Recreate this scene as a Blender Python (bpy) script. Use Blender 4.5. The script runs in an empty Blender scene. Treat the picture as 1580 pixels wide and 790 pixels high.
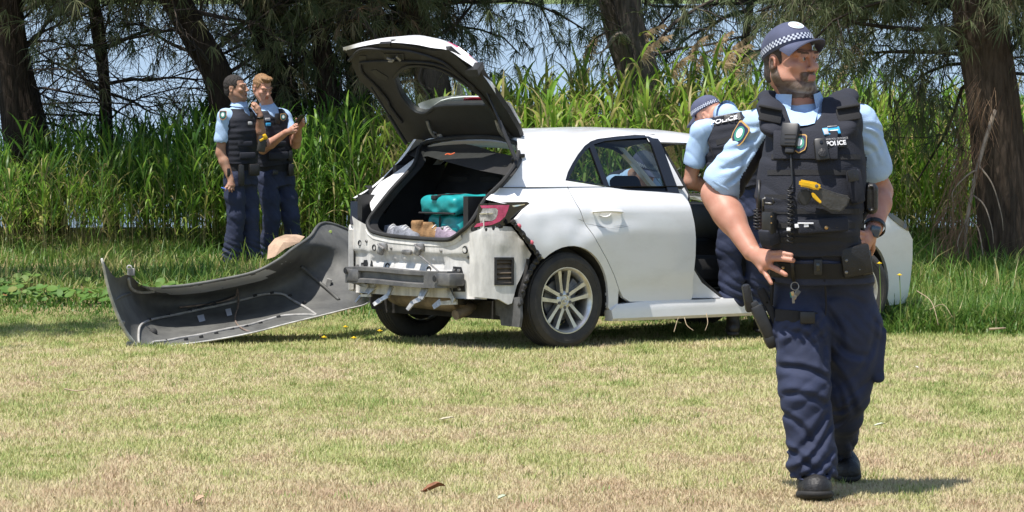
import bpy, bmesh, math, random
import numpy as np
from mathutils import Vector, Matrix
from mathutils.geometry import delaunay_2d_cdt
SC = bpy.context.scene
COL = SC.collection
rng = np.random.default_rng(7)
random.seed(7)
# ---------------------------------------------------------------- camera, sky, sun, exposure
F, CX, CY, ZC, YT = 5000.0, 790.0, 395.0, 1.285, -30.0      # focal length and centre in photo pixels, eye height
PITCH = math.atan((CY - YT) / F)
ALPHA = math.atan((235 - YT) / F)                            # the lawn falls gently towards the lake
cam_d = bpy.data.cameras.new('camera')
cam_d.sensor_width = 36.0
cam_d.lens = 36.0 * F / 1580.0
cam_d.clip_start = 0.5
cam_d.clip_end = 6000.0
cam = bpy.data.objects.new('camera', cam_d)
COL.objects.link(cam)
cam.location = (0, 0, ZC)
cam.rotation_euler = (math.pi / 2 - PITCH, 0, 0)
SC.camera = cam
SUN = Vector((-0.27, -0.22, 0.94)).normalized()
w = bpy.data.worlds.new('World')
SC.world = w
w.use_nodes = True
nt = w.node_tree
sky = nt.nodes.new('ShaderNodeTexSky')
sky.sky_type = 'NISHITA'
sky.sun_disc = False
sky.sun_elevation = math.asin(SUN.z)
sky.sun_rotation = math.atan2(SUN.x, SUN.y)
sky.air_density = 1.0
sky.dust_density = 1.0
nt.links.new(sky.outputs['Color'], nt.nodes['Background'].inputs['Color'])
nt.nodes['Background'].inputs['Strength'].default_value = 0.12
sun_d = bpy.data.lights.new('sun', 'SUN')
sun_d.energy = 4.6
sun_d.angle = math.radians(0.55)
sun_d.color = (1.0, 0.955, 0.89)
sun = bpy.data.objects.new('sun', sun_d)
COL.objects.link(sun)
sun.location = (-5, -5, 30)
sun.rotation_euler = SUN.to_track_quat('Z', 'Y').to_euler()
SC.view_settings.view_transform = 'Standard'
SC.view_settings.look = 'None'
SC.view_settings.exposure = 0.56
SC.view_settings.gamma = 1.0
# ---------------------------------------------------------------- geometry of the view, used to read real sizes off the photo
FWD = np.array([0, math.cos(PITCH), -math.sin(PITCH)])
UPV = np.array([0, math.sin(PITCH), math.cos(PITCH)])
CAM = np.array([0, 0, ZC])
def ray(u, v):
    return FWD + np.array([1.0, 0, 0]) * (u - CX) / F + UPV * (CY - v) / F
def at(u, v, D):
    d = ray(u, v)
    return CAM + d * (D / d[1])
def on_lawn(u, v):
    d = ray(u, v)
    return CAM + d * (-ZC / (d[2] + math.tan(ALPHA) * d[1]))
_gy = np.array([-60, 0, 24, 27, 30.5, 33, 34.6, 35.6, 37, 45, 60.])
_gz = np.array([3.18, 0, -1.272, -1.36, -1.39, -1.37, -1.34, -1.70, -2.3, -3.2, -3.6])
def gz(y):
    return np.interp(y, _gy, _gz)
def vnoise(x, y, seed=0, s=1.0):
    """smooth value noise, 0..1"""
    x = np.asarray(x, float) * s + 100.3 + seed * 17.7
    y = np.asarray(y, float) * s + 57.1 + seed * 9.1
    xi, yi = np.floor(x).astype(int), np.floor(y).astype(int)
    fx, fy = x - xi, y - yi
    fx = fx * fx * (3 - 2 * fx); fy = fy * fy * (3 - 2 * fy)
    def h(a, b):
        v = np.sin(a * 127.1 + b * 311.7 + seed * 74.7) * 43758.5453
        return v - np.floor(v)
    return (h(xi, yi) * (1 - fx) + h(xi + 1, yi) * fx) * (1 - fy) + (h(xi, yi + 1) * (1 - fx) + h(xi + 1, yi + 1) * fx) * fy
# ---------------------------------------------------------------- object helpers
def tag(o, label=None, cat=None, group=None, kind=None):
    if label: o['label'] = label
    if cat: o['category'] = cat
    if group: o['group'] = group
    if kind: o['kind'] = kind
    return o
def empty(name, loc=(0, 0, 0), rz=0.0, mat=None):
    o = bpy.data.objects.new(name, None)
    COL.objects.link(o)
    if mat is not None: o.matrix_world = mat
    else:
        o.location = loc
        o.rotation_euler = (0, 0, rz)
    o.empty_display_size = 0.1
    return o
def mesh_np(name, V, Fc, attr=None, smooth=False):
    """V (n,3); Fc (m,3) or (m,4) int array"""
    me = bpy.data.meshes.new(name)
    V = np.ascontiguousarray(V, np.float32)
    Fc = np.ascontiguousarray(Fc, np.int32)
    k = Fc.shape[1]
    me.vertices.add(len(V)); me.vertices.foreach_set('co', V.ravel())
    me.loops.add(Fc.size); me.loops.foreach_set('vertex_index', Fc.ravel())
    me.polygons.add(len(Fc)); me.polygons.foreach_set('loop_start', np.arange(0, Fc.size, k, dtype=np.int32))
    if attr is not None:
        a = me.attributes.new('tint', 'FLOAT', 'POINT')
        a.data.foreach_set('value', np.ascontiguousarray(attr, np.float32))
    me.update(calc_edges=True)
    if smooth: me.polygons.foreach_set('use_smooth', np.ones(len(Fc), bool))
    return me
def mesh_py(name, V, Fc, smooth=False):
    me = bpy.data.meshes.new(name)
    me.from_pydata([tuple(map(float, v)) for v in V], [], [tuple(int(i) for i in f) for f in Fc])
    me.update()
    if smooth: me.polygons.foreach_set('use_smooth', np.ones(len(me.polygons), bool))
    return me
def link(name, me, mats, parent=None):
    o = bpy.data.objects.new(name, me)
    COL.objects.link(o)
    if mats is not None:
        for m in (mats if isinstance(mats, (list, tuple)) else [mats]): me.materials.append(m)
    if parent is not None: o.parent = parent
    return o
class MB:
    """collects shapes into one mesh"""
    def __init__(s): s.V = []; s.F = []; s.M = []; s.n = 0
    def add(s, V, Fc, m=0):
        V = np.asarray(V, float)
        s.V.append(V)
        for f in Fc: s.F.append([int(i) + s.n for i in f]); s.M.append(m)
        s.n += len(V)
        return s
    def box(s, c, size, rot=None, bev=0.0, m=0, taper=None):
        x, y, z = [d / 2 for d in size]
        b = min(bev, x * .9, y * .9, z * .9)
        if b <= 0:
            V = np.array([[i * x, j * y, k * z] for k in (-1, 1) for j in (-1, 1) for i in (-1, 1)])
            Fc = [(0, 2, 3, 1), (4, 5, 7, 6), (0, 1, 5, 4), (2, 6, 7, 3), (0, 4, 6, 2), (1, 3, 7, 5)]
        else:
            bm = bmesh.new(); bmesh.ops.create_cube(bm, size=2)
            for v in bm.verts: v.co = Vector((v.co.x * x, v.co.y * y, v.co.z * z))
            bmesh.ops.bevel(bm, geom=bm.edges[:], offset=b, segments=2, affect='EDGES', profile=.5)
            bm.verts.index_update()
            V = np.array([v.co[:] for v in bm.verts]); Fc = [[v.index for v in f.verts] for f in bm.faces]; bm.free()
        if taper is not None:   # (sx, sy) scale of the top relative to the bottom
            t = (V[:, 2] / z + 1) / 2
            V = V.copy(); V[:, 0] *= 1 + (taper[0] - 1) * t; V[:, 1] *= 1 + (taper[1] - 1) * t
        if rot is not None: V = V @ np.array(rot).T
        return s.add(V + np.array(c), Fc, m)
    def tube(s, P, r, n=8, m=0, cap=True, flat=None):
        P = np.asarray(P, float); K = len(P)
        r = np.broadcast_to(np.asarray(r, float), (K,))
        T = np.gradient(P, axis=0); T /= np.linalg.norm(T, axis=1)[:, None] + 1e-9
        a = np.array([0, 0, 1.]) if abs(T[0][2]) < .9 else np.array([1., 0, 0])
        u = np.cross(T[0], a); u /= np.linalg.norm(u)
        V = []
        for i in range(K):
            u = u - T[i] * (u @ T[i]); u /= np.linalg.norm(u) + 1e-9
            v = np.cross(T[i], u)
            for j in range(n):
                q = 2 * math.pi * j / n
                V.append(P[i] + r[i] * (math.cos(q) * u + math.sin(q) * v * (flat or 1)))
        Fc = [(i * n + j, i * n + (j + 1) % n, (i + 1) * n + (j + 1) % n, (i + 1) * n + j) for i in range(K - 1) for j in range(n)]
        if cap: Fc += [list(range(n))[::-1], [(K - 1) * n + j for j in range(n)]]
        return s.add(V, Fc, m)
    def lathe(s, prof, c, axis, n=32, m=0, close=False):
        """prof: list of (radius, along-axis)"""
        ax = np.array(axis, float); ax /= np.linalg.norm(ax)
        a = np.array([0, 0, 1.]) if abs(ax[2]) < .9 else np.array([1., 0, 0])
        u = np.cross(ax, a); u /= np.linalg.norm(u); v = np.cross(ax, u)
        V = [np.array(c) + ax * h + r * (math.cos(2 * math.pi * j / n) * u + math.sin(2 * math.pi * j / n) * v) for r, h in prof for j in range(n)]
        K = len(prof)
        Fc = [(i * n + j, i * n + (j + 1) % n, ((i + 1) % K) * n + (j + 1) % n, ((i + 1) % K) * n + j) for i in range(K if close else K - 1) for j in range(n)]
        return s.add(V, Fc, m)
    def grid(s, G, m=0, flip=False):
        G = np.asarray(G, float); a, b = G.shape[:2]
        Fc = [(i * b + j, i * b + j + 1, (i + 1) * b + j + 1, (i + 1) * b + j) for i in range(a - 1) for j in range(b - 1)]
        if flip: Fc = [f[::-1] for f in Fc]
        return s.add(G.reshape(-1, 3), Fc, m)
    def strip(s, A, B, m=0, k=1):
        A = np.asarray(A, float); B = np.asarray(B, float)
        return s.grid(np.stack([A + (B - A) * t for t in np.linspace(0, 1, k + 1)]), m)
    def prism(s, poly, n, th, m=0):
        """poly: (k,3) planar outline, extruded along n by th"""
        P = np.asarray(poly, float); k = len(P); N = np.asarray(n, float) * th
        V = np.vstack([P, P + N])
        Fc = [list(range(k))[::-1], list(range(k, 2 * k))] + [(i, (i + 1) % k, k + (i + 1) % k, k + i) for i in range(k)]
        return s.add(V, Fc, m)
    def xform(s, R=None, t=(0, 0, 0)):
        s.V = [(v @ np.array(R).T if R is not None else v) + np.array(t) for v in s.V]; return s
    def build(s, name, mats, parent=None, smooth=False, angle=None, bevel=0):
        me = mesh_py(name, np.vstack(s.V), s.F)
        o = link(name, me, mats, parent)
        if isinstance(mats, (list, tuple)) and len(mats) > 1: me.polygons.foreach_set('material_index', np.array(s.M, np.int32))
        if smooth:
            me.polygons.foreach_set('use_smooth', np.ones(len(me.polygons), bool))
            if angle: me.set_sharp_from_angle(angle=math.radians(angle))
        return o
def rotz(a): c, s = math.cos(a), math.sin(a); return np.array([[c, -s, 0], [s, c, 0], [0, 0, 1.]])
def rotx(a): c, s = math.cos(a), math.sin(a); return np.array([[1., 0, 0], [0, c, -s], [0, s, c]])
def roty(a): c, s = math.cos(a), math.sin(a); return np.array([[c, 0, s], [0, 1., 0], [-s, 0, c]])
def spline(P, k=8):
    """Catmull-Rom through points"""
    P = np.asarray(P, float); Q = np.vstack([2 * P[0] - P[1], P, 2 * P[-1] - P[-2]]); out = []
    for i in range(1, len(Q) - 2):
        for t in np.linspace(0, 1, k, endpoint=False):
            p0, p1, p2, p3 = Q[i - 1:i + 3]
            out.append(.5 * ((2 * p1) + (-p0 + p2) * t + (2 * p0 - 5 * p1 + 4 * p2 - p3) * t * t + (-p0 + 3 * p1 - 3 * p2 + p3) * t ** 3))
    out.append(P[-1]); return np.array(out)
# ---------------------------------------------------------------- materials
MATS = {}
def pm(name, col, rough=.6, metal=0., spec=.5, var=0., vs=8., col2=None, bump=0., bs=40., coat=0., sheen=0., st=None):
    """principled material with noise-driven colour variation and fine relief, in object coordinates"""
    m = bpy.data.materials.new(name); m.use_nodes = True
    t = m.node_tree; b = t.nodes['Principled BSDF']; L = t.links
    b.inputs['Roughness'].default_value = rough; b.inputs['Metallic'].default_value = metal
    b.inputs['Specular IOR Level'].default_value = spec
    b.inputs['Coat Weight'].default_value = coat; b.inputs['Coat Roughness'].default_value = .04
    b.inputs['Sheen Weight'].default_value = sheen
    b.inputs['Base Color'].default_value = (*col, 1)
    tc = t.nodes.new('ShaderNodeTexCoord')
    if var > 0 or col2:
        n = t.nodes.new('ShaderNodeTexNoise'); n.inputs['Scale'].default_value = vs; n.inputs['Detail'].default_value = 6; n.inputs['Roughness'].default_value = .65
        if st:
            mp = t.nodes.new('ShaderNodeMapping'); mp.inputs['Scale'].default_value = st; L.new(tc.outputs['Object'], mp.inputs['Vector']); L.new(mp.outputs['Vector'], n.inputs['Vector'])
        else: L.new(tc.outputs['Object'], n.inputs['Vector'])
        r = t.nodes.new('ShaderNodeValToRGB')
        c2 = col2 or tuple(c * (1 - var) for c in col)
        c1 = col if col2 else tuple(min(1, c * (1 + var * .6)) for c in col)
        r.color_ramp.elements[0].position = .36; r.color_ramp.elements[1].position = .64
        r.color_ramp.elements[0].color = (*c2, 1); r.color_ramp.elements[1].color = (*c1, 1)
        L.new(n.outputs['Fac'], r.inputs['Fac']); L.new(r.outputs['Color'], b.inputs['Base Color'])
    if bump > 0:
        n2 = t.nodes.new('ShaderNodeTexNoise'); n2.inputs['Scale'].default_value = bs; n2.inputs['Detail'].default_value = 5
        L.new(tc.outputs['Object'], n2.inputs['Vector'])
        bp = t.nodes.new('ShaderNodeBump'); bp.inputs['Strength'].default_value = bump; bp.inputs['Distance'].default_value = .01
        L.new(n2.outputs['Fac'], bp.inputs['Height']); L.new(bp.outputs['Normal'], b.inputs['Normal'])
    MATS[name] = m
    return m
def leaf_mat(name, stops, rough=.5, trans=.35, tcol=None):
    """foliage: colour from the 'tint' attribute (varies from blade to blade), some light passing through"""
    m = bpy.data.materials.new(name); m.use_nodes = True
    t = m.node_tree; b = t.nodes['Principled BSDF']; L = t.links
    b.inputs['Roughness'].default_value = rough
    b.inputs['Specular IOR Level'].default_value = .35
    a = t.nodes.new('ShaderNodeAttribute'); a.attribute_name = 'tint'
    r = t.nodes.new('ShaderNodeValToRGB')
    while len(r.color_ramp.elements) < len(stops): r.color_ramp.elements.new(.5)
    for e, (p, c) in zip(r.color_ramp.elements, stops): e.position = p; e.color = (*c, 1)
    L.new(a.outputs['Fac'], r.inputs['Fac']); L.new(r.outputs['Color'], b.inputs['Base Color'])
    if trans > 0:
        tr = t.nodes.new('ShaderNodeBsdfTranslucent'); mx = t.nodes.new('ShaderNodeMixShader')
        mx.inputs[0].default_value = trans
        L.new(r.outputs['Color'], tr.inputs['Color'])
        L.new(b.outputs['BSDF'], mx.inputs[1]); L.new(tr.outputs['BSDF'], mx.inputs[2])
        L.new(mx.outputs['Shader'], t.nodes['Material Output'].inputs['Surface'])
    MATS[name] = m
    return m
# ================================================================ THE SETTING
def ribbons(P, W, side, tint):
    """P (N,K,3) centre lines, W (N,K) half widths, side (N,3) width direction -> verts, quads, tint"""
    N, K = P.shape[:2]
    A = P - side[:, None, :] * W[..., None]; B = P + side[:, None, :] * W[..., None]
    V = np.stack([A, B], 2).reshape(-1, 3)
    base = (np.arange(N) * K * 2)[:, None] + (np.arange(K - 1) * 2)[None, :]
    Fq = np.stack([base, base + 1, base + 3, base + 2], -1).reshape(-1, 4)
    return V, Fq, np.repeat(tint, K * 2)
# ---- ground sheet
m = bpy.data.materials.new('lawn_soil'); m.use_nodes = True
t = m.node_tree; L = t.links; b = t.nodes['Principled BSDF']; b.inputs['Roughness'].default_value = .95; b.inputs['Specular IOR Level'].default_value = .15
tc = t.nodes.new('ShaderNodeTexCoord')
def _noise(scale, det=6, rough=.6):
    n = t.nodes.new('ShaderNodeTexNoise'); n.inputs['Scale'].default_value = scale; n.inputs['Detail'].default_value = det; n.inputs['Roughness'].default_value = rough
    L.new(tc.outputs['Object'], n.inputs['Vector']); return n
n1, n2, n3 = _noise(.9), _noise(14), _noise(110, 3)
r1 = t.nodes.new('ShaderNodeValToRGB')
r1.color_ramp.elements[0].position = .35; r1.color_ramp.elements[1].position = .68
r1.color_ramp.elements[0].color = (.40, .30, .17, 1); r1.color_ramp.elements[1].color = (.30, .29, .12, 1)
mixn = t.nodes.new('ShaderNodeMath'); mixn.operation = 'MULTIPLY_ADD'; mixn.inputs[1].default_value = .55
L.new(n1.outputs['Fac'], mixn.inputs[0])
sc2 = t.nodes.new('ShaderNodeMath'); sc2.operation = 'MULTIPLY'; sc2.inputs[1].default_value = .45
L.new(n2.outputs['Fac'], sc2.inputs[0]); L.new(sc2.outputs[0], mixn.inputs[2])
L.new(mixn.outputs[0], r1.inputs['Fac'])
r3 = t.nodes.new('ShaderNodeValToRGB'); r3.color_ramp.elements[0].position = .3; r3.color_ramp.elements[1].position = .7
r3.color_ramp.elements[0].color = (.45, .45, .45, 1); r3.color_ramp.elements[1].color = (1, 1, 1, 1)
L.new(n3.outputs['Fac'], r3.inputs['Fac'])
mm = t.nodes.new('ShaderNodeMix'); mm.data_type = 'RGBA'; mm.blend_type = 'MULTIPLY'; mm.inputs[0].default_value = .8
L.new(r1.outputs['Color'], mm.inputs[6]); L.new(r3.outputs['Color'], mm.inputs[7]); L.new(mm.outputs[2], b.inputs['Base Color'])
bp = t.nodes.new('ShaderNodeBump'); bp.inputs['Strength'].default_value = .6; bp.inputs['Distance'].default_value = .02
L.new(n3.outputs['Fac'], bp.inputs['Height']); L.new(bp.outputs['Normal'], b.inputs['Normal'])
M_SOIL = m
xs = np.unique(np.concatenate([np.linspace(-400, -14, 12), np.linspace(-14, 14, 113), np.linspace(14, 400, 12)]))
ys = np.unique(np.concatenate([np.linspace(-60, 6, 8), np.linspace(6, 40, 137), np.linspace(40, 60, 6)]))
X, Y = np.meshgrid(xs, ys, indexing='ij')
Z = gz(Y) + .012 * (vnoise(X, Y, 3, 1.3) - .5) * (Y > 8)
nx, ny = X.shape
idx = (np.arange(nx - 1)[:, None] * ny + np.arange(ny - 1)[None, :])
Fq = np.stack([idx, idx + ny, idx + ny + 1, idx + 1], -1).reshape(-1, 4)
ground = link('ground', mesh_np('ground', np.stack([X, Y, Z], -1).reshape(-1, 3), Fq, smooth=True), M_SOIL)
tag(ground, kind='structure')
# ---- lake
m = bpy.data.materials.new('lake_water'); m.use_nodes = True
t = m.node_tree; L = t.links; b = t.nodes['Principled BSDF']
b.inputs['Base Color'].default_value = (.19, .26, .35, 1); b.inputs['Roughness'].default_value = .25; b.inputs['IOR'].default_value = 1.25
tc = t.nodes.new('ShaderNodeTexCoord'); mp = t.nodes.new('ShaderNodeMapping'); mp.inputs['Scale'].default_value = (1.0, .35, 1)
L.new(tc.outputs['Object'], mp.inputs['Vector'])
n1 = t.nodes.new('ShaderNodeTexNoise'); n1.inputs['Scale'].default_value = 1.6; n1.inputs['Detail'].default_value = 5
L.new(mp.outputs['Vector'], n1.inputs['Vector'])
bp = t.nodes.new('ShaderNodeBump'); bp.inputs['Strength'].default_value = .9; bp.inputs['Distance'].default_value = .12
L.new(n1.outputs['Fac'], bp.inputs['Height']); L.new(bp.outputs['Normal'], b.inputs['Normal'])
WZ = -1.78
lake = link('lake_water', mesh_py('lake_water', [(-900, 34, WZ), (900, 34, WZ), (900, 440, WZ), (-900, 440, WZ)], [(0, 1, 2, 3)]), m)
tag(lake, kind='structure')
M_BANK = pm('far_bank_grass', (.12, .17, .05), .9, var=.5, vs=.3)
mb = MB()
bx = np.linspace(-900, 900, 61)
G = np.array([[(x, yy + 6 * math.sin(x * .02), zz + (0 if zz < 0 else 2.5 * float(vnoise(x, yy, 5, .05)))) for x in bx] for yy, zz in ((420, -2.2), (436, -1.2), (470, 1.5), (900, 12), (5000, 40))])
bank = mb.grid(G, flip=False).build('far_bank', M_BANK, smooth=True)
tag(bank, kind='structure')
# ---- mown lawn blades: nobody could count them
M_LAWN = leaf_mat('lawn_blade', [(0., (.50, .37, .24)), (.3, (.59, .51, .31)), (.55, (.47, .46, .20)), (.8, (.30, .36, .11)), (1., (.15, .24, .05))], .6, .3)
def lawn_edge(x):
    return np.interp(x, [-6, -4, -2, 0, 1.3, 2.4, 3.3, 6], [25.3, 25.2, 25.0, 25.0, 24.6, 24.0, 23.4, 23.3]) + .35 * (vnoise(x, x * 0, 4, 2.2) - .5) + .5 * (vnoise(x, x * 0, 9, .9) - .5)
n = 560000
u = rng.random(n)
D0, D1 = 10.7, 25.4
Dp = (D0 ** -.4 + u * (D1 ** -.4 - D0 ** -.4)) ** (-1 / .4)
xx = (rng.random(n) * 2 - 1) * (.158 * Dp + 1.1)
k = Dp < lawn_edge(xx)
Dp, xx = Dp[k], xx[k]
n = len(Dp)
patch = .25 * vnoise(xx, Dp * .5, 1, .9) + .4 * vnoise(xx, Dp * .45, 2, 3.6) + .35 * vnoise(xx, Dp * .5, 6, 11.)
dry = np.clip((15.2 - Dp) / 3.5, 0, 1)
green = np.clip((Dp - 19.0) / 4.5, 0, 1)
tint = np.clip((patch - .5) * 1.15 + .43 - .24 * dry + .36 * green + rng.normal(0, .13, n), 0, 1)
clump = vnoise(xx, Dp, 8, 2.4)
h = (.010 + .014 * rng.random(n)) * (1 + .9 * np.clip(clump - .55, 0, 1) * 2) * (1 + .5 * green)
az = rng.random(n) * 2 * np.pi
lean = .3 + rng.random(n) * 1.15
wd = (.0022 + .0022 * rng.random(n)) * (1 + .25 * (Dp - 12) / 10)
zb = gz(Dp)
for bx_, by_ in ((1.13, 11.85), (1.17, 11.80), (1.30, 12.5)): h = h * (1 - .75 * np.exp(-((xx - bx_) / .10) ** 2 - ((Dp - by_) / .16) ** 2))
fa = az + np.pi / 2 + rng.normal(0, .5, n)
s = np.stack([np.cos(fa) * wd, np.sin(fa) * wd, 0 * wd], -1)
base = np.stack([xx, Dp, zb], -1)
tip = base + np.stack([np.cos(az) * h * np.sin(lean) * 1.3, np.sin(az) * h * np.sin(lean) * 1.3, h * np.cos(lean) + .006], -1)
V = np.stack([base - s, base + s, tip], 1).reshape(-1, 3)
lawn = link('lawn_grass', mesh_np('lawn_grass', V, np.arange(n * 3).reshape(-1, 3), np.repeat(tint, 3)), M_LAWN)
tag(lawn, kind='stuff')
# small darker tufts that the mower missed
nt_ = 520; tx, ty = (rng.random(nt_) * 2 - 1) * 3.6, 11.2 + rng.random(nt_) ** .8 * 12.5
n = nt_ * 26; xx = np.repeat(tx, 26) + rng.normal(0, .035, n); Dp = np.repeat(ty, 26) + rng.normal(0, .05, n); k = np.abs(xx) < .158 * Dp + .7; xx, Dp = xx[k], Dp[k]; n = len(xx)
az = rng.random(n) * 6.283; h = .018 + .03 * rng.random(n); lean = .2 + rng.random(n) * .9; wd = .0025 + .002 * rng.random(n); s = np.stack([np.cos(az + 1.57) * wd, np.sin(az + 1.57) * wd, 0 * wd], -1); base = np.stack([xx, Dp, gz(Dp)], -1)
V = np.stack([base - s, base + s, base + np.stack([np.cos(az) * h * np.sin(lean), np.sin(az) * h * np.sin(lean), h * np.cos(lean) + .004], -1)], 1).reshape(-1, 3)
tag(link('lawn_tufts', mesh_np('lawn_tufts', V, np.arange(n * 3).reshape(-1, 3), np.repeat(np.clip(rng.normal(.78, .14, n), 0, 1), 3)), M_LAWN), kind='stuff')
# ---- tall rank grass between lawn and reeds
M_TALL = leaf_mat('rank_grass_blade', [(0., (.40, .36, .16)), (.25, (.20, .26, .06)), (.6, (.095, .20, .03)), (1., (.055, .13, .02))], .45, .4)
def blades(xx, Dp, h, wd, tint, droop=.5, K=4, azs=None):
    n = len(xx)
    az = rng.random(n) * 2 * np.pi if azs is None else azs
    tt = np.linspace(0, 1, K)
    out = (droop * rng.random(n) + .1)[:, None] * h[:, None] * tt[None] ** 1.8
    zz = h[:, None] * (tt[None] - .28 * (out / h[:, None]) * tt[None])
    P = np.stack([xx[:, None] + np.cos(az)[:, None] * out, Dp[:, None] + np.sin(az)[:, None] * out, gz(Dp)[:, None] + zz - .01], -1)
    W = wd[:, None] * np.array([1, 1, .7, .08]) [None, :K] if K == 4 else wd[:, None] * (1.02 - tt[None] ** 2)
    fa = az + np.pi / 2
    return ribbons(P, W, np.stack([np.cos(fa), np.sin(fa), 0 * fa], -1), tint)
n = 70000
Dp = 22.8 + rng.random(n) ** 1.15 * 10.2
xx = (rng.random(n) * 2 - 1) * (.158 * Dp + 1.8)
e = lawn_edge(xx)
k = (Dp > e - 1.1 * rng.random(n) ** 3)
# keep the grass out from under the car and its wheels
Dp, xx, e = Dp[k], xx[k], e[k]; n = len(Dp)
edge = np.clip((Dp - e) / 2.0, -.3, 1)
vig = vnoise(xx, Dp, 11, 1.4)
h = (.06 + .12 * edge) * (.55 + .9 * rng.random(n)) * (.55 + .9 * vig)
h *= np.where(xx < -2.0, .75, 1.1) * np.where(rng.random(n) < .06, 1.9, 1.)
tint = np.clip(.12 + .75 * vnoise(xx, Dp, 12, 1.3) + rng.normal(0, .20, n), 0, 1)
# a thick clump in front of the car's nose
nc = 4200; xc = 2.42 + rng.random(nc) * 1.5; Dc = 22.45 + rng.random(nc) ** .75 * 1.1 + .5 * (vnoise(xc, xc * 0, 44, 3.) - .5)
xx = np.concatenate([xx, xc]); Dp = np.concatenate([Dp, Dc]); h = np.concatenate([h, (.13 + .20 * rng.random(nc)) * np.clip((xc - 2.3) / .4, .3, 1) * np.clip((Dc - 22.45) / .55, .15, 1)]); tint = np.concatenate([tint, np.clip(rng.normal(.55, .25, nc), 0, 1)]); n += nc
V, Fq, tv = blades(xx, Dp, h, .0032 + .0050 * rng.random(n), tint, 1.0)
tall = link('rank_grass', mesh_np('rank_grass', V, Fq, tv, smooth=True), M_TALL)
tag(tall, kind='stuff')
# ---- round-leaved weeds in the grass at the left
M_WEED = leaf_mat('weed_leaf', [(0., (.30, .16, .07)), (.2, (.16, .24, .05)), (.7, (.10, .21, .035)), (1., (.07, .15, .03))], .6, .3)
n = 1300
xx = -5.0 + rng.random(n) ** 1.2 * 2.3; Dp = 25.4 + rng.random(n) ** 1.2 * 2.4
k = vnoise(xx, Dp, 21, 1.6) > .42
xx, Dp = xx[k], Dp[k]; n = len(xx)
r = .018 + .03 * rng.random(n); hz = gz(Dp) + .04 + .10 * rng.random(n)
q = np.linspace(0, 2 * np.pi, 8, endpoint=False)
nrm = np.stack([rng.normal(-.1, .35, n), rng.normal(-.35, .35, n), np.ones(n)], -1); nrm /= np.linalg.norm(nrm, axis=1)[:, None]
a = np.cross(nrm, np.array([0, 1., 0])); a /= np.linalg.norm(a, axis=1)[:, None]; bb = np.cross(nrm, a)
cen = np.stack([xx, Dp, hz], -1)
ringv = cen[:, None] + r[:, None, None] * (np.cos(q)[None, :, None] * a[:, None] + np.sin(q)[None, :, None] * bb[:, None]) + nrm[:, None] * (r * .25)[:, None, None]
V = np.concatenate([cen[:, None], ringv], 1).reshape(-1, 3)
Ft = np.array([[i * 9, i * 9 + 1 + j, i * 9 + 1 + (j + 1) % 8] for i in range(n) for j in range(8)])
weeds = link('round_leaved_weeds', mesh_np('round_leaved_weeds', V, Ft, np.repeat(np.clip(rng.normal(.6, .25, n), 0, 1), 9), smooth=True), M_WEED)
tag(weeds, kind='stuff')
# ---- reeds
M_REED = leaf_mat('reed_leaf', [(0., (.50, .42, .20)), (.12, (.42, .43, .11)), (.35, (.25, .41, .05)), (.7, (.14, .29, .04)), (1., (.055, .135, .026))], .40, .5)
M_STALK = leaf_mat('reed_stalk', [(0., (.36, .29, .16)), (.5, (.26, .25, .10)), (1., (.13, .17, .06))], .6, 0)
M_PLUME = leaf_mat('reed_plume', [(0., (.50, .35, .20)), (1., (.62, .50, .34))], .8, .4)
def reed_geo(H, nl, seed, lean=0.06, green=.5):
    """one reed: stalk points and leaf ribbons, root at origin"""
    g = np.random.default_rng(seed)
    la = g.random() * 6.28; lm = g.normal(0, lean)
    tt = np.linspace(0, 1, 5)
    S = np.stack([math.cos(la) * lm * H * tt ** 1.6, math.sin(la) * lm * H * tt ** 1.6, H * tt], -1)
    # leaves
    f = np.sort(g.random(nl) ** .75 * .82 + .18)
    az = g.random() * 6.28 + np.arange(nl) * 2.6 + g.normal(0, .4, nl)
    Ln = (.28 + .26 * g.random(nl)) * (.8 + .3 * np.sin(f * 3.1)) * min(1.25, H / 1.3)
    up = np.clip(1.05 + .35 * f + g.normal(0, .2, nl), .5, 1.48)      # start elevation
    bend = g.random(nl) ** 1.4 * 1.7 + .2
    K = 6; ss = np.linspace(0, 1, K)
    el = up[:, None] - bend[:, None] * ss[None] ** 1.3 * 1.5
    st = (Ln / (K - 1))[:, None]
    rr_ = np.cumsum(np.cos(el) * st, 1) - np.cos(el[:, :1]) * st
    zz_ = np.cumsum(np.sin(el) * st, 1) - np.sin(el[:, :1]) * st
    B0 = np.stack([np.interp(f, tt, S[:, i]) for i in range(3)], -1)
    P = B0[:, None] + np.stack([np.cos(az)[:, None] * rr_, np.sin(az)[:, None] * rr_, zz_], -1)
    Wd = (.0100 + .0075 * g.random(nl))[:, None] * np.array([.5, .9, 1, .85, .5, .05])[None]
    fa = az + np.pi / 2 + g.normal(0, .35, nl)
    tn = np.clip(green + g.normal(0, .17, nl) - .15 * (f < .35), 0, 1); tn[g.random(nl) < .10] = .03
    return S, P, Wd, np.stack([np.cos(fa), np.sin(fa), 0 * fa], -1), tn
def stalk_mesh(S, r=.004):
    K = len(S); q = np.array([0, 2.09, 4.19])
    V = (S[:, None] + np.stack([np.cos(q) * r, np.sin(q) * r, 0 * q], -1)[None] * np.linspace(1.1, .6, K)[:, None, None]).reshape(-1, 3)
    Fq = np.array([(i * 3 + j, i * 3 + (j + 1) % 3, (i + 1) * 3 + (j + 1) % 3, (i + 1) * 3 + j) for i in range(K - 1) for j in range(3)])
    return V, Fq
protos = [reed_geo(1.0 + .9 * (i % 8) / 8 + .05 * (i // 8), 8 + i % 4, 100 + i, green=[.42, .55, .5, .62, .34, .48][i % 6]) for i in range(24)]
PG = []
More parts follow.
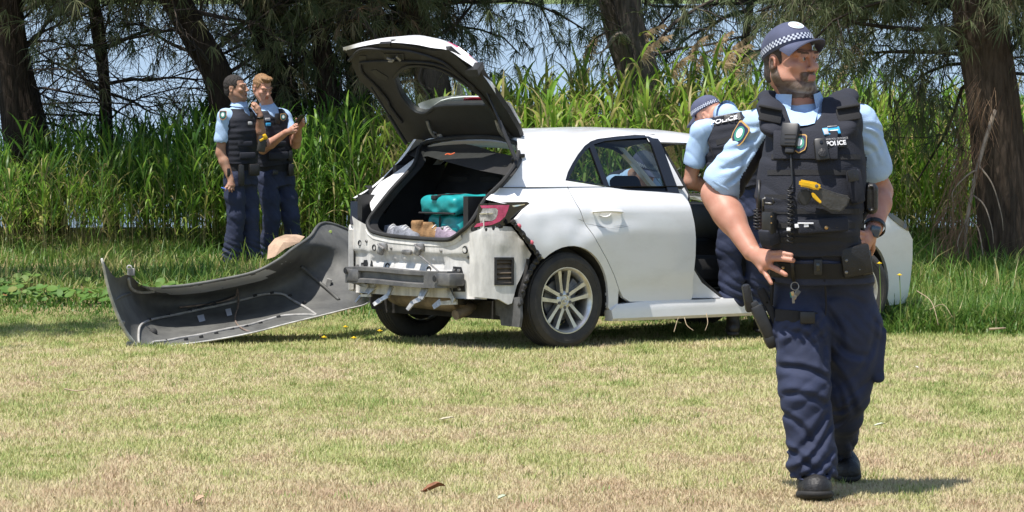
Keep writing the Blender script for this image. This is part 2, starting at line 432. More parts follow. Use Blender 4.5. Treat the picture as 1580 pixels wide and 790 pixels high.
for S, P, Wd, sd, tn in protos:
    v1, f1, t1 = ribbons(P, Wd, sd, tn); v2, f2 = stalk_mesh(S)
    PG.append((v1, f1, t1, v2, f2, S[-1, 2]))
def reed_top(x):          # height of the reed bed along the shore
    return np.interp(x, [-6, -4.6, -3.6, -3.0, -2.2, -1.5, -.6, .2, 1.2, 2.2, 3.2, 4.2, 6], [.98, 1.0, 1.05, 1.2, 1.2, 1.25, 1.30, 1.42, 1.48, 1.46, 1.38, 1.36, 1.35])
def place_mass(xx, Dp, H, tsh, which):
    LV, LF, LT, SV, SF, ST = [], [], [], [], [], []
    nl = ns = 0
    for x, y, hh, ts, wi in zip(xx, Dp, H, tsh, which):
        v1, f1, t1, v2, f2, h0 = PG[wi]
        a = random.random() * 6.28; sc = hh / h0
        Rm = rotz(a).T * sc
        o = np.array([x, y, float(gz(y)) - .02])
        LV.append(v1 @ Rm + o); LF.append(f1 + nl); LT.append(np.clip(t1 + ts, 0, 1)); nl += len(v1)
        SV.append(v2 @ Rm + o); SF.append(f2 + ns); ST.append(np.full(len(v2), np.clip(.4 + ts * 1.5 + random.gauss(0, .25), 0, 1))); ns += len(v2)
    return map(np.concatenate, (LV, LF, LT, SV, SF, ST))
n = 3350
xx = (rng.random(n) * 2 - 1) * 7.2
Dp = 31.7 + rng.random(n) * 3.6
H = reed_top(xx) * (.72 + .36 * rng.random(n)) + (Dp - 32) * .03
k = vnoise(xx, Dp, 31, .9) > np.where(xx < -3.0, .3, np.where(xx > 4.4, .45, .12))
xx, Dp, H = xx[k], Dp[k], H[k]
LV, LF, LT, SV, SF, ST = place_mass(xx, Dp, H, rng.normal(0, .08, len(xx)) + np.where(xx < -1.5, .34, np.where(xx < 3.2, -.16, -.05)), rng.integers(0, 24, len(xx)))  # left reeds tinted darker: the shade over them is put into the colour
n2 = 2900
x2 = (rng.random(n2) * 2 - 1) * 6.2; D2 = 31.6 + rng.random(n2) * 3.3; H2 = .35 + .55 * rng.random(n2)
A2 = list(place_mass(x2, D2, H2, rng.normal(-.02, .16, n2), rng.integers(0, 24, n2)))
LF = np.concatenate([LF, A2[1] + len(LV)]); LV = np.concatenate([LV, A2[0]]); LT = np.concatenate([LT, A2[2]]); SF = np.concatenate([SF, A2[4] + len(SV)]); SV = np.concatenate([SV, A2[3]]); ST = np.concatenate([ST, A2[5]])
rb = empty('reed_bed', (0, 33, float(gz(33)))); tag(rb, kind='stuff')
def keep(o, parent):   # parent without moving
    o.parent = parent; o.matrix_parent_inverse = parent.matrix_world.inverted() if parent.parent is None else Matrix(); return o
rbo = np.array([0, 33, float(gz(33))])
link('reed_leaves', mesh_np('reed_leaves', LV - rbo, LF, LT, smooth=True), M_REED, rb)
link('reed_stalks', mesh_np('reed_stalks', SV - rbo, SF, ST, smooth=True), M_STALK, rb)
# the front row and the flowering reeds stand out one by one
def plume_geo(seed, L=.30):
    g = np.random.default_rng(seed); n = 130
    tt = np.linspace(0, 1, 6)
    dirx = g.choice([-1, 1]) * (.5 + .3 * g.random())
    axis = np.stack([dirx * L * tt ** 1.5, g.normal(0, .03) * tt, L * (tt - .35 * tt ** 2)], -1)
    f = g.random(n)
    B0 = np.stack([np.interp(f, tt, axis[:, i]) for i in range(3)], -1)
    d = np.stack([dirx * .8 + g.normal(0, .45, n), g.normal(0, .4, n), g.normal(.1, .45, n)], -1)
    ln = (.05 * (1 - f) + .025) * (.7 + .6 * g.random(n))
    K = 3; ss = np.linspace(0, 1, K)
    P = B0[:, None] + d[:, None] * (ln[:, None] * ss[None])[..., None] - np.array([0, 0, 1.]) * (ln[:, None] * .5 * ss[None] ** 2)[..., None]
    W = np.tile(np.array([.004, .006, .002]), (n, 1))
    return ribbons(P, W, np.tile([0.2, 0., 1.], (n, 1)), np.clip(g.normal(.5, .25, n), 0, 1))
reed_kinds = []
for i in range(10):
    S, P, Wd, sd, tn = reed_geo(1.45, 9, 500 + i, .05, .45 if i < 5 else .80)  # last five kinds carry the left side's shade as a darker leaf tint
    parts = [mesh_np('leaf', *ribbons(P[j:j + 1], Wd[j:j + 1], sd[j:j + 1], tn[j:j + 1]), smooth=True) for j in range(len(P))]
    for me in parts: me.materials.append(M_REED)
    v2, f2 = stalk_mesh(S); sm = mesh_np('stalk', v2, f2, np.full(len(v2), .5), smooth=True); sm.materials.append(M_STALK)
    reed_kinds.append((sm, parts, S[-1]))
plumes = []
for i in range(5):
    me = mesh_np('plume', *plume_geo(900 + i)); me.materials.append(M_PLUME); plumes.append(me)
def reed(x, y, H, kind, label, plume=None, group=None):
    r = empty('reed', (x, y, float(gz(y)) - .02), random.random() * 6.28 if plume is None else random.uniform(-.4, .4))
    sc = H / 1.45
    r.scale = (sc, sc, sc)
    sm, parts, top = reed_kinds[kind]
    link('stalk', sm, None, r)
    for p in parts: link('leaf', p, None, r)
    if plume is not None:
        o = link('plume', plumes[plume], None, r); o.location = tuple(top)
    tag(r, label, 'reed', group)
    return r
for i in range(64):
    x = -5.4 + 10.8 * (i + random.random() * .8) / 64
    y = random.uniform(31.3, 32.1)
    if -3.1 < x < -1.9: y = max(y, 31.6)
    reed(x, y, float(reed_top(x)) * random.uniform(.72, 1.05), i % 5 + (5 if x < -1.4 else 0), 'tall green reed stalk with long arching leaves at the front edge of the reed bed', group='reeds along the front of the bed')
# flowering reeds: (photo x, photo y of the plume, depth)
PL = [(892, 78, 34.2, 'small pale reed plume left of the thick leaning trunk'), (954, 66, 33.6, 'brown reed plume hanging by the broken branch stub of the thick trunk'), (986, 82, 32.6, 'large fluffy tan reed plume standing in front of the thick trunk'),
      (1040, 108, 33.0, 'tan reed plume low above the roof of the white car'), (1062, 78, 33.8, 'short pale reed plume above the bending officer, highest on its left'), (1090, 76, 33.4, 'tan feathery reed plume high above the bending officer'),
      (1092, 94, 32.9, 'long drooping reed plume just above the bending officer'), (1118, 80, 34.0, 'faint pale reed plume at the right of the tall group of plumes'), (1136, 106, 33.0, 'tan reed plume left of the bearded officer with the cap'), (1292, 112, 33.2, 'pale reed plume close beside the bearded officer on his right side in the picture'), (1060, 100, 34.0, 'thin tan reed plume between taller plumes over the car')]
for i, (px, py, D, lab) in enumerate(PL):
    p = at(px, py + 8, D)
    reed(p[0], D, p[2] - float(gz(D)), (i * 3) % 5, lab, plume=i % 5, group='flowering reeds')
# ================================================================ TREES (she-oaks along the shore)
def bark_mat(name, c1, c2, sc=9.):
    m = bpy.data.materials.new(name); m.use_nodes = True
    t = m.node_tree; L = t.links; b = t.nodes['Principled BSDF']; b.inputs['Roughness'].default_value = .95; b.inputs['Specular IOR Level'].default_value = .15
    tc = t.nodes.new('ShaderNodeTexCoord'); mp = t.nodes.new('ShaderNodeMapping'); mp.inputs['Scale'].default_value = (1, 1, .16)
    L.new(tc.outputs['Object'], mp.inputs['Vector'])
    n = t.nodes.new('ShaderNodeTexNoise'); n.inputs['Scale'].default_value = sc * 3; n.inputs['Detail'].default_value = 7; n.inputs['Roughness'].default_value = .7
    v = t.nodes.new('ShaderNodeTexVoronoi'); v.inputs['Scale'].default_value = sc * 2.2; v.feature = 'DISTANCE_TO_EDGE'
    L.new(mp.outputs['Vector'], n.inputs['Vector']); L.new(mp.outputs['Vector'], v.inputs['Vector'])
    r = t.nodes.new('ShaderNodeValToRGB'); r.color_ramp.elements[0].color = (*c1, 1); r.color_ramp.elements[1].color = (*c2, 1)
    r.color_ramp.elements[0].position = .35; r.color_ramp.elements[1].position = .7
    L.new(n.outputs['Fac'], r.inputs['Fac']); L.new(r.outputs['Color'], b.inputs['Base Color'])
    mi = t.nodes.new('ShaderNodeMath'); mi.operation = 'MULTIPLY_ADD'; mi.inputs[1].default_value = 1.6
    mn = t.nodes.new('ShaderNodeMath'); mn.operation = 'MINIMUM'; mn.inputs[1].default_value = .25
    L.new(v.outputs['Distance'], mn.inputs[0]); L.new(mn.outputs[0], mi.inputs[0]); L.new(n.outputs['Fac'], mi.inputs[2])
    bp = t.nodes.new('ShaderNodeBump'); bp.inputs['Strength'].default_value = 1; bp.inputs['Distance'].default_value = .03
    L.new(mi.outputs[0], bp.inputs['Height']); L.new(bp.outputs['Normal'], b.inputs['Normal'])
    return m
M_BARK = bark_mat('dark_bark', (.022, .016, .012), (.062, .047, .036))
M_BARKG = bark_mat('grey_bark', (.06, .05, .042), (.16, .135, .115), 7.)
M_BARKR = bark_mat('brown_bark', (.04, .029, .021), (.115, .085, .062), 8.)
M_TWIG = pm('twig_bark', (.055, .042, .033), .95, var=.5, vs=5)
M_DEADW = pm('bleached_twig', (.30, .24, .18), .9, var=.4, vs=6)
M_NEED = leaf_mat('she_oak_needle', [(0., (.17, .105, .06)), (.2, (.18, .165, .09)), (.45, (.12, .145, .062)), (.75, (.066, .098, .04)), (1., (.04, .06, .025))], .6, .3)
def trunk_mesh(P, R, seed, knots=()):
    P = spline(P, 8); R = np.interp(np.linspace(0, 1, len(P)), np.linspace(0, 1, len(R)), R)
    K = len(P); n = 28
    T = np.gradient(P, axis=0); T /= np.linalg.norm(T, axis=1)[:, None]
    q = np.linspace(0, 2 * np.pi, n, endpoint=False)
    hh = np.concatenate([[0], np.cumsum(np.linalg.norm(np.diff(P, axis=0), axis=1))])
    A, B = np.meshgrid(hh, q, indexing='ij')
    rr_ = R[:, None] * (1 + .10 * (vnoise(np.cos(B) * 2 + 5, A * .9 + np.sin(B) * 2, seed, 1.) - .5) + .10 * (vnoise(B * 3.5, A * 1.6, seed + 3, 1.) - .5) + .07 * (vnoise(B * 9, A * 2.5, seed + 5, 1.) - .5))
    for (kh, kq, ks) in knots:
        rr_ += ks * np.exp(-((A - kh) / .09) ** 2 - ((np.angle(np.exp(1j * (B - kq)))) / .45) ** 2)
    rr_ *= 1 + .22 * np.exp(-A / .18)
    u = np.cross(T, np.array([0, 1., 0])); u /= np.linalg.norm(u, axis=1)[:, None]; v = np.cross(T, u)
    V = P[:, None] + rr_[..., None] * (np.cos(B)[..., None] * u[:, None] + np.sin(B)[..., None] * v[:, None])
    Fq = np.array([(i * n + j, i * n + (j + 1) % n, (i + 1) * n + (j + 1) % n, (i + 1) * n + j) for i in range(K - 1) for j in range(n)])
    return V.reshape(-1, 3), Fq, P
def tubes3(P, R):
    """many thin three-sided tubes: P (N,K,3), R (N,K)"""
    N, K = P.shape[:2]
    T = np.gradient(P, axis=1); T /= np.linalg.norm(T, axis=2)[..., None] + 1e-9
    u = np.cross(T, np.array([.3, .95, .1])); u /= np.linalg.norm(u, axis=2)[..., None] + 1e-9; v = np.cross(T, u)
    q = np.array([0, 2.094, 4.189])
    V = P[:, :, None] + R[:, :, None, None] * (np.cos(q)[:, None] * u[:, :, None] + np.sin(q)[:, None] * v[:, :, None])
    b = (np.arange(N) * K * 3)[:, None, None] + (np.arange(K - 1) * 3)[None, :, None]; j = np.arange(3)[None, None]
    Fq = np.stack([b + j, b + (j + 1) % 3, b + 3 + (j + 1) % 3, b + 3 + j], -1).reshape(-1, 4)
    return V.reshape(-1, 3), Fq
def walks(S, d, L, K, jit, droop):
    """N wandering branch lines from S in directions d"""
    N = len(S); P = [S]; d = d / np.linalg.norm(d, axis=1)[:, None]
    for i in range(K - 1):
        d = d + rng.normal(0, jit, (N, 3)) - np.array([0, 0, 1.]) * droop[:, None] / (K - 1)
        d /= np.linalg.norm(d, axis=1)[:, None]
        P.append(P[-1] + d * (L / (K - 1))[:, None])
    return np.stack(P, 1)
def pick(P, n, lo=.25):
    """n points along each of the lines P, and the local direction"""
    N, K = P.shape[:2]
    f = (lo + (1 - lo) * rng.random((N, n))) * (K - 1.001); i = f.astype(int); fr = (f - i)[..., None]
    a = P[np.arange(N)[:, None], i]; b_ = P[np.arange(N)[:, None], i + 1]
    d = (b_ - a); d /= np.linalg.norm(d, axis=2)[..., None] + 1e-9
    return (a * (1 - fr) + b_ * fr).reshape(-1, 3), d.reshape(-1, 3)
def dens(x, z):
    """how leafy the boughs are, seen along the shore (more leaf above the picture's top)"""
    d = np.interp(x, [-6, -4.6, -3.6, -2.9, -2.5, -1.2, -.9, .7, 1.2, 2.3, 2.9, 5, 6], [.35, .30, .22, .3, .75, .75, .85, .8, .45, .45, 1., 1., .6])
    return np.clip(d + np.clip((z - .8) * .35, -.2, .6), 0.08, 1)
def she_oak(label, D, px, Rpx, Htop, bark, seed, tone, nlimb=24, low=.3, knots=(), lean=(0, 0), forward=.3, reach=1.):
    global rng
    rng = np.random.default_rng(seed)
    s = F / D
    P = [at(u, v, D + dd) for (u, v, dd) in px]
    base = P[0].copy(); base[2] = float(gz(D)) - .1
    P[0] = base
    R = [r / s / 2 for r in Rpx]
    # carry the trunk on above the picture
    dirn = P[-1] - P[-2]; dirn = dirn / np.linalg.norm(dirn); z = P[-1][2]; cur = P[-1]
    while z < Htop:
        dirn = dirn * .75 + np.array([rng.normal(0, .12) + lean[0], rng.normal(0, .1) + lean[1], .5]); dirn /= np.linalg.norm(dirn)
        cur = cur + dirn * 1.0; z = cur[2]; P.append(cur); R.append(R[-1] * .86)
    V, Fq, C_ = trunk_mesh(np.array(P), R, seed, knots)
    root = empty('she_oak', base)
    tag(root, label, 'tree', 'she-oaks along the shore')
    link('trunk', mesh_np('trunk', V - base, Fq, smooth=True), bark, root)
    # limbs
    zz = C_[:, 2]
    nlow = nlimb; n = nlimb + nlimb // 2
    hz = np.concatenate([rng.uniform(low, max(1.9, low + .5), nlow), rng.uniform(1.6, Htop, n - nlow)])
    i = np.array([np.argmin(abs(zz - h)) for h in hz])
    S = C_[i]
    az = rng.random(n) * 2 * np.pi
    d = np.stack([np.cos(az), np.sin(az) * .6 - forward * (hz > 1.9) + .35 * (hz < 1.9), rng.uniform(-.1, .75, n)], -1)
    L = rng.uniform(1.0, 2.2, n) * (1 + (.25 + (reach - 1)) * (hz > 2))
    LP = walks(S, d, L, 8, .16, rng.uniform(.2, .9, n))
    r0 = np.interp(hz, [0, 1.5, Htop], [.022, .04, .03]) * rng.uniform(.5, 1.2, n)
    TP, TR = [LP], [r0[:, None] * np.linspace(1, .3, 8)[None]]
    b0, bd = pick(LP, 8, .15)
    d2 = bd * .6 + rng.normal(0, .55, b0.shape)
    P2 = walks(b0, d2, rng.uniform(.35, .95, len(b0)), 6, .2, rng.uniform(.2, 1.1, len(b0)))
    R2 = np.repeat(rng.uniform(.004, .009, len(b0))[:, None], 6, 1) * np.linspace(1, .45, 6)[None]
    b1, bd1 = pick(P2, 5, .1)
    d3 = bd1 * .6 + rng.normal(0, .6, b1.shape)
    P3 = walks(b1, d3, rng.uniform(.15, .45, len(b1)), 4, .22, rng.uniform(.1, 1.0, len(b1)))
    R3 = np.repeat(rng.uniform(.0022, .0036, len(b1))[:, None], 4, 1) * np.linspace(1, .6, 4)[None]
    inv = P3[:, -1, 2] < 2.2                     # fine twigs only where they can be made out
    v1, f1 = tubes3(*map(np.concatenate, ([TP[0]], [TR[0]])))
    v2, f2 = tubes3(P2, R2); v3, f3 = tubes3(P3[inv], R3[inv])
    V = np.concatenate([v1, v2, v3]); Fq = np.concatenate([f1, f2 + len(v1), f3 + len(v1) + len(v2)])
    link('branches', mesh_np('branches', V - base, Fq, smooth=True), M_TWIG, root)
    # needle sprays at the twig ends
    E = np.concatenate([P3[:, -1], P3[:, 2]]); dE = np.concatenate([P3[:, -1] - P3[:, -2]] * 2)
    k = rng.random(len(E)) < dens(E[:, 0], E[:, 2]) * .62
    E, dE = E[k], dE[k]; dE /= np.linalg.norm(dE, axis=1)[:, None]
    hi = E[:, 2] > 2.3
    out = []
    for sel, ns, wd, ln in ((~hi, 13, .0030, .22), (hi, 7, .015, .36)):
        e = np.repeat(E[sel], ns, 0); de = np.repeat(dE[sel], ns, 0)
        if not len(e): continue
        dd = de * .7 + rng.normal(0, .5, e.shape) + np.array([0, 0, -.15])
        Pn = walks(e, dd, ln * rng.uniform(.5, 1.25, len(e)), 4, .1, rng.uniform(.3, 1.2, len(e)))
        ta = np.repeat(np.clip(tone + rng.normal(0, .13, int(sel.sum())), 0, 1), ns)
        sd = np.cross(Pn[:, -1] - Pn[:, 0], np.array([.2, 1., .1]) + rng.normal(0, .4, e.shape)); sd /= np.linalg.norm(sd, axis=1)[:, None] + 1e-9
        out.append(ribbons(Pn, np.tile(np.array([.8, 1, .9, .3]) * wd, (len(e), 1)), sd, np.clip(ta + rng.normal(0, .06, len(e)), 0, 1)))
    nv = 0; VV, FF, TT = [], [], []
    for a, f, tt in out: VV.append(a); FF.append(f + nv); TT.append(tt); nv += len(a)
    link('crown', mesh_np('crown', np.concatenate(VV) - base, np.concatenate(FF), np.concatenate(TT), smooth=True), M_NEED, root)
    return root
# (photo x, photo y, depth offset) up the trunk; widths in photo pixels
she_oak('dark thick trunked tree at the far left, its trunk almost upright', 34.0, [(62, 300, 0), (42, 225, 0), (22, 110, 0), (8, 0, 0), (2, -60, 0)], [84, 74, 58, 52, 50, 46], 7.5, M_BARK, 11, .45, 26, -.3, lean=(.05, -.15), forward=.8, reach=1.4)
she_oak('slender dark forked tree standing alone between the far left trunk and the leaning trunk', 34.6, [(172, 300, 0), (165, 220, 0), (160, 120, 0), (150, 40, 0), (140, -30, 0)], [26, 22, 18, 22, 16], 5.5, M_BARK, 12, .5, 24, -.4, lean=(-.05, -.15), forward=.8, reach=1.4)
she_oak('strongly leaning dark trunk behind the head of the left officer', 33.6, [(372, 230, 0), (342, 140, 0), (305, 60, 0), (268, -5, 0), (235, -60, 0)], [56, 46, 44, 44, 40], 7.0, M_BARK, 13, .55, 20, .1, lean=(-.12, -.15), forward=.8, reach=1.3)
she_oak('dark trunk rising right behind the officer with the phone', 34.4, [(470, 250, 0), (440, 155, 0), (412, 70, 0), (392, -5, 0), (375, -60, 0)], [52, 44, 42, 38, 34], 7.0, M_BARK, 14, .35, 18, .1, lean=(-.03, -.1), forward=.4)
she_oak('thinner trunk half hidden by pale drooping sprays left of the open boot lid', 34.0, [(515, 250, 0), (508, 170, 0), (497, 80, 0), (487, 0, 0), (482, -60, 0)], [38, 34, 30, 28, 25], 6.5, M_BARK, 15, .27, 18, .15, lean=(.02, -.04), forward=.2)
she_oak('dark trunk just left of the raised boot lid corner', 35.0, [(566, 250, 0), (556, 170, 0), (546, 90, 0), (540, 20, 0), (536, -60, 0)], [42, 36, 32, 30, 28], 6.5, M_BARK, 16, .5, 12, .2, lean=(0, -.02), forward=.1)
she_oak('tree whose trunk is seen through the rear window of the open boot lid', 34.2, [(688, 250, 0), (672, 160, 0), (652, 80, 0), (634, 0, 0), (622, -60, 0)], [66, 54, 46, 42, 40], 7.0, M_BARKR, 17, .70, 22, .25, lean=(-.02, .0), forward=.1)
she_oak('thick grey barked trunk above the car roof with a snapped off branch stub', 33.6, [(1000, 260, 0), (988, 140, 0), (968, 60, 0), (955, -5, 0), (948, -60, 0)], [80, 64, 62, 64, 58], 8.0, M_BARKG, 18, .75, 14, .3, knots=((1.35, 2.6, .05),), lean=(-.03, .03), forward=.0)
she_oak('slim tree hidden in fine twigs behind the bending officer', 35.0, [(1120, 250, 0), (1130, 150, 0), (1150, 60, 0), (1160, -20, 0)], [16, 14, 12, 11], 6.0, M_BARK, 19, .5, 18, .35, lean=(.05, -.05))
she_oak('broad brown fissured trunk at the right edge with dead fronds hanging beside it', 30.0, [(1556, 425, 0), (1545, 300, 0), (1528, 130, 0), (1508, -5, 0), (1496, -60, 0)], [88, 82, 80, 82, 74], 8.0, M_BARKR, 20, .5, 34, .35, knots=((1.1, 4.4, .04), (1.75, 4.0, .03), (2.3, 1.2, .05)), lean=(-.12, -.06), forward=.9, reach=1.7)
she_oak('she-oak just outside the left edge, its boughs shading the lawn', 21.3, [(-560, 560, 0), (-570, 300, 0), (-560, 0, 0), (-540, -200, 0)], [90, 70, 62, 56], 7.0, M_BARK, 21, .4, 10, 2.6, lean=(.10, .0), forward=.0)
she_oak('she-oak outside the left edge close behind the nearest one, shading the grass strip', 28.0, [(-330, 440, 0), (-320, 200, 0), (-290, -30, 0), (-250, -200, 0)], [90, 70, 62, 56], 7.5, M_BARK, 22, .4, 16, 2.4, lean=(.22, -.05), forward=.2, reach=1.5)
# broken stub on the thick trunk
t = bpy.data.objects['she_oak.007']
b0 = np.array(t.location)
P = np.array([at(968, 66, 33.45), at(958, 54, 33.2), at(948, 57, 33.1), at(936, 74, 33.0)])
mb = MB(); mb.tube(spline(P, 5), np.linspace(.05, .016, 16), 10); mb.tube(spline(np.array([P[3], P[3] + (-.07, 0, -.05), P[3] + (-.14, 0, -.06)]), 4), np.linspace(.012, .004, 9), 6)
mb.xform(None, -b0); o = mb.build('snapped_branch', M_DEADW, t, smooth=True); o['label'] = 'bleached snapped branch stub'
# dead brown fronds hanging by the right trunk
rng = np.random.default_rng(77)
t = bpy.data.objects['she_oak.009']; b0 = np.array(t.location)
main = spline(np.array([at(1535, 170, 29.6), at(1508, 260, 29.4), at(1494, 330, 29.3), at(1490, 375, 29.3), at(1498, 415, 29.3)]), 6)
mb = MB(); mb.tube(main, np.linspace(.02, .012, len(main)), 7)
for (a, b_) in (((1508, 262), (1470, 296)), ((1500, 300), (1530, 350)), ((1495, 340), (1515, 380)), ((1510, 255), (1545, 330)), ((1494, 330), (1478, 372))):
    p, q = at(*a, 29.35), at(*b_, 29.2); mid = (p + q) / 2 + np.array([.02, 0, .05])
    mb.tube(spline(np.array([p, mid, q, q + (0.02, 0, -.15)]), 4), np.linspace(.010, .003, 13), 5)
mb.xform(None, -b0); mb.build('dead_bough', M_DEADW, t, smooth=True)
n = 420
b1, bd = pick(np.stack([main] * 1), n, .0)
b1 = b1 + rng.normal(0, 1, (n, 3)) * np.array([.09, .12, .14]) + np.array([-.10, 0, .10])
Pn = walks(b1, np.stack([rng.normal(-.25, .45, n), rng.normal(0, .3, n), -np.ones(n)], -1), rng.uniform(.12, .42, n), 5, .13, np.full(n, .5))
sd = np.cross(Pn[:, -1] - Pn[:, 0], np.array([.2, 1., .1]) + rng.normal(0, .4, (n, 3))); sd /= np.linalg.norm(sd, axis=1)[:, None]
V, Fq, tv = ribbons(Pn, np.tile(np.array([.8, 1, 1, .8, .3]) * .0028, (n, 1)), sd, np.clip(rng.normal(.5, .25, n), 0, 1))
M_DEADF = leaf_mat('dead_frond', [(0., (.12, .065, .04)), (.5, (.21, .125, .075)), (1., (.30, .20, .12))], .8, .2)
link('dead_fronds', mesh_np('dead_fronds', V - b0, Fq, tv), M_DEADF, t)
# small hanging cones near it
# ================================================================ THE WHITE CAR (frame: x forward, y left, z up, origin on the ground under the rear axle)
TH = math.radians(39.0)
RC = rotx(-ALPHA) @ rotz(TH)
OC = on_lawn(862, 537) - RC @ np.array([0, -.78, 0])
CARM = Matrix([[*RC[0], OC[0]], [*RC[1], OC[1]], [*RC[2], OC[2]], [0, 0, 0, 1]])
CC = RC.T @ (CAM - OC)
def hit_y(u, v, y):
    d = RC.T @ ray(u, v); return CC + d * ((y - CC[1]) / d[1])
def hit_x(u, v, x):
    d = RC.T @ ray(u, v); return CC + d * ((x - CC[0]) / d[0])
def hit_pl(u, v, q, n):
    d = RC.T @ ray(u, v); return CC + d * (((np.array(q) - CC) @ np.array(n)) / (d @ np.array(n)))
_wz = [.10, .18, .25, .35, .50, .65, .76, .86, .93, 1.0, 1.08, 1.15, 1.25, 1.33, 1.38, 1.41, 1.44]
_ww = [.80, .835, .862, .872, .882, .892, .896, .890, .872, .838, .795, .757, .705, .662, .625, .585, .50]
_zz = np.linspace(.1, 1.44, 135); _wd = np.interp(_zz, _wz, _ww)
for _ in range(3): _wd[1:-1] = (_wd[:-2] + 2 * _wd[1:-1] + _wd[2:]) / 4
DENTS = [(-.02, .86, .12, .06, -.012), (.12, .80, .09, .05, -.014), (.24, .74, .07, .06, .008), (.30, .82, .10, .04, -.008), (.48, .84, .16, .03, -.006), (-.20, .80, .07, .10, -.010), (-.12, 1.28, .02, .09, -.012), (.62, .66, .25, .10, -.004), (.05, .74, .05, .03, -.008)]
def side_w(x, z, dents=True):
    x = np.asarray(x, float); z = np.asarray(z, float)
    wv = np.interp(z, _zz, _wd)
    fl = np.exp(-((z - .66) / .16) ** 2)
    wv = wv + .018 * fl * (np.exp(-((x) / .42) ** 2) + np.exp(-((x - 2.64) / .42) ** 2))
    lo = np.clip((1.05 - z) / .15, 0, 1)
    wv = wv - lo * .33 * np.clip(-.15 - x, 0, 2) ** 2 - (1 - lo) * .13 * (np.clip(.4 - x, 0, 2) / .9) ** 2
    wv = wv - .30 * np.clip(x - 2.75, 0, 2) ** 2 - .04 * np.clip((x - 1.6), 0, 2) * np.clip(z - .95, 0, 1)
    wv = wv - .010 * np.exp(-((z - .36) / .07) ** 2) * np.exp(-((x - 1.0) / .9) ** 4)      # scoop low on the doors
    wv = wv + .006 * np.exp(-((z - .905) / .02) ** 2) * np.clip((x + .1) * 4, 0, 1)         # crease under the handles
    if dents:
        for dx, dz, sx, sz, a in DENTS: wv = wv + a * np.exp(-((x - dx) / sx) ** 2 - ((z - dz) / sz) ** 2)
    return wv
def hit_side(u, v):
    y = -.85
    for _ in range(30):
        P = hit_y(u, v, y); y = .5 * y - .5 * float(side_w(P[0], P[2], False))
    return P
_rx = ([.70, .80, .95, 1.1, 1.25, 1.36, 1.42], [-.68, -.655, -.57, -.44, -.26, -.10, -.05])
def hit_rear(u, v):
    x = -.4
    for _ in range(30):
        P = hit_x(u, v, x); x = .5 * x + .5 * float(np.interp(P[2], *_rx))
    return P
def hit_plan(u, v, curve, off=0.):
    """first hit with an upright surface whose plan is the polyline 'curve'"""
    d = RC.T @ ray(u, v); best = None
    for (x0, y0), (x1, y1) in zip(curve[:-1], curve[1:]):
        A = np.array([[d[0], -(x1 - x0)], [d[1], -(y1 - y0)]]); bvec = np.array([x0 - CC[0], y0 - CC[1]])
        try: tt, s = np.linalg.solve(A, bvec)
        except Exception: continue
        lo = -9 if (x0, y0) == tuple(curve[0]) else -1e-6; hi = 9 if (x1, y1) == tuple(curve[-1]) else 1 + 1e-6
        if lo <= s <= hi and (best is None or tt < best): best = tt
    return CC + d * best
def C3(*pts): return [(780 + a / 2.135, 170 + b_ / 2.135) for a, b_ in pts]
def C2(*pts): return [(500 + a / 2.469, 230 + b_ / 2.469) for a, b_ in pts]
def C1(*pts): return [(500 + a / 3.291, 30 + b_ / 3.291) for a, b_ in pts]
def C5(*pts): return [(700 + a / 6.075, 290 + b_ / 6.075) for a, b_ in pts]
def C6(*pts): return [(500 + a / 5.642, 380 + b_ / 5.642) for a, b_ in pts]
def C7(*pts): return [(560 + a / 4.648, 210 + b_ / 4.648) for a, b_ in pts]
# ---- outlines filled with a fine mesh and laid on a curved surface
def resample(P, step, closed=True):
    P = np.asarray(P, float); out = []
    n = len(P)
    for i in range(n if closed else n - 1):
        a, b_ = P[i], P[(i + 1) % n]; k = max(1, int(round(np.linalg.norm(b_ - a) / step)))
        out += [a + (b_ - a) * j / k for j in range(k)]
    if not closed: out.append(P[-1])
    return np.array(out)
def inside(pt, poly):
    x, y = pt[..., 0], pt[..., 1]; r = np.zeros(x.shape, bool); n = len(poly)
    for i in range(n):
        x0, y0 = poly[i]; x1, y1 = poly[(i + 1) % n]
        c = ((y0 > y) != (y1 > y)) & (x < (x1 - x0) * (y - y0) / ((y1 - y0) if y1 != y0 else 1e-12) + x0)
        r ^= c
    return r
def fill(poly, holes=(), step=.035):
    loops = [resample(p, step) for p in [poly, *holes]]
    V = np.concatenate(loops); E = []; n0 = 0
    for l in loops: E += [(n0 + i, n0 + (i + 1) % len(l)) for i in range(len(l))]; n0 += len(l)
    lo, hi = loops[0].min(0), loops[0].max(0)
    gx, gy = np.meshgrid(np.arange(lo[0], hi[0], step), np.arange(lo[1], hi[1], step), indexing='ij')
    G = np.stack([gx, gy], -1).reshape(-1, 2)
    k = inside(G, loops[0])
    for h in loops[1:]: k &= ~inside(G, h)
    G = G[k]
    if len(G):
        dm = np.min(np.linalg.norm(G[:, None] - V[None], axis=2), axis=1); G = G[dm > .55 * step]
    A = np.concatenate([V, G]) if len(G) else V
    vs, es, fs, ov, oe, of = delaunay_2d_cdt([Vector(p) for p in A], E, [], 0, 1e-6)
    vs = np.array([v[:] for v in vs])
    T = np.array([f for f in fs if len(f) == 3])
    c = vs[T].mean(1); k = inside(c, loops[0])
    for h in loops[1:]: k &= ~inside(c, h)
    return vs, T[k], loops
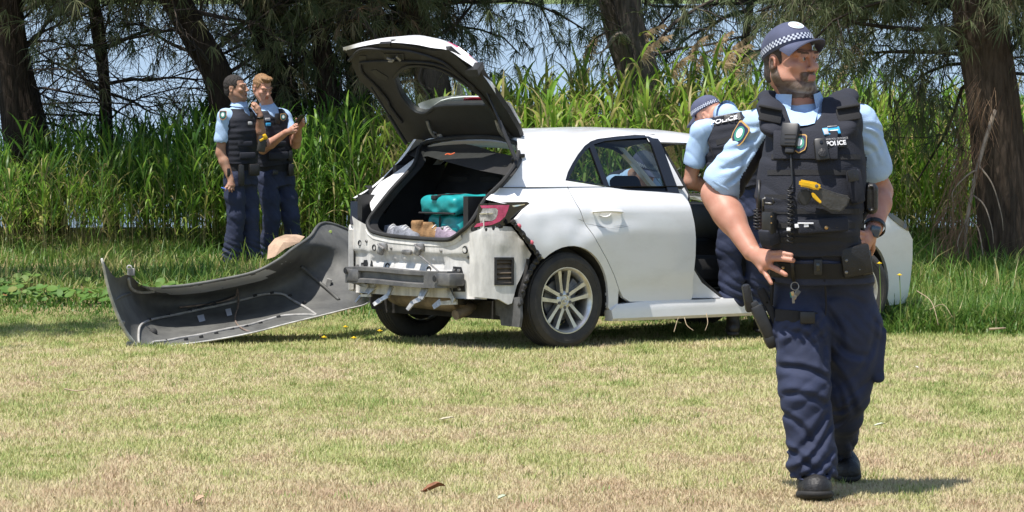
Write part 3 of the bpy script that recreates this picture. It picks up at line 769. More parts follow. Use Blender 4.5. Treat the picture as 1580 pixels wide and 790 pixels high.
def panel(name, poly, f, mat, parent, holes=(), step=.035, depth=.02, flip=False, mb=None, build=True, m=0):
    """f(uv array, depth) -> 3D; the rim is turned in by depth"""
    vs, T, loops = fill(poly, holes, step)
    M_ = mb or MB()
    M_.add(f(vs, 0.), [t[::-1] for t in T] if flip else T, m)
    if depth:
        for l in loops:
            k = len(l)
            M_.add(np.concatenate([f(l, 0.), f(l, depth)]), [(i, (i + 1) % k, k + (i + 1) % k, k + i) for i in range(k)], m)
    if not build: return M_
    return M_.build(name, mat, parent, smooth=True, angle=50)
def fside(s=-1, off=0., dents=True):
    def f(q, d):
        q = np.asarray(q, float); return np.stack([q[:, 0], s * (side_w(q[:, 0], q[:, 1], dents and s < 0) - off - d), q[:, 1]], -1)
    return f
def px_side(pts): return np.array([hit_side(*p)[[0, 2]] for p in pts])
# ---- materials
M_PAINT = bpy.data.materials.new('white_paint'); M_PAINT.use_nodes = True
t = M_PAINT.node_tree; L = t.links; b = t.nodes['Principled BSDF']
b.inputs['Roughness'].default_value = .38; b.inputs['Coat Weight'].default_value = .8; b.inputs['Coat Roughness'].default_value = .06
tc = t.nodes.new('ShaderNodeTexCoord'); n1 = t.nodes.new('ShaderNodeTexNoise'); n1.inputs['Scale'].default_value = 3.5; n1.inputs['Detail'].default_value = 8; n1.inputs['Roughness'].default_value = .7
mp = t.nodes.new('ShaderNodeMapping'); mp.inputs['Scale'].default_value = (1, 1, 2.2); L.new(tc.outputs['Object'], mp.inputs['Vector']); L.new(mp.outputs['Vector'], n1.inputs['Vector'])
r = t.nodes.new('ShaderNodeValToRGB'); r.color_ramp.elements[0].position = .30; r.color_ramp.elements[1].position = .52
r.color_ramp.elements[0].color = (.74, .738, .73, 1); r.color_ramp.elements[1].color = (.80, .80, .80, 1)
L.new(n1.outputs['Fac'], r.inputs['Fac']); L.new(r.outputs['Color'], b.inputs['Base Color'])
M_GRIME = pm('grimy_white_metal', (.62, .605, .57), .55, var=.22, vs=7, st=(2.2, 2.2, .55), bump=.15, bs=30)
M_GRIME.node_tree.nodes['Principled BSDF'].inputs['Coat Weight'].default_value = .2
M_BLK = pm('black_plastic', (.018, .018, .019), .5, var=.3, vs=10)
M_TRIM = pm('dark_grey_trim', (.020, .019, .018), .62, var=.25, vs=14, bump=.15, bs=120)
M_GLOSS = pm('gloss_black', (.012, .012, .013), .12, coat=.6)
M_RUB = pm('rubber', (.022, .022, .022), .75, var=.4, vs=9, bump=.2, bs=60)
M_TYRE = pm('tyre_rubber', (.030, .029, .028), .8, var=.45, vs=7, col2=(.055, .05, .043), bump=.15, bs=80)
M_ALLOY = pm('alloy', (.62, .61, .58), .32, metal=.85, var=.2, vs=12)
M_STEEL = pm('dusty_steel', (.30, .29, .28), .5, metal=.6, var=.45, vs=14, bump=.15, bs=60)
M_STEELD = pm('dark_coated_steel', (.10, .10, .105), .5, metal=.3, var=.5, vs=9, col2=(.19, .185, .175), bump=.15, bs=50)
M_RUST = pm('muffler_metal', (.20, .16, .12), .6, metal=.35, var=.5, vs=8)
M_UNDER = pm('underbody', (.03, .028, .026), .9, var=.5, vs=8)
M_FAB = pm('black_seat_cloth', (.014, .014, .015), .9, bump=.2, bs=150)
M_RED = pm('red_lens', (.40, .02, .05), .12, coat=.6, var=.25, vs=30)
M_REDM = pm('magenta_lens', (.50, .05, .14), .12, coat=.6, var=.3, vs=40)
M_CLEAR = pm('clear_lens', (.50, .48, .48), .14, metal=.3, coat=.6, var=.5, vs=28)
M_CHROME = pm('chrome', (.8, .8, .8), .08, metal=1)
M_ORANGE = pm('orange_loop', (.75, .12, .03), .6)
def glass_mat(name, tintc, alpha, rough=.02, ior=1.5):
    m = bpy.data.materials.new(name); m.use_nodes = True
    t = m.node_tree; L = t.links
    g = t.nodes.new('ShaderNodeBsdfGlossy'); g.inputs['Roughness'].default_value = rough; g.inputs['Color'].default_value = (1, 1, 1, 1)
    tr = t.nodes.new('ShaderNodeBsdfTransparent'); tr.inputs['Color'].default_value = (*tintc, 1)
    lw = t.nodes.new('ShaderNodeLayerWeight'); pw = t.nodes.new('ShaderNodeMath'); pw.operation = 'POWER'; pw.inputs[1].default_value = 4.5; fr = t.nodes.new('ShaderNodeMath'); fr.operation = 'MULTIPLY_ADD'; fr.inputs[1].default_value = .9 * (ior - 1) / .5; fr.inputs[2].default_value = .045 * (ior - 1) / .5
    L.new(lw.outputs['Facing'], pw.inputs[0]); L.new(pw.outputs[0], fr.inputs[0])
    mx = t.nodes.new('ShaderNodeMixShader'); L.new(fr.outputs[0], mx.inputs[0]); L.new(tr.outputs[0], mx.inputs[1]); L.new(g.outputs[0], mx.inputs[2])
    L.new(mx.outputs[0], t.nodes['Material Output'].inputs['Surface']); return m
M_GLASS = glass_mat('side_glass', (.38, .44, .43), .3)
M_GLASSR = glass_mat('rear_screen_glass', (.80, .86, .83), .3, ior=1.28)
car = empty('parked_car', mat=CARM)
tag(car, 'white hatchback on the lawn, boot lid raised, rear bumper torn off, front door open', 'car')
def part(mb, name, mat, smooth=True, angle=40, parent=None): return mb.build(name, mat, parent or car, smooth=smooth, angle=angle)
# ---- side panels
door_px = C3((200, 232), (208, 258), (215, 275), (235, 310), (262, 365), (300, 430), (335, 490), (358, 540), (375, 590), (388, 617), (410, 631), (500, 631), (600, 629), (613, 623), (617, 600), (617, 560), (622, 520), (626, 480), (627, 420), (622, 370), (613, 330), (602, 300), (583, 277), (575, 275), (500, 269), (400, 263), (325, 252))
DOOR = px_side(door_px)
def grow(P, d):
    P = np.asarray(P, float); n = len(P); out = []
    ar = sum(P[i][0] * P[(i + 1) % n][1] - P[(i + 1) % n][0] * P[i][1] for i in range(n)); s = 1 if ar > 0 else -1
    for i in range(n):
        a, b_, c = P[i - 1], P[i], P[(i + 1) % n]
        e1 = (b_ - a) / (np.linalg.norm(b_ - a) + 1e-9); e2 = (c - b_) / (np.linalg.norm(c - b_) + 1e-9)
        nn = np.array([e1[1] + e2[1], -e1[0] - e2[0]]); nn /= np.linalg.norm(nn) + 1e-9
        out.append(b_ + nn * d * s)
    return np.array(out)
win_px = C3((199, 229), (207, 205), (222, 176), (240, 147), (262, 119), (282, 104), (305, 96), (370, 88), (430, 83), (492, 80), (575, 274), (500, 268), (400, 261), (325, 249))
WIN = px_side(win_px)
gq = px_side(C3((210, 226), (228, 188), (248, 154), (268, 130), (279, 122), (325, 246), (260, 235)))
gm = px_side(C3((292, 113), (330, 101), (400, 94), (470, 90), (537, 267), (430, 263), (343, 250)))
quarter_px = door_px[0:9][::-1] + [p for p in C3((197, 228), (205, 203), (219, 174), (237, 145), (259, 116), (280, 101), (304, 93), (370, 84), (430, 79), (492, 76))]
QTR = np.vstack([px_side(quarter_px)])
# quarter: door gap, window frame, roof rail, rear edge, lamp, arch
rail_x = [1.02, .8, .5, .2, 0., -.10]
RAILZ = lambda x: np.interp(x, [-.2, 0., .3, .8, 1.4, 1.9], [1.345, 1.372, 1.395, 1.405, 1.395, 1.34])
q_rail = [(x, float(RAILZ(x))) for x in (.93, .8, .65, .5, .35, .2, .08, -.03)]
q_rear = px_side([(802, 214), (803, 232), (798, 252), (786, 274), (770, 293), (756, 309)])
q_lamp = px_side([(776, 314), (800, 313), (816, 315), (806, 328), (797, 338), (800, 350), (812, 368), (826, 385), (836, 396)])
q_arch = [(.36 * math.cos(a), .30 + .375 * math.sin(a)) for a in np.linspace(math.radians(128), math.radians(-6), 17)]
q_bot = px_side(C3((345, 600), (375, 596)))
door_gap = grow(DOOR, .006)
gapq = door_gap[0:9][::-1]             # up the rear edge of the door
winq = grow(WIN, .004)[0:10]
QPOLY = np.vstack([gapq, winq, np.array(q_rail), q_rear, q_lamp, np.array(q_arch), [(.372, .245), (float(gapq[0][0]) - .008, .245)]])
panel('quarter_panel', QPOLY, fside(), M_PAINT, car, step=.03, depth=.03)
panel('quarter_panel', QPOLY, fside(1), M_PAINT, car, step=.05, depth=.03, flip=True)
for s in (-1, 1):
    st = .03 if s < 0 else .06
    d = panel('rear_door', DOOR, fside(s), M_PAINT, car, step=st, depth=.03, flip=s > 0)
    fr = panel('window_frame', WIN, fside(s, .004), M_GLOSS, d, holes=[gq, gm], step=.05, depth=.02, flip=s > 0)
    g1 = panel('quarter_glass', grow(gq, .008), fside(s, .016), M_GLASS, d, step=.06, depth=0, flip=s > 0)
    g2 = panel('door_glass', grow(gm, .008), fside(s, .016), M_GLASS, d, step=.06, depth=0, flip=s > 0)
    # handle
    hx0, hz0 = hit_side(*C3((285, 333))[0])[[0, 2]]; hx1, hz1 = hit_side(*C3((383, 335))[0])[[0, 2]]
    mb = MB(); xs_ = np.linspace(hx0, hx1, 12); zz_ = np.linspace(hz0, hz1, 12)
    bulge = np.array([.006, .022, .03, .033, .034, .034, .034, .033, .03, .026, .02, .006])
    P = np.stack([xs_, s * (side_w(xs_, zz_, False) + bulge), zz_ - .002 + .006 * np.sin(np.linspace(0, 3.14, 12))], -1)
    rad = np.array([.010, .015, .016, .0155, .015, .015, .015, .015, .016, .017, .016, .010])
    mb.tube(P, rad, 10, flat=.75); h = part(mb, 'handle', M_PAINT, parent=d)
    mb = MB(); q = np.linspace(0, 2 * math.pi, 17)[:-1]
    cx_, cz_ = hx0 + .42 * (hx1 - hx0), hz0 - .012
    ring = np.stack([cx_ + .055 * np.cos(q), s * (side_w(cx_ + .055 * np.cos(q), cz_ + .026 * np.sin(q), False) + .0015), cz_ + .026 * np.sin(q)], -1)
    inn = np.stack([cx_ + .03 * np.cos(q), s * (side_w(cx_, cz_, False) - .012) + 0 * q, cz_ + .012 * np.sin(q)], -1)
    mb.strip(np.vstack([ring, ring[:1]]), np.vstack([inn, inn[:1]])); mb.add(inn, [list(range(16))])
    part(mb, 'handle_cup', M_PAINT, parent=d)
    # rocker / sill skirt
    sill = [(.372, .240), (.43, .278), (.60, .288), (1.1, .288), (1.6, .288), (2.24, .288), (2.27, .20), (2.24, .165), (1.6, .165), (1.0, .165), (.55, .165), (.385, .168)]
    def fs(q, dd, s=s):
        q = np.asarray(q, float); return np.stack([q[:, 0], s * (.880 + .004 * np.clip((.24 - q[:, 1]) / .05, 0, 1) - .012 * np.clip((q[:, 1] - .255) / .03, 0, 1) - .03 * np.clip((.18 - q[:, 1]) / .02, 0, 1) - dd), q[:, 1]], -1)
    panel('sill_skirt', sill, fs, M_PAINT, car, step=.02, depth=.08, flip=s > 0)
    # B pillar below the belt, sill step and front opening surround
    mb = MB()
    P0 = [(1.05, .30), (1.0, .40), (1.0, .52), (1.0, .65), (1.0, .88), (1.06, 1.0), (1.0, 1.38)]
    P1 = [(1.42, .292), (1.24, .40), (1.13, .52), (1.09, .65), (1.09, .88), (1.14, 1.0), (1.05, 1.385)]
    A = [(x, s * (float(side_w(x, z, False)) - .045), z) for x, z in P0]; B_ = [(x, s * (float(side_w(x, z, False)) - .055), z) for x, z in P1]
    Cc = [(x + .04, s * (float(side_w(x, z, False)) - .17), z) for x, z in P1]
    mb.strip(A, B_, k=2); mb.strip(B_, Cc, k=2)
    mb.strip([(1.0, s * .865, .272), (2.3, s * .865, .272)], [(1.0, s * .76, .30), (2.3, s * .76, .30)], k=3)
    mb.strip([(1.0, s * .76, .30), (2.3, s * .76, .30)], [(1.0, s * .70, .22), (2.3, s * .70, .22)])
    # roof rail above the front door and windscreen pillar
    ra = [(x, s * float(side_w(x, RAILZ(x), False)), float(RAILZ(x))) for x in np.linspace(.92, 1.75, 10)]
    rb_ = [(x, s * (float(side_w(x, z - .045, False)) - .012), z - .045) for x, _, z in ra]
    mb.strip(ra, rb_, k=2); mb.strip(rb_, [(x, s * (abs(y) - .06), z - .012) for x, y, z in rb_], k=1)
    pil = [(1.75, float(RAILZ(1.75))), (1.95, 1.24), (2.2, 1.08), (2.38, .97)]
    pa = [(x, s * (float(side_w(x, z, False)) - .005), z) for x, z in pil]; pb = [(x - .06, s * (float(side_w(x, z, False)) - .015), z - .035) for x, z in pil]
    mb.strip(pa, pb, k=1); mb.strip(pb, [(x - .02, s * (abs(y) - .07), z) for x, y, z in pb])
    part(mb, 'body_frame', M_PAINT)
    # black seals of the front opening
    mb = MB()
    z_ = [(1.44, .30), (1.27, .41), (1.15, .53), (1.11, .65), (1.11, .88), (1.165, 1.02), (1.09, 1.30), (1.12, 1.335), (1.3, 1.352), (1.6, 1.325), (1.75, 1.28)]
    mb.tube(spline([(x, s * (float(side_w(x, z, False)) - .085), z) for x, z in z_], 4), .013, 6)
    part(mb, 'door_seal', M_RUB)
    # front fender
    fend_px = [(1200, 332), (1260, 326), (1320, 327), (1366, 336), (1392, 354), (1408, 373), (1409, 400), (1406, 440), (1402, 468)]
    FE = [(2.30, .95), (2.55, .93), (2.85, .885), (3.02, .84), (3.18, .77), (3.30, .66), (3.315, .52), (3.30, .36), (3.27, .20), (3.06, .19)] + [(2.64 + .37 * math.cos(a), .30 + .375 * math.sin(a)) for a in np.linspace(math.radians(-8), math.radians(188), 22)] + [(2.27, .20), (2.25, .27), (2.25, .6), (2.28, .85)]
    panel('front_fender', FE, fside(s), M_PAINT, car, step=.05, depth=.03, flip=s > 0)
    # headlamp
    HL = [(2.93, .875), (3.05, .835), (3.19, .775), (3.23, .72), (3.12, .755), (3.0, .815)]
    panel('headlight', HL, fside(s, -.008), [M_GLOSS, M_CLEAR], car, step=.04, depth=.05, flip=s > 0)
    # wheel arch liners
    mb = MB()
    for wx in (0., 2.64):
        arc = np.array([(wx + .36 * math.cos(a), .30 + .372 * math.sin(a)) for a in np.linspace(-.25, math.pi + .25, 20)])
        o_ = [(x, s * (float(side_w(x, max(z, .2), False)) - .02), z) for x, z in arc]; i_ = [(x, s * .55, z) for x, z in arc]
        mb.strip(o_, i_, k=2); mb.add([(x, s * .55, z) for x, z in arc], [list(range(20))])
        part(mb, 'arch_liner', M_UNDER); mb = MB()
# roof skin
xs_ = np.linspace(-.07, 1.78, 30); tt = np.linspace(-1, 1, 25)
def roof_z(x): return np.interp(x, [-.2, 0., .3, .8, 1.3, 1.8], [1.41, 1.425, 1.448, 1.462, 1.452, 1.40])
G = []
for x in xs_:
    we = float(side_w(x, RAILZ(x), False)); ze = float(RAILZ(x))
    G.append([(x, we * q, ze + (float(roof_z(x)) - ze) * (1 - abs(q) ** 2.6)) for q in tt])
G = np.array(G)
mb = MB(); mb.grid(G); roof = part(mb, 'roof', M_PAINT, angle=60)
mb = MB(); mb.grid(G * np.array([1, .96, 1]) + np.array([0, 0, -.035])); part(mb, 'roof_lining', M_TRIM)
# rear edge of the roof: drip channel under the hinges
mb = MB()
mb.strip(G[0], G[0] + np.array([-.005, 0, -.035]), k=1); mb.strip(G[0] + np.array([-.005, 0, -.035]), G[0] * np.array([1, .95, 1]) + np.array([-.05, 0, -.055]), k=1)
mb.strip(G[0] * np.array([1, .95, 1]) + np.array([-.05, 0, -.055]), G[0] * np.array([1, .92, 1]) + np.array([.03, 0, -.10]), k=1)
part(mb, 'roof_end_channel', M_PAINT)
# bonnet and windscreen
mb = MB()
G = np.array([[(x, yq * float(side_w(min(x, 3.1), .93, False)) * (.97 - .06 * max(0, x - 2.9)), z + .035 * (1 - yq ** 2)) for yq in np.linspace(-1, 1, 15)] for x, z in ((2.36, .965), (2.6, .945), (2.85, .905), (3.05, .85), (3.22, .77))])
mb.grid(G); part(mb, 'bonnet', M_PAINT)
mb = MB(); A = [(2.36, .80 * q, .985 + .02 * (1 - q * q)) for q in np.linspace(-1, 1, 9)]; B_ = [(1.76 + .04 * (1 - q * q), .58 * q, 1.385 + .02 * (1 - q * q)) for q in np.linspace(-1, 1, 9)]
mb.strip(A, B_, k=6); part(mb, 'windscreen', M_GLASS)
mb = MB()
cv = [(3.27 + .42 * (1 - abs(q) ** 2.2) - .0, .78 * q) for q in np.linspace(-1, 1, 21)]
mb.grid(np.array([[(x + dx, y, z) for x, y in cv] for z, dx in ((.20, -.06), (.30, -.02), (.48, 0), (.62, -.03), (.77, -.12))])); part(mb, 'front_bumper', M_PAINT)
mb = MB(); cv2 = [(3.30 + .42 * (1 - abs(q) ** 2.2) * .98, .52 * q) for q in np.linspace(-1, 1, 13)]
mb.grid(np.array([[(x + .02 + dx, y, z) for x, y in cv2] for z, dx in ((.22, -.04), (.40, -.02), (.52, -.02))])); part(mb, 'grille', M_BLK)
# ---- front door swung open about its front edge
hp = np.array([2.24, -.87]); oa = math.radians(62)
FD = np.array([(2.22, .30), (2.22, .6), (2.20, .92), (1.21, 1.0), (1.24, .75), (1.24, .5), (1.215, .29), (1.6, .285)])
FW = np.array([(2.18, .94), (1.75, 1.27), (1.5, 1.345), (1.05, 1.355), (1.17, 1.015)])
FG = np.array([(2.08, .97), (1.74, 1.225), (1.5, 1.30), (1.12, 1.31), (1.21, 1.03)])
def fdoor(off=0.):
    def f(q, dd):
        q = np.asarray(q, float); x = q[:, 0]; y = -(side_w(x, q[:, 1], False) - off - dd)
        X, Y = x - hp[0], y - hp[1]; c, s_ = math.cos(oa), math.sin(oa)
        return np.stack([hp[0] + X * c - Y * s_, hp[1] + X * s_ + Y * c, q[:, 1]], -1)
    return f
fd = panel('front_door', FD, fdoor(), M_PAINT, car, step=.06, depth=.07)
panel('window_frame', FW, fdoor(.005), M_GLOSS, fd, holes=[FG], step=.08, depth=.025)
panel('door_glass', grow(FG, .008), fdoor(.015), M_GLASS, fd, step=.1, depth=0)
panel('door_trim', FD, fdoor(.07), M_TRIM, fd, step=.1, depth=0, flip=True)
mb = MB(); mb.box((0, 0, 0), (.10, .20, .13), bev=.04); mb.xform(rotz(oa), fdoor()(np.array([[2.08, 1.02]]), -.12)[0]); part(mb, 'wing_mirror', M_PAINT, parent=fd)
# ---- floor, cabin and boot interior
mb = MB(); mb.box((1.3, 0, .25), (3.3, 1.36, .12)); mb.box((-.28, 0, .44), (.62, 1.0, .16)); mb.box((-.30, 0, .33), (.4, .8, .1), bev=.03); part(mb, 'underbody', M_UNDER, smooth=False)
mb = MB()
mb.box((2.1, 0, .78), (.34, 1.36, .30), bev=.08); mb.box((1.95, 0, .50), (.5, .30, .35), bev=.05); mb.tube([(1.93, -.37, .93), (2.1, -.37, .86)], .03, 8); part(mb, 'dashboard', M_BLK)
mb = MB(); q = np.linspace(0, 2 * math.pi, 25); ring = np.stack([1.90 - .07 * np.sin(q), -.37 + .18 * np.cos(q), .95 + .165 * np.sin(q)], -1); mb.tube(ring, .015, 8, cap=False); mb.box((1.91, -.37, .95), (.05, .30, .04), bev=.01); part(mb, 'steering_wheel', M_BLK)
for ys_ in (-.37, .37):
    mb = MB(); mb.box((1.45, ys_, .48), (.52, .50, .18), bev=.07); mb.box((1.10, ys_, .74), (.15, .48, .56), rot=roty(-.42), bev=.06); st_ = part(mb, 'front_seat', M_FAB)
    mb = MB(); mb.box((.94, ys_, 1.055), (.10, .26, .15), rot=roty(-.4), bev=.045); mb.tube([(.97, ys_ - .07, .96), (.95, ys_ - .07, 1.02)], .008, 6); mb.tube([(.97, ys_ + .07, .96), (.95, ys_ + .07, 1.02)], .008, 6); part(mb, 'headrest', M_FAB, parent=st_)
mb = MB(); mb.box((.50, 0, .47), (.5, 1.2, .16), bev=.06); mb.box((.20, 0, .76), (.14, 1.24, .56), rot=roty(-.3), bev=.05); rs = part(mb, 'rear_seat', M_FAB)
for ys_ in (-.36, 0, .36):
    mb = MB(); mb.box((.08, ys_, 1.08), (.08, .24, .12), rot=roty(-.3), bev=.035); part(mb, 'headrest', M_FAB, parent=rs)
mb = MB()
for s in (-1, 1):     # inner linings of the sides, below the glass
    xs2 = np.linspace(-.5, 1.1, 20)
    mb.strip([(x, s * (float(side_w(x, .98, False)) - .09), .30 if x > -.3 else .6) for x in xs2], [(x, s * (float(side_w(x, 1.03, False)) - .07), 1.03) for x in xs2], k=3)
    mb.strip([(x, s * (float(side_w(x, 1.03, False)) - .07), 1.03) for x in xs2], [(x, s * (float(side_w(x, 1.03, False)) - .012), 1.06) for x in xs2], k=1)
    cp = [(-.42, 1.05), (-.28, 1.2), (-.12, 1.33), (0.02, 1.37), (.25, 1.36), (.12, 1.25), (.02, 1.10), (0., 1.05)]
    mb.add([(x, s * (float(side_w(x, z, False)) - .03), z) for x, z in cp], [list(range(8))])
part(mb, 'side_lining', M_TRIM)
mb = MB()
mb.box((-.22, 0, .655), (.86, 1.06, .03)); mb.box((.19, 0, .80), (.03, 1.2, .6), rot=roty(-.25))
for s in (-1, 1): mb.box((-.22, s * .58, .82), (.80, .05, .36)); mb.box((-.1, s * .60, 1.08), (.42, .04, .24))
part(mb, 'boot_lining', M_BLK, smooth=False)
# ---- boot opening: seal, painted flange, roof end
ap_px = [(797, 221), (800, 231), (799, 240), (793, 257), (775, 281), (749, 307), (732, 335), (721, 349), (710, 358), (700, 366), (687, 370), (646, 368), (603, 364), (577, 358), (569, 351), (567.5, 344), (570, 338), (575, 330), (603, 294), (631, 264), (641, 250)]
AP = np.array([hit_rear(*p) for p in ap_px])
AP = np.vstack([AP, [(-.15, .50, 1.34), (-.12, .30, 1.375), (-.10, 0, 1.388), (-.10, -.25, 1.382)]])
APs = spline(np.vstack([AP, AP[:1]]), 3)
mb = MB(); mb.tube(APs, .015, 8, cap=False); part(mb, 'boot_seal', M_RUB)
mb = MB(); mb.strip(APs, APs * np.array([1, .96, 1]) + np.array([.07, 0, -.0]), k=1); part(mb, 'boot_inner_flange', M_BLK)
def fl(idx, outer, name='boot_flange', mat=M_PAINT, k=3):
    A = resample([AP[i] for i in idx], .03, False); B_ = resample(outer, .03, False)
    n = 24
    ia = np.linspace(0, 1, n); ra = np.array([np.interp(ia, np.linspace(0, 1, len(A)), A[:, j]) for j in range(3)]).T
    rb2 = np.array([np.interp(ia, np.linspace(0, 1, len(B_)), B_[:, j]) for j in range(3)]).T
    mb = MB(); mid = (ra + rb2) / 2 + np.array([-.012, 0, .004])
    mb.grid(np.stack([ra, ra * .55 + rb2 * .45 + np.array([-.010, 0, .0]), rb2])); part(mb, name, mat, angle=60)
sideedge = [np.array([x, -float(side_w(x, z, False)), z]) for x, z in np.vstack([q_rail[-1:], q_rear])]
fl([0, 1, 2, 3, 4, 5], sideedge)
lo_out = [hit_rear(*p) for p in ((566.8, 303), (573, 293), (583, 281), (600, 271), (618, 258), (637.7, 243))]
fl([17, 18, 19, 20], [p + np.array([.03, .015, 0]) for p in lo_out])
mb = MB(); A = np.array(lo_out) + np.array([.03, .015, 0]); B_ = A + np.array([.20, .20, -.02]); mb.strip(A, B_, k=2); part(mb, 'quarter_return', M_PAINT)
# ---- rear end panel under the sill
def rear_x(y, z):
    y = np.asarray(y, float); z = np.asarray(z, float)
    x = -.655 + .10 * np.clip(abs(y) / .76, 0, 1) ** 4
    step = 1 / (1 + np.exp(-(z - .615) / .006))
    x = x - .022 * step
    x = x + .012 * np.exp(-((z - .555) / .02) ** 2) * (abs(y) < .40)
    x = x - .010 * np.exp(-((z - .50) / .012) ** 2) * (abs(y) < .5)
    x = x - .012 * np.exp(-((abs(y) - .42) / .05) ** 2) * np.clip((z - .4) * 8, 0, 1) * (1 - step)
    x = x - .006 * np.sin(y * 60) * np.exp(-((z - .58) / .03) ** 2) * (abs(y) < .3)
    return x
ysg = np.linspace(.70, -.735, 110); zsg = np.concatenate([np.linspace(.335, .6, 40), np.linspace(.605, .735, 26)])
Yg, Zg = np.meshgrid(ysg, zsg, indexing='ij')
# the outline follows the photo: narrower at the left foot, top edge under the seal
top = np.interp(Yg, [-.735, -.60, -.45, .36, .45, .70], [.86, .80, .715, .735, .80, .86])
Zg2 = np.where(Zg > .60, .60 + (Zg - .60) * (top - .60) / .135, Zg)
mb = MB(); mb.grid(np.stack([rear_x(Yg, Zg2), Yg, Zg2], -1)); rp = part(mb, 'rear_panel', M_GRIME, angle=70)
mb = MB(); mb.strip([(-.648, y, .335) for y in (.68, -.70)], [(-.5, y, .325) for y in (.68, -.70)]); part(mb, 'rear_panel_lip', M_GRIME)
sillA = np.array([AP[i] for i in range(8, 16)])
mb = MB(); sA = resample(sillA, .04, False); mb.strip(sA + np.array([0, 0, -.012]), np.stack([rear_x(sA[:, 1], sA[:, 2] - .03) - .004, sA[:, 1], sA[:, 2] - .045], -1), k=2); part(mb, 'sill_edge', M_GRIME)
def on_panel(u, v):
    x = -.66
    for _ in range(20):
        P = hit_x(u, v, x); x = float(rear_x(P[1], P[2]))
    return P
# holes, studs, brackets and lock on the panel
for (u, v, r) in [(636 / 5.642 * 0 + 577.5, 382, .017), (717.5, 385.5, .020), (555.5, 375, .016), (598, 411, .018), (662, 416, .018)]:
    P = on_panel(u, v); mb = MB(); mb.lathe([(r * 1.35, .001), (r * 1.25, -.005), (r, -.005), (r * .8, .01), (.001, .012)], P, (1, 0, 0), 14); o = part(mb, 'drain_plug', [M_RUB])
for (u, v) in [(681, 387), (723, 397), (683, 352), (727, 420), (604, 383), (566, 372)]:
    P = on_panel(u, v); mb = MB(); mb.lathe([(.012, 0), (.012, -.004), (.008, -.010), (.001, -.011)], P, (1, 0, 0), 8); part(mb, 'stud', M_STEEL)
for (u, v) in [(593, 384), (650, 385)]:
    P = on_panel(u, v); mb = MB(); mb.box(P + (-.012, 0, .015), (.02, .085, .05), bev=.008); mb.box(P + (-.022, .01, -.01), (.03, .05, .06), rot=rotx(.3), bev=.01); mb.tube([P + (-.03, .03, .03), P + (-.045, 0, .02), P + (-.03, -.03, .0)], .008, 6); part(mb, 'exhaust_hanger', M_STEEL)
P = on_panel(630, 389); mb = MB(); mb.box(P + (-.012, 0, 0), (.025, .10, .035), bev=.012); part(mb, 'lamp_bracket', M_STEEL)
Pa, Pb = on_panel(652, 393), hit_x(677, 419, -.73); mb = MB(); mb.tube([Pa + (-.03, 0, 0), Pb], .006, 6); part(mb, 'loose_rod', M_STEEL)
# seam of sealant between panel and corner
mb = MB(); mb.tube(spline([on_panel(*p) + np.array([-.004, 0, 0]) for p in ((731, 362), (730, 375), (732, 395), (738, 420), (744, 440), (746, 456))], 5), np.array([.008] * 26) * (1 + .4 * np.sin(np.arange(26) * 2.3)), 6); part(mb, 'sealant_seam', pm('brown_sealant', (.33, .26, .19), .8, var=.5, vs=20))
# ---- bare corner between panel and wheel arch, with its vent
CORN = [(-.665, -.60), (-.645, -.68), (-.60, -.735), (-.52, -.775), (-.40, -.805), (-.26, -.825)]
def plan_len(P):
    c = np.array(CORN); best = (9, 0); acc = 0
    for a, b_ in zip(c[:-1], c[1:]):
        l = np.linalg.norm(b_ - a); s_ = np.clip(((P[:2] - a) @ (b_ - a)) / l ** 2, 0, 1); dd = np.linalg.norm(P[:2] - (a + (b_ - a) * s_))
        if dd < best[0] - 1e-9: best = (dd, acc + s_ * l)
        acc += l
    return best[1]
_cl = np.concatenate([[0], np.cumsum(np.linalg.norm(np.diff(np.array(CORN), axis=0), axis=1))])
def fcorn(s=-1, off=0.):
    c = np.array(CORN)
    def f(q, dd):
        q = np.asarray(q, float); x = np.interp(q[:, 0], _cl, c[:, 0]); y = np.interp(q[:, 0], _cl, c[:, 1])
        tx = np.interp(q[:, 0] + .01, _cl, c[:, 0]) - np.interp(q[:, 0] - .01, _cl, c[:, 0]); ty = np.interp(q[:, 0] + .01, _cl, c[:, 1]) - np.interp(q[:, 0] - .01, _cl, c[:, 1])
        l = np.hypot(tx, ty) + 1e-9; nx_, ny_ = ty / l, -tx / l          # outward
        rel = .010 * np.exp(-((q[:, 0] - .28) / .05) ** 2 - ((q[:, 1] - .70) / .05) ** 2) - .008 * np.exp(-((q[:, 1] - .80) / .02) ** 2) + .012 * np.exp(-((q[:, 0] - .42) / .03) ** 2) * (q[:, 1] < .72)
        k = off - dd + rel
        y = y + ny_ * k
        return np.stack([x + nx_ * k, y if s < 0 else -y, q[:, 1]], -1)
    return f
def px_corn(pts):
    out = []
    for p in pts: P = hit_plan(*p, CORN); out.append((plan_len(P), P[2]))
    return np.array(out)
corn_px = [(746, 457), (744, 440), (738, 420), (732, 395), (730, 372), (731, 360), (745, 352), (770, 348), (790, 350), (806, 372), (820, 392), (808, 415), (797, 440), (790, 468), (784, 470), (770, 462)]
CP = px_corn(corn_px)
CP[0:6, 0] = np.minimum(CP[0:6, 0], .06)
vent_px = px_corn([(764.5, 399), (790.5, 399), (790.5, 438), (764.5, 438)])
panel('rear_corner', CP, fcorn(), M_GRIME, car, holes=[vent_px], step=.025, depth=.03)
panel('rear_corner', CP, fcorn(1), M_GRIME, car, step=.05, depth=.03, flip=True)
vo = grow(vent_px, .012)
vt = panel('air_vent', vo, fcorn(-1, .008), M_RUB, car, holes=[grow(vent_px, -.010)], step=.03, depth=.02)
zc0, zc1 = vent_px[:, 1].min(), vent_px[:, 1].max(); a0, a1 = vent_px[:, 0].min(), vent_px[:, 0].max()
M_VENT = pm('brown_vent_flap', (.13, .10, .07), .7, var=.4, vs=20)
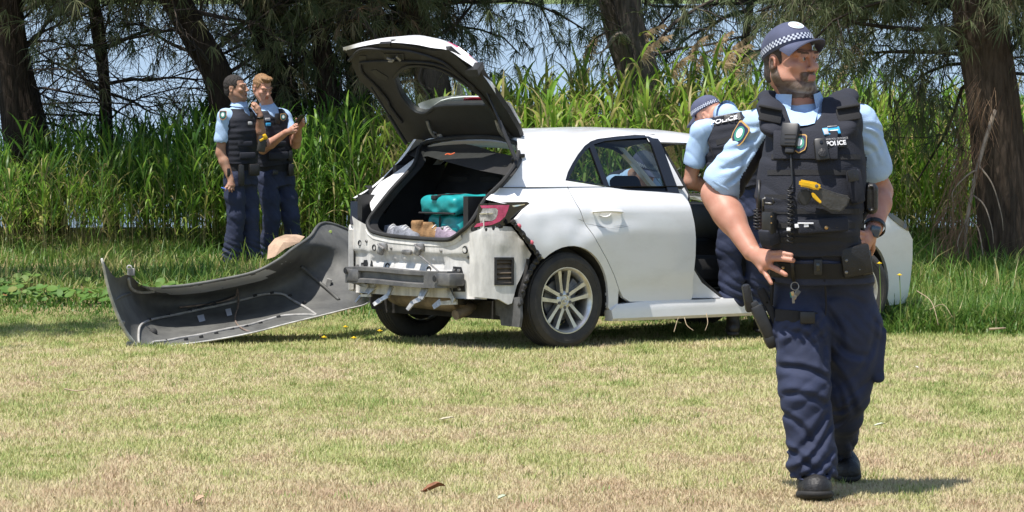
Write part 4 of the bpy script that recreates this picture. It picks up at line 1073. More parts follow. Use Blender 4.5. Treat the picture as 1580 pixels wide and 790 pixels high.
for i in range(5):
    z0 = zc0 + (zc1 - zc0) * (i + .12) / 5; z1 = zc0 + (zc1 - zc0) * (i + .95) / 5
    A = fcorn(-1, .0)(np.array([[x, z0] for x in np.linspace(a0, a1, 5)]), 0.0); B_ = fcorn(-1, 0.)(np.array([[x, z1] for x in np.linspace(a0, a1, 5)]), .022)
    mb = MB(); mb.strip(A, B_); mb.strip(A, fcorn(-1, 0.)(np.array([[x, z0 - .004] for x in np.linspace(a0, a1, 5)]), .01)); part(mb, 'flap', M_VENT, parent=vt)
mb = MB(); mb.add(fcorn(-1, 0.)(vent_px, .03), [(0, 1, 2, 3)]); part(mb, 'vent_back', M_BLK, parent=vt)
# black bumper bracket along the edge of the quarter panel
br_px = [(790, 340), (803, 356), (817, 375), (829, 391), (832, 398), (822, 409), (812, 428), (806, 446), (801, 470)]
Bc = [hit_side(*p) + np.array([0, .010, 0]) if i < 5 else hit_side(*p) * .5 + hit_plan(*p, CORN) * .5 for i, p in enumerate(br_px)]
mb = MB(); Bs = spline(np.array(Bc) + np.array([-.01, -.022, 0]), 6)
mb.tube(Bs, .019 + .005 * np.sin(np.arange(len(Bs)) * 1.9), 8, flat=.8)
for i in range(3, len(Bs), 5): mb.box(Bs[i] + np.array([-.012, -.010, 0]), (.02, .02, .022), rot=rotx(.6), bev=.004)
bk = part(mb, 'bumper_bracket', M_TRIM)
M_PINK = pm('pink_clip', (.52, .10, .13), .5)
for (u, v) in ((798.4, 349), (817.5, 374.5)):
    P = hit_side(u, v) + np.array([-.012, -.028, 0]); mb = MB(); mb.lathe([(.018, .006), (.016, 0), (.010, -.004), (.001, -.005)], P, (.6, .8, 0), 12); part(mb, 'clip', M_PINK, parent=bk)
# torn liner edge and mud flap
mb = MB(); P = [hit_plan(*p, CORN) + np.array([.04, .0, 0]) for p in ((806, 400), (800, 425), (795, 450), (792, 480), (790, 500))]
for p, ww in zip(P, (.03, .05, .06, .06, .05)): pass
mb.tube(spline(P, 4), .028, 8, flat=.5); part(mb, 'torn_liner', M_UNDER)
fp = [hit_x(u, v, -.40) for u, v in ((764, 462), (802, 458), (803, 490), (801, 505), (773, 502), (771, 488), (765, 486))]
mb = MB(); mb.prism(fp, (1, 0, 0), .02); part(mb, 'mud_flap', pm('grey_flap', (.10, .10, .10), .75, var=.4, vs=10), smooth=False)
# ---- tail lamps
LAMPC = [(-.70, -.50), (-.665, -.60), (-.63, -.68), (-.575, -.735), (-.49, -.785), (-.38, -.82), (-.22, -.845)]
_lc = np.array(LAMPC); _ll = np.concatenate([[0], np.cumsum(np.linalg.norm(np.diff(_lc, axis=0), axis=1))])
def px_lamp(pts):
    out = []
    for p in pts:
        P = hit_plan(*p, LAMPC); best = (9, 0); acc = 0
        for a, b_ in zip(_lc[:-1], _lc[1:]):
            l = np.linalg.norm(b_ - a); s_ = np.clip(((P[:2] - a) @ (b_ - a)) / l ** 2, 0, 1); dd = np.linalg.norm(P[:2] - (a + (b_ - a) * s_))
            if dd < best[0] - 1e-9: best = (dd, acc + s_ * l)
            acc += l
        out.append((best[1], P[2]))
    return np.array(out)
def flamp(s=-1, off=0.):
    def f(q, dd):
        q = np.asarray(q, float); x = np.interp(q[:, 0], _ll, _lc[:, 0]); y = np.interp(q[:, 0], _ll, _lc[:, 1])
        k = (off - dd); return np.stack([x - k * .6, s * -(y - k * .8), q[:, 1]], -1)
    return f
lo = px_lamp(C5((235, 150), (300, 145), (500, 132), (690, 130), (710, 142), (708, 162), (655, 215), (600, 265), (540, 320), (470, 350), (370, 378), (250, 382), (165, 376), (205, 305), (222, 240)))
lr = px_lamp(C5((248, 165), (400, 160), (522, 160), (505, 215), (480, 270), (430, 315), (360, 345), (190, 368), (215, 335), (300, 318), (360, 312), (395, 290), (412, 250), (416, 205), (395, 188), (262, 190)))
lc_ = px_lamp(C5((272, 192), (395, 190), (414, 207), (410, 250), (393, 288), (360, 308), (245, 308), (240, 260)))
lt = px_lamp(C5((545, 165), (668, 150), (665, 158), (560, 178)))
for s in (-1, 1):
    lamp = panel('tail_light', lo, flamp(s, .0), M_GLOSS, car, step=.03, depth=.06, flip=s > 0)
    if s < 0:
        panel('red_lens', lr, flamp(s, .008), M_REDM, lamp, step=.025, depth=.01)
        panel('reversing_lens', lc_, flamp(s, .008), M_CLEAR, lamp, step=.025, depth=.01)
        panel('tip_highlight', lt, flamp(s, .004), M_CHROME, lamp, step=.03, depth=.004)
        A = px_lamp(C5((242, 236), (365, 232), (365, 240), (242, 246))); panel('chrome_bar', A, flamp(s, .014), M_CHROME, lamp, step=.03, depth=.006)
        mb = MB()
        for (u, v, w_) in ((731, 354, .04), (739, 363, .03), (748, 355, .05), (760, 352, .04), (770, 349, .03)):
            P = hit_plan(u, v, LAMPC); mb.box(P + np.array([.015, .01, 0]), (.04, w_, .03), bev=.008)
        part(mb, 'lamp_clips', M_BLK, parent=lamp)
# left lamp as seen past the boot opening
lp = np.array([hit_x(*p, -.52) for p in C2((125, 292), (131, 230), (135, 200), (150, 181), (166, 181), (212, 206), (190, 245), (170, 276), (140, 301))])
mb = MB(); mb.prism(lp, (1, 0, 0), .10); part(mb, 'left_lamp_housing', M_GLOSS, smooth=False)
lp = np.array([hit_x(*p, -.524) for p in C2((150, 196), (168, 190), (185, 205), (165, 225), (145, 238))])
mb = MB(); mb.prism(lp, (1, 0, 0), .004); part(mb, 'left_lamp_lens', pm('smoky_lens', (.10, .10, .11), .15, coat=.5), smooth=False)
# ---- bumper beam with crash boxes
bx0 = -.775
yl, yr = hit_x(527, 420, bx0)[1], hit_x(684, 432, bx0)[1]
zt, zb_ = .515, .405
ysb = np.linspace(yl, yr, 46)
prof = [(.085, 0), (.01, 0.), (0, .02), (0, .24), (.03, .34), (.03, .66), (0, .76), (0, .98), (.01, 1.), (.085, 1.)]
G = []
for i, y in enumerate(ysb):
    tq = (y - yl) / (yr - yl); bow = .03 * (2 * tq - 1) ** 2
    gr = 1.0 if .10 < tq < .80 else 0.0
    arch = .010 * math.sin(tq * math.pi * 2.0) * .6
    G.append([(bx0 + bow + dx * (gr if dx == .03 else 1), y, zb_ + (zt - zb_) * h_ + arch) for dx, h_ in prof])
mb = MB(); mb.grid(np.array(G)); mb.add(np.array(G[0]), [list(range(len(prof)))]); mb.add(np.array(G[-1]), [list(range(len(prof)))[::-1]])
beam = part(mb, 'bumper_beam', M_STEELD, angle=30)
for (u, v) in ((532.5, 417.5), (670, 430)):
    P = hit_x(u, v, bx0 - .002); P[0] = bx0 + .024 + 0 * P[0]; mb = MB(); mb.lathe([(.001, -.026), (.020, -.026), (.022, -.024)], P, (1, 0, 0), 16); part(mb, 'beam_hole', M_BLK, parent=beam)
for y, ym in ((yl - .10, 1), (yr + .02, -1)):
    mb = MB(); mb.box((-.70, y, .46), (.13, .14, .085), bev=.012); part(mb, 'crash_box', M_STEELD)
Pp = [on_panel(*p) for p in ((700, 411), (712, 412), (716, 425), (718, 450), (700, 450))]
for sh in (0, 1):
    mb = MB(); pts = np.array([p + np.array([-.006, 0, 0]) for p in Pp]); 
    if sh: pts = pts * np.array([1, -1, 1])
    mb.prism(pts, (1, 0, 0), .02); bp_ = part(mb, 'mount_plate', M_BLK, smooth=False)
    for (a_, b2) in ((.25, .85), (.75, .85), (.8, .12)):
        lo_, hi_ = pts.min(0), pts.max(0); P = np.array([lo_[0] - .008, lo_[1] + (hi_[1] - lo_[1]) * (1 - a_), lo_[2] + (hi_[2] - lo_[2]) * b2])
        mb = MB(); mb.lathe([(.011, .004), (.011, -.008), (.001, -.009)], P, (1, 0, 0), 6); part(mb, 'bolt', M_STEEL, parent=bp_)
mb = MB(); Pq = [on_panel(*p) for p in ((561, 411), (563, 401), (574, 401), (576, 411))]; mb.prism([p + np.array([-.008, 0, 0]) for p in Pq], (1, 0, 0), .02); part(mb, 'mount_plate', M_BLK, smooth=False)
# torn straps hanging under the beam
M_TAB = pm('bare_strap_steel', (.55, .54, .51), .4, metal=.7, var=.4, vs=20)
for pts in ([(562, 432), (585, 436), (575, 448), (570, 455), (560, 456)], ):
    pass
for straps, xx_ in (([((604, 440), (598, 456), .020), ((598, 456), (586, 463), .016), ((586, 463), (576, 470), .018)], -.70), ([((656, 444), (648, 461), .034), ((648, 461), (637, 466), .018), ((637, 466), (628, 478), .020)], -.72),
                    ([((576, 440), (566, 452), .03), ((572, 456), (556, 456), .010), ((556, 456), (548, 466), .012)], -.66), ([((690, 446), (700, 464), .022), ((704, 466), (680, 468), .016), ((680, 465), (668, 474), .022)], -.66), ([((540, 434), (566, 441), .012), ((566, 436), (578, 440), .02)], -.68)):
    mb = MB()
    for a_, b2, w_ in straps:
        A, B_ = hit_x(*a_, xx_), hit_x(*b2, xx_ - .03); dv = (B_ - A); dv /= np.linalg.norm(dv); sd = np.cross(dv, (1, 0, 0)); sd /= np.linalg.norm(sd)
        mb.add([A - sd * w_, A + sd * w_, B_ + sd * w_ * .75, B_ - sd * w_ * .75, A - sd * w_ + (.012, 0, 0), A + sd * w_ + (.012, 0, 0), B_ + sd * w_ * .75 + (.012, 0, 0), B_ - sd * w_ * .75 + (.012, 0, 0)], [(0, 1, 2, 3), (7, 6, 5, 4), (0, 4, 5, 1), (1, 5, 6, 2), (2, 6, 7, 3), (3, 7, 4, 0)])
    part(mb, 'torn_strap', M_TAB, smooth=False)
# muffler, pipe, axle
mb = MB(); P0, P1 = hit_x(612, 455, -.45), hit_x(712, 466, -.45)
mb.tube([P0 + (0, .02, 0), P0 * .9 + P1 * .1, P0 * .1 + P1 * .9, P1], [.07, .092, .092, .07], 20, flat=.8); part(mb, 'muffler', M_RUST)
mb = MB(); P2 = hit_x(722, 478, -.5); mb.tube(spline([P1, P1 + (.03, -.06, -.02), P2, P2 + (-.12, -.02, -.03)], 5), .034, 12); part(mb, 'exhaust_pipe', M_RUST)
mb = MB(); mb.tube([(0, -.66, .30), (.06, -.4, .28), (.06, .4, .28), (0, .66, .30)], .045, 10); mb.box((.2, .5, .30), (.5, .07, .08)); mb.box((.2, -.5, .30), (.5, .07, .08)); part(mb, 'rear_axle', M_UNDER)
# ---- wheels
def wheel(c, s, steer=0.):
    """s = -1 right side, +1 left side; outer face towards s*y"""
    ax = (0, s, 0)
    R0, W = .316, .205
    pr = [(.215, -.085), (.235, -.098), (.270, -.1025), (.296, -.096), (.309, -.082)]
    tread = []
    for k in range(5):
        a = -.075 + k * .03
        tread += [(.3155, a), (.3165, a + .012), (.3155, a + .024), (.3085, a + .0245), (.3085, a + .0295)]
    pr = pr + tread + [(.309, .082), (.296, .096), (.282, .1005), (.280, .103), (.262, .1035), (.260, .101), (.235, .098), (.217, .088), (.210, .06), (.205, -.06)]
    mb = MB(); mb.lathe(pr, (0, 0, 0), ax, 56, close=True); ty = mb.build('tyre', M_TYRE, None, smooth=True, angle=35)
    # rim: barrel, lip and five pairs of spokes
    mb = MB(); mb.lathe([(.204, -.09), (.200, -.02), (.196, .05), (.200, .078), (.219, .084), (.219, .092), (.212, .092), (.203, .082), (.190, .06), (.186, 0), (.19, -.08)], (0, 0, 0), ax, 48)
    e1 = np.array([1., 0, 0]); e2 = np.array([0, 0, 1.]); out = np.array([0, s, 0])
    for k in range(5):
        for dq in (-.155, .155):
            q = 2 * math.pi * k / 5 + .31 + dq * .0
            qc = 2 * math.pi * k / 5 + .35
            rad = math.cos(qc) * e1 + math.sin(qc) * e2; tan = -math.sin(qc) * e1 + math.cos(qc) * e2
            sg = 1 if dq > 0 else -1
            P0 = rad * .045 + tan * sg * .020; P1 = rad * .195 + tan * sg * .042
            d = (P1 - P0) / np.linalg.norm(P1 - P0); sd = np.cross(d, out)
            V = []
            for P, wdt, zo in ((P0, .016, .066), ((P0 + P1) / 2, .0145, .068), (P1, .019, .074)):
                V += [P - sd * wdt + out * (zo - .035), P - sd * wdt * .75 + out * zo, P + sd * wdt * .75 + out * zo, P + sd * wdt + out * (zo - .035)]
            mb.add(V, [(a * 4 + b2, a * 4 + b2 + 1, a * 4 + 4 + b2 + 1, a * 4 + 4 + b2) for a in range(2) for b2 in range(3)])
    mb.lathe([(.062, .02), (.062, .058), (.052, .066), (.034, .066), (.030, .062), (.001, .064)], (0, 0, 0), ax, 24)
    rim = mb.build('rim', M_ALLOY, None, smooth=True, angle=40)
    nuts = []
    for k in range(5):
        q = 2 * math.pi * (k + .5) / 5 + .35; mb = MB(); mb.lathe([(.011, .060), (.011, .070), (.001, .071)], (.048 * math.cos(q), 0, .048 * math.sin(q)), ax, 8)
        nuts.append(mb.build('wheel_nut', M_STEELD, None, smooth=True, angle=40))
    mb = MB()
    qq = np.linspace(0, 2 * math.pi, 17)
    for (a_, b2, oz) in ((.023, .0155, 0.), (.007, .0145, 0.), (.0145, .006, .006)): mb.tube(np.stack([a_ * np.cos(qq), 0 * qq + s * .0665, b2 * np.sin(qq) + oz], -1), .0022, 5, cap=False)
    em = mb.build('hub_emblem', M_CHROME, None, smooth=True)
    mb = MB(); mb.lathe([(.135, .0), (.135, .012), (.06, .014), (.06, .03), (.001, .03)], (0, 0, 0), ax, 28); mb.box((.09, s * .01, .07), (.09, .06, .13), rot=roty(.7), bev=.015)
    disc = mb.build('brake_disc', M_STEELD, None, smooth=True, angle=40)
    mb = MB(); mb.lathe([(.185, -.07), (.10, -.06), (.001, -.06)], (0, 0, 0), ax, 24); back = mb.build('wheel_back', M_UNDER, None)
    ty.name = 'wheel'; ty.parent = car; ty.location = c; ty.rotation_euler = (0, 0, steer)
    for o in (rim, *nuts, em, disc, back): o.parent = ty
    return ty
for c, s, q in (((0, -.775, .316), -1, 0), ((0, .775, .316), 1, 0), ((2.64, -.775, .316), -1, -.25), ((2.64, .775, .316), 1, -.25)): wheel(c, s, q)
# ---- raised boot lid
dv = np.array([-.72, 0, .69]); dv /= np.linalg.norm(dv); nv = np.array([dv[2], 0, -dv[0]]); HQ = np.array([-.1, 0, 1.41])
def px_lid(pts): 
    out = []
    for p in pts: P = hit_pl(*p, HQ, nv); out.append((P[1], (P - HQ) @ dv))
    return np.array(out)
LID = px_lid(C1((1000, 604), (985, 560), (930, 470), (868, 385), (830, 330), (800, 280), (790, 240), (730, 252), (680, 200), (630, 155), (560, 160), (500, 150), (440, 140), (390, 128), (340, 120), (290, 125), (245, 131), (200, 141), (150, 152), (95, 158), (120, 175), (135, 205), (150, 250), (180, 310), (250, 380), (290, 435), (330, 500), (360, 550), (395, 600), (420, 625), (550, 612), (750, 606)))
GLS = px_lid(C1((355, 300), (375, 272), (400, 250), (430, 238), (470, 234), (515, 238), (560, 246), (600, 262), (640, 286), (720, 340), (770, 375), (805, 405), (828, 436), (700, 438), (620, 440), (560, 448), (520, 476), (495, 478), (470, 471), (440, 452), (420, 430), (390, 395), (368, 350)))
def sag(y, d):      # inner face of the lid is dished around the glass
    return .035 * np.exp(-((d - .42) / .22) ** 2 - (np.asarray(y) / .55) ** 4)
def flid(off=0.):
    def f(q, dd):
        q = np.asarray(q, float); return HQ + q[:, :1] * np.array([0, 1., 0]) + q[:, 1:] * dv + (sag(q[:, 0], q[:, 1]) * .6 + off + dd)[:, None] * nv
    return f
lid = panel('boot_lid', LID, flid(), M_TRIM, car, holes=[GLS], step=.04, depth=.035, flip=False)
panel('rear_screen', grow(GLS, .012), flid(.012), M_GLASSR, lid, step=.08, depth=0)
# dish edge and inner ridges
mb = MB(); gg = flid(-.006)(resample(GLS, .04), 0.); mb.tube(np.vstack([gg, gg[:1]]), .012, 6, cap=False); part(mb, 'screen_surround', M_BLK, parent=lid)
rid = px_lid(C1((130, 205), (190, 150), (300, 148), (440, 160), (545, 190), (620, 225), (700, 300), (800, 395), (880, 500), (955, 595)))
rid2 = px_lid(C1((185, 225), (200, 215), (330, 210), (460, 215), (560, 225), (650, 262), (760, 350)))
mb = MB()
for R_ in (rid, rid2): mb.tube(spline(flid(-.010)(R_, 0.), 5), .011, 6)
rid3 = px_lid(C1((185, 225), (200, 270), (260, 330), (320, 400), (340, 440), (400, 520)))
mb.tube(spline(flid(-.008)(rid3, 0.), 5), .010, 6)
part(mb, 'lid_ridge', M_TRIM, parent=lid)
for q in (((180, 183), (217, 183), (217, 210), (180, 210)), ((492, 180), (537, 180), (537, 208), (492, 208)), ((240, 262), (262, 255), (322, 298), (312, 314), (270, 300))):
    A = px_lid(C1(*q)); panel('grip_recess', A, flid(-.004), M_BLK, lid, step=.05, depth=.012)
A = px_lid(C1((305, 172), (405, 172), (408, 210), (308, 208))); lk = panel('lid_lock', A, flid(-.006), M_BLK, lid, step=.04, depth=.012)
mb = MB(); P = flid(-.025)(px_lid(C1((330, 185), (350, 192), (365, 188), (355, 202), (338, 200))), 0.); mb.tube(P, .008, 6); mb.tube(flid(-.02)(px_lid(C1((375, 178), (395, 200))), 0.), .008, 6); part(mb, 'latch', M_STEEL, parent=lk)
A = px_lid(C1((282, 120), (338, 117), (340, 134), (284, 138))); panel('number_lamp', A, flid(-.008), M_BLK, lid, step=.05, depth=.02)
# outer skin: bulges up and forward above the inner face
oy = LID
crest = [(532, 77), (560, 69), (600, 59), (640, 54), (668, 58), (690, 64), (715, 79), (738, 97), (752, 116), (765, 135)]
edge = [(530, 79), (562, 71), (600, 66), (640, 69), (665, 74), (691, 78), (712, 92), (728, 103), (745, 118), (764, 146)]
cr = np.array([hit_x(*p, x) for p, x in zip(crest, (-.70, -.66, -.60, -.57, -.55, -.53, -.50, -.47, -.42, -.37))])
ed = np.array([flid(.002)(px_lid([p]), 0.)[0] for p in edge])
crs, eds = spline(cr, 4), spline(ed, 4)
back = np.array([flid(.05)(np.array([[y_, .72 - .10 * (y_ / .6) ** 2]]), 0.)[0] for y_ in np.linspace(.60, -.50, len(crs))])
mb = MB(); mid1 = crs * .5 + eds * .5 + np.array([-.012, 0, .02]); mid2 = crs * .5 + back * .5 + nv * .012
mb.grid(np.stack([eds, mid1, crs, mid2, back])); sk = part(mb, 'lid_skin', M_PAINT, angle=60, parent=lid)
keepd = np.array(LID); panel('lid_outer_frame', keepd, flid(.036), M_PAINT, lid, holes=[grow(GLS, .07)], step=.05, depth=.0)
# lamp on the lid, side block, badge
lmp = [(690, 66), (706, 74), (722, 86), (735, 98), (727, 101), (712, 88), (698, 77)]
def on_skin(p, dx=-.012):
    t_ = np.interp(p[0], [q_[0] for q_ in crest], np.linspace(0, 1, len(crest))); c_ = np.array([np.interp(t_, np.linspace(0, 1, len(crs)), crs[:, j]) for j in range(3)]); return hit_x(p[0], p[1], c_[0] + dx)
mb = MB(); mb.prism([on_skin(p) for p in lmp], nv, .012); part(mb, 'lid_lamp', M_REDM, smooth=False, parent=lid)
blk = px_lid(C1((728, 245), (790, 238), (796, 262), (795, 276), (742, 276), (726, 262)))
panel('lamp_end', blk, flid(-.03), M_BLK, lid, step=.04, depth=.07)
# spoiler at the top of the lid, with the high brake light, seen through the screen
sp = [(-.50, .06), (-.30, .00), (0, -.02), (.30, .00), (.50, .06)]
ysp = np.linspace(.50, -.47, 17)
S0 = np.array([flid(.055)(np.array([[y_, .06]]), 0.)[0] for y_ in ysp]); S1 = np.array([flid(.085)(np.array([[y_, .27 - .08 * (y_ / .56) ** 2]]), 0.)[0] for y_ in ysp]); S2 = np.array([flid(.105)(np.array([[y_, .24 - .08 * (y_ / .56) ** 2]]), 0.)[0] for y_ in ysp]); S3 = np.array([flid(.075)(np.array([[y_, .02]]), 0.)[0] for y_ in ysp])
mb = MB(); mb.grid(np.stack([S0, S1, S2, S3])); part(mb, 'spoiler', M_PAINT, parent=lid)
hb = px_lid(C1((680, 441), (735, 438), (810, 440), (803, 460), (740, 457), (676, 458))); panel('high_brake_light', hb, flid(.060), M_RED, lid, step=.05, depth=.012)
su = px_lid(C1((525, 476), (560, 455), (610, 443), (680, 437), (830, 436), (845, 470), (700, 462), (600, 468))); panel('spoiler_underside', su, flid(.066), M_PAINT, lid, step=.05, depth=.01)
# hinges, gas struts
for y_ in (-.372, .376):
    mb = MB(); mb.box((-.085, y_, 1.40), (.03, .05, .05), bev=.008); mb.tube(spline([(-.07, y_, 1.385), (-.12, y_, 1.385), (-.17, y_, 1.43), (-.20, y_, 1.50)], 4), .012, 8); mb.box((-.10, y_ + .03, 1.42), (.06, .03, .02), bev=.006); part(mb, 'lid_hinge', M_STEEL)
for a_, xa, b2, xb in (((745, 128), -.36, (796, 246), -.33), ((573, 135), -.50, (627, 222), -.18)):
    P0, P1 = hit_x(*a_, xa), hit_x(*b2, xb); mb = MB(); mb.tube([P0, P0 * .48 + P1 * .52], .007, 8); mb.tube([P0 * .5 + P1 * .5, P1], .013, 8); part(mb, 'gas_strut', M_BLK)
P = hit_side(809, 246); mb = MB(); mb.box(P + np.array([-.05, .02, 0]), (.07, .03, .05), rot=roty(-.6), bev=.008); mb.box(P + np.array([-.02, .01, .025]), (.05, .03, .025), bev=.006); part(mb, 'lid_buffer', M_BLK)
# parcel shelf hanging at the top of the boot
SHF = [(624, 236), (627, 230), (640, 221), (666, 219), (700, 222), (735, 229), (762, 238), (792, 244), (795, 262), (789, 272), (735, 262), (690, 250), (660, 241), (640, 243)]
sh = np.array([hit_pl(u, v, (-.25, 0, 1.23), (-.55, 0, .83)) for u, v in SHF])
mb = MB(); mb.prism(sh, (.45, 0, .3), .04); shf = part(mb, 'parcel_shelf', M_TRIM, smooth=False)
mb = MB(); P = [hit_pl(u, v, (-.26, 0, 1.225), (-.55, 0, .83)) for u, v in ((687, 239), (691, 237.5), (696, 238.5), (702, 236))]; mb.tube(spline(P, 4), .006, 6); part(mb, 'pull_loop', M_ORANGE, parent=shf)
mb = MB(); mb.box((.02, 0, 1.02), (.03, 1.1, .5), rot=roty(.5)); part(mb, 'shelf_back', M_BLK, smooth=False)
# scuffs on the rear door and quarter
M_SCR = pm('scuff', (.34, .34, .35), .7)
mb = MB()
for pts in (C3((255, 372), (300, 380), (345, 388)), C3((330, 392), (380, 386), (415, 380)), C3((355, 383), (395, 379)), C3((305, 350), (318, 352)), C3((240, 358), (262, 366)), C3((282, 374), (318, 386), (332, 386))):
    Q = spline(px_side(pts), 5); wv = np.sin(np.linspace(0, 3.14, len(Q))) * .0013 + .0002
    A = np.stack([Q[:, 0], -(side_w(Q[:, 0], Q[:, 1] + wv) + .0015), Q[:, 1] + wv], -1); B_ = np.stack([Q[:, 0], -(side_w(Q[:, 0], Q[:, 1] - wv) + .0015), Q[:, 1] - wv], -1)
    mb.strip(A, B_)
part(mb, 'scuff_marks', M_SCR)
# ================================================================ PEOPLE (solid shapes blended on a grid, one skin each)
import openvdb
class Sdf:
    def __init__(s, lo, hi, h):
        s.h = h; s.lo = np.array(lo, float); n = np.ceil((np.array(hi) - s.lo) / h).astype(int) + 1
        s.ax = [s.lo[i] + h * np.arange(n[i]) for i in range(3)]
        s.D = np.full(n, 1.0, np.float32)
    def sub(s, lo, hi):
        sl = []
        for i in range(3):
            a = np.searchsorted(s.ax[i], lo[i]); b_ = np.searchsorted(s.ax[i], hi[i]); sl.append(slice(max(0, a - 1), max(b_ + 1, 1)))
        sl = tuple(sl)
        X, Y, Z = np.meshgrid(*[s.ax[i][sl[i]] for i in range(3)], indexing='ij')
        return sl, np.stack([X, Y, Z], -1)
    def put(s, sl, d, k, op):
        A = s.D[sl]
        if op == 'u':
            if k > 0:
                h = np.clip(.5 + .5 * (A - d) / k, 0, 1); R_ = A * (1 - h) + d * h - k * h * (1 - h)
            else: R_ = np.minimum(A, d)
        elif op == 'cut':
            d = -d
            if k > 0:
                h = np.clip(.5 - .5 * (A - d) / k, 0, 1); R_ = A * (1 - h) + d * h + k * h * (1 - h)
            else: R_ = np.maximum(A, d)
        s.D[sl] = R_
    def cap(s, p0, p1, r0, r1=None, k=.01, op='u', flat=None):
        """tapered capsule; flat=(direction, factor) squashes it along a direction"""
        p0, p1 = np.array(p0, float), np.array(p1, float); r1 = r0 if r1 is None else r1
        m = max(r0, r1) + k + 2 * s.h
        if flat is not None: m = max(m, max(r0, r1) * max(1, flat[1]) + k + 2 * s.h)
        sl, P = s.sub(np.minimum(p0, p1) - m, np.maximum(p0, p1) + m)
        if P.size == 0: return s
        d = p1 - p0; q = P - p0; t_ = np.clip((q @ d) / (d @ d + 1e-12), 0, 1); q = q - t_[..., None] * d
        f = 1.
        if flat is not None:
            n_ = np.array(flat[0], float); n_ /= np.linalg.norm(n_); c = q @ n_; q = q + (c * (1 / flat[1] - 1))[..., None] * n_; f = min(1., flat[1])
        s.put(sl, ((np.linalg.norm(q, axis=-1) - (r0 + (r1 - r0) * t_)) * f).astype(np.float32), k, op); return s
    def chain(s, pts, rs, k=.01, op='u', flat=None):
        for i in range(len(pts) - 1): s.cap(pts[i], pts[i + 1], rs[i], rs[i + 1], k, op, flat)
        return s
    def ell(s, c, r, R=None, k=.01, op='u'):
        c = np.array(c, float); r = np.array(r, float); m = r.max() + k + 2 * s.h
        sl, P = s.sub(c - m, c + m)
        if P.size == 0: return s
        q = P - c
        if R is not None: q = q @ np.array(R)
        k0 = np.linalg.norm(q / r, axis=-1); k1 = np.linalg.norm(q / (r * r), axis=-1) + 1e-9
        s.put(sl, (k0 * (k0 - 1) / k1).astype(np.float32), k, op); return s
    def box(s, c, size, R=None, rd=.01, k=.0, op='u'):
        c = np.array(c, float); b_ = np.array(size) / 2 - rd; m = np.linalg.norm(size) / 2 + k + 2 * s.h
        sl, P = s.sub(c - m, c + m)
        if P.size == 0: return s
        q = P - c
        if R is not None: q = q @ np.array(R)
        q = np.abs(q) - b_
        s.put(sl, (np.linalg.norm(np.maximum(q, 0), axis=-1) + np.minimum(q.max(-1), 0) - rd).astype(np.float32), k, op); return s
    def loft(s, O, ax, rt, rows, a0, a1, grow=0., k=.02, op='u', p=2.3):
        """elliptic sections stacked along ax from O: rows = (a, centre right, centre forward, half width, half depth)"""
        O = np.array(O, float); ax = np.array(ax) / np.linalg.norm(ax); rt = np.array(rt, float); rt = rt - ax * (rt @ ax); rt /= np.linalg.norm(rt); fw_ = np.cross(ax, rt)
        rows = np.array(rows, float)
        m = .33; e0, e1 = O + ax * a0, O + ax * a1
        sl, P = s.sub(np.minimum(e0, e1) - m, np.maximum(e0, e1) + m); q = P - O
        a = q @ ax; u = q @ rt; w_ = q @ fw_
        cu, cw, ru, rw = [np.interp(a, rows[:, 0], rows[:, i]) for i in (1, 2, 3, 4)]
        ru = ru + grow; rw = rw + grow
        e = (np.abs((u - cu) / ru) ** p + np.abs((w_ - cw) / rw) ** p) ** (1 / p)
        d = (e - 1) * np.minimum(ru, rw); d = np.maximum(d, np.maximum(a0 - a, a - a1))
        s.put(sl, d.astype(np.float32), k, op); return s
    def disp(s, fn):
        b_ = np.abs(s.D) < .05
        I = np.nonzero(b_); P = np.stack([s.ax[i][I[i]] for i in range(3)], -1); s.D[b_] += fn(P).astype(np.float32); return s
    def mesh(s):
        g = openvdb.FloatGrid(background=3 * s.h)
        g.copyFromArray(np.clip(s.D, -3 * s.h, 3 * s.h)); pts, quads = g.convertToQuads(isovalue=0.)
        pts = np.asarray(pts, float) * s.h + s.lo
        return pts, np.asarray(quads, int)[:, ::-1]
    def build(s, name, mats, parent, tint=None, midx=None):
        V, Q = s.mesh()
        me = mesh_np(name, V, Q, attr=(tint(V) if tint else None), smooth=True)
        o = link(name, me, mats, parent)
        if midx is not None: me.polygons.foreach_set('material_index', midx(V[Q].mean(1)).astype(np.int32))
        return o
def folds(amp, sc=1., seed=0., zb=1.):
    """soft creases of cloth"""
    def fn(P):
        x, y, z = P[:, 0] * sc, P[:, 1] * sc, P[:, 2] * sc * zb
        a = np.sin(31 * z + 17 * x + 2.2 * np.sin(13 * x + 9 * y + seed) + seed)
        b_ = np.sin(23 * z - 21 * x + 14 * y + 1.8 * np.sin(11 * z + 8 * y) + 2 * seed)
        c = np.sin(47 * z + 9 * x - 19 * y + 2. * np.sin(19 * x - 7 * z) + 3 * seed)
        return amp * (.5 * (1 - np.abs(a)) ** 2 * 1.6 + .45 * b_ * np.abs(b_) + .25 * c - .35)
    return fn
def cloth(name, col, bs=260., rough=.85, var=.25, col2=None):
    m = pm(name, col, rough, var=var, vs=5, col2=col2, bump=.25, bs=bs, sheen=.0); return m
M_NAVY = cloth('navy_trouser_cloth', (.022, .030, .068))
M_BLUE = cloth('light_blue_shirt_cloth', (.40, .56, .80), var=.1)
M_SHNAVY = cloth('dark_navy_shirt_cloth', (.016, .017, .028))
M_VEST = cloth('dark_navy_vest_cloth', (.015, .017, .027), 180.)
M_WEB = cloth('black_webbing', (.016, .016, .018), 400.)
M_LEATH = pm('black_leather', (.014, .013, .013), .42, var=.3, vs=20, bump=.3, bs=160)
M_POLY = pm('black_polymer', (.020, .020, .021), .45, var=.3, vs=30)
M_BOOT = pm('black_boot_leather', (.013, .012, .012), .55, var=.4, vs=18, bump=.4, bs=90)
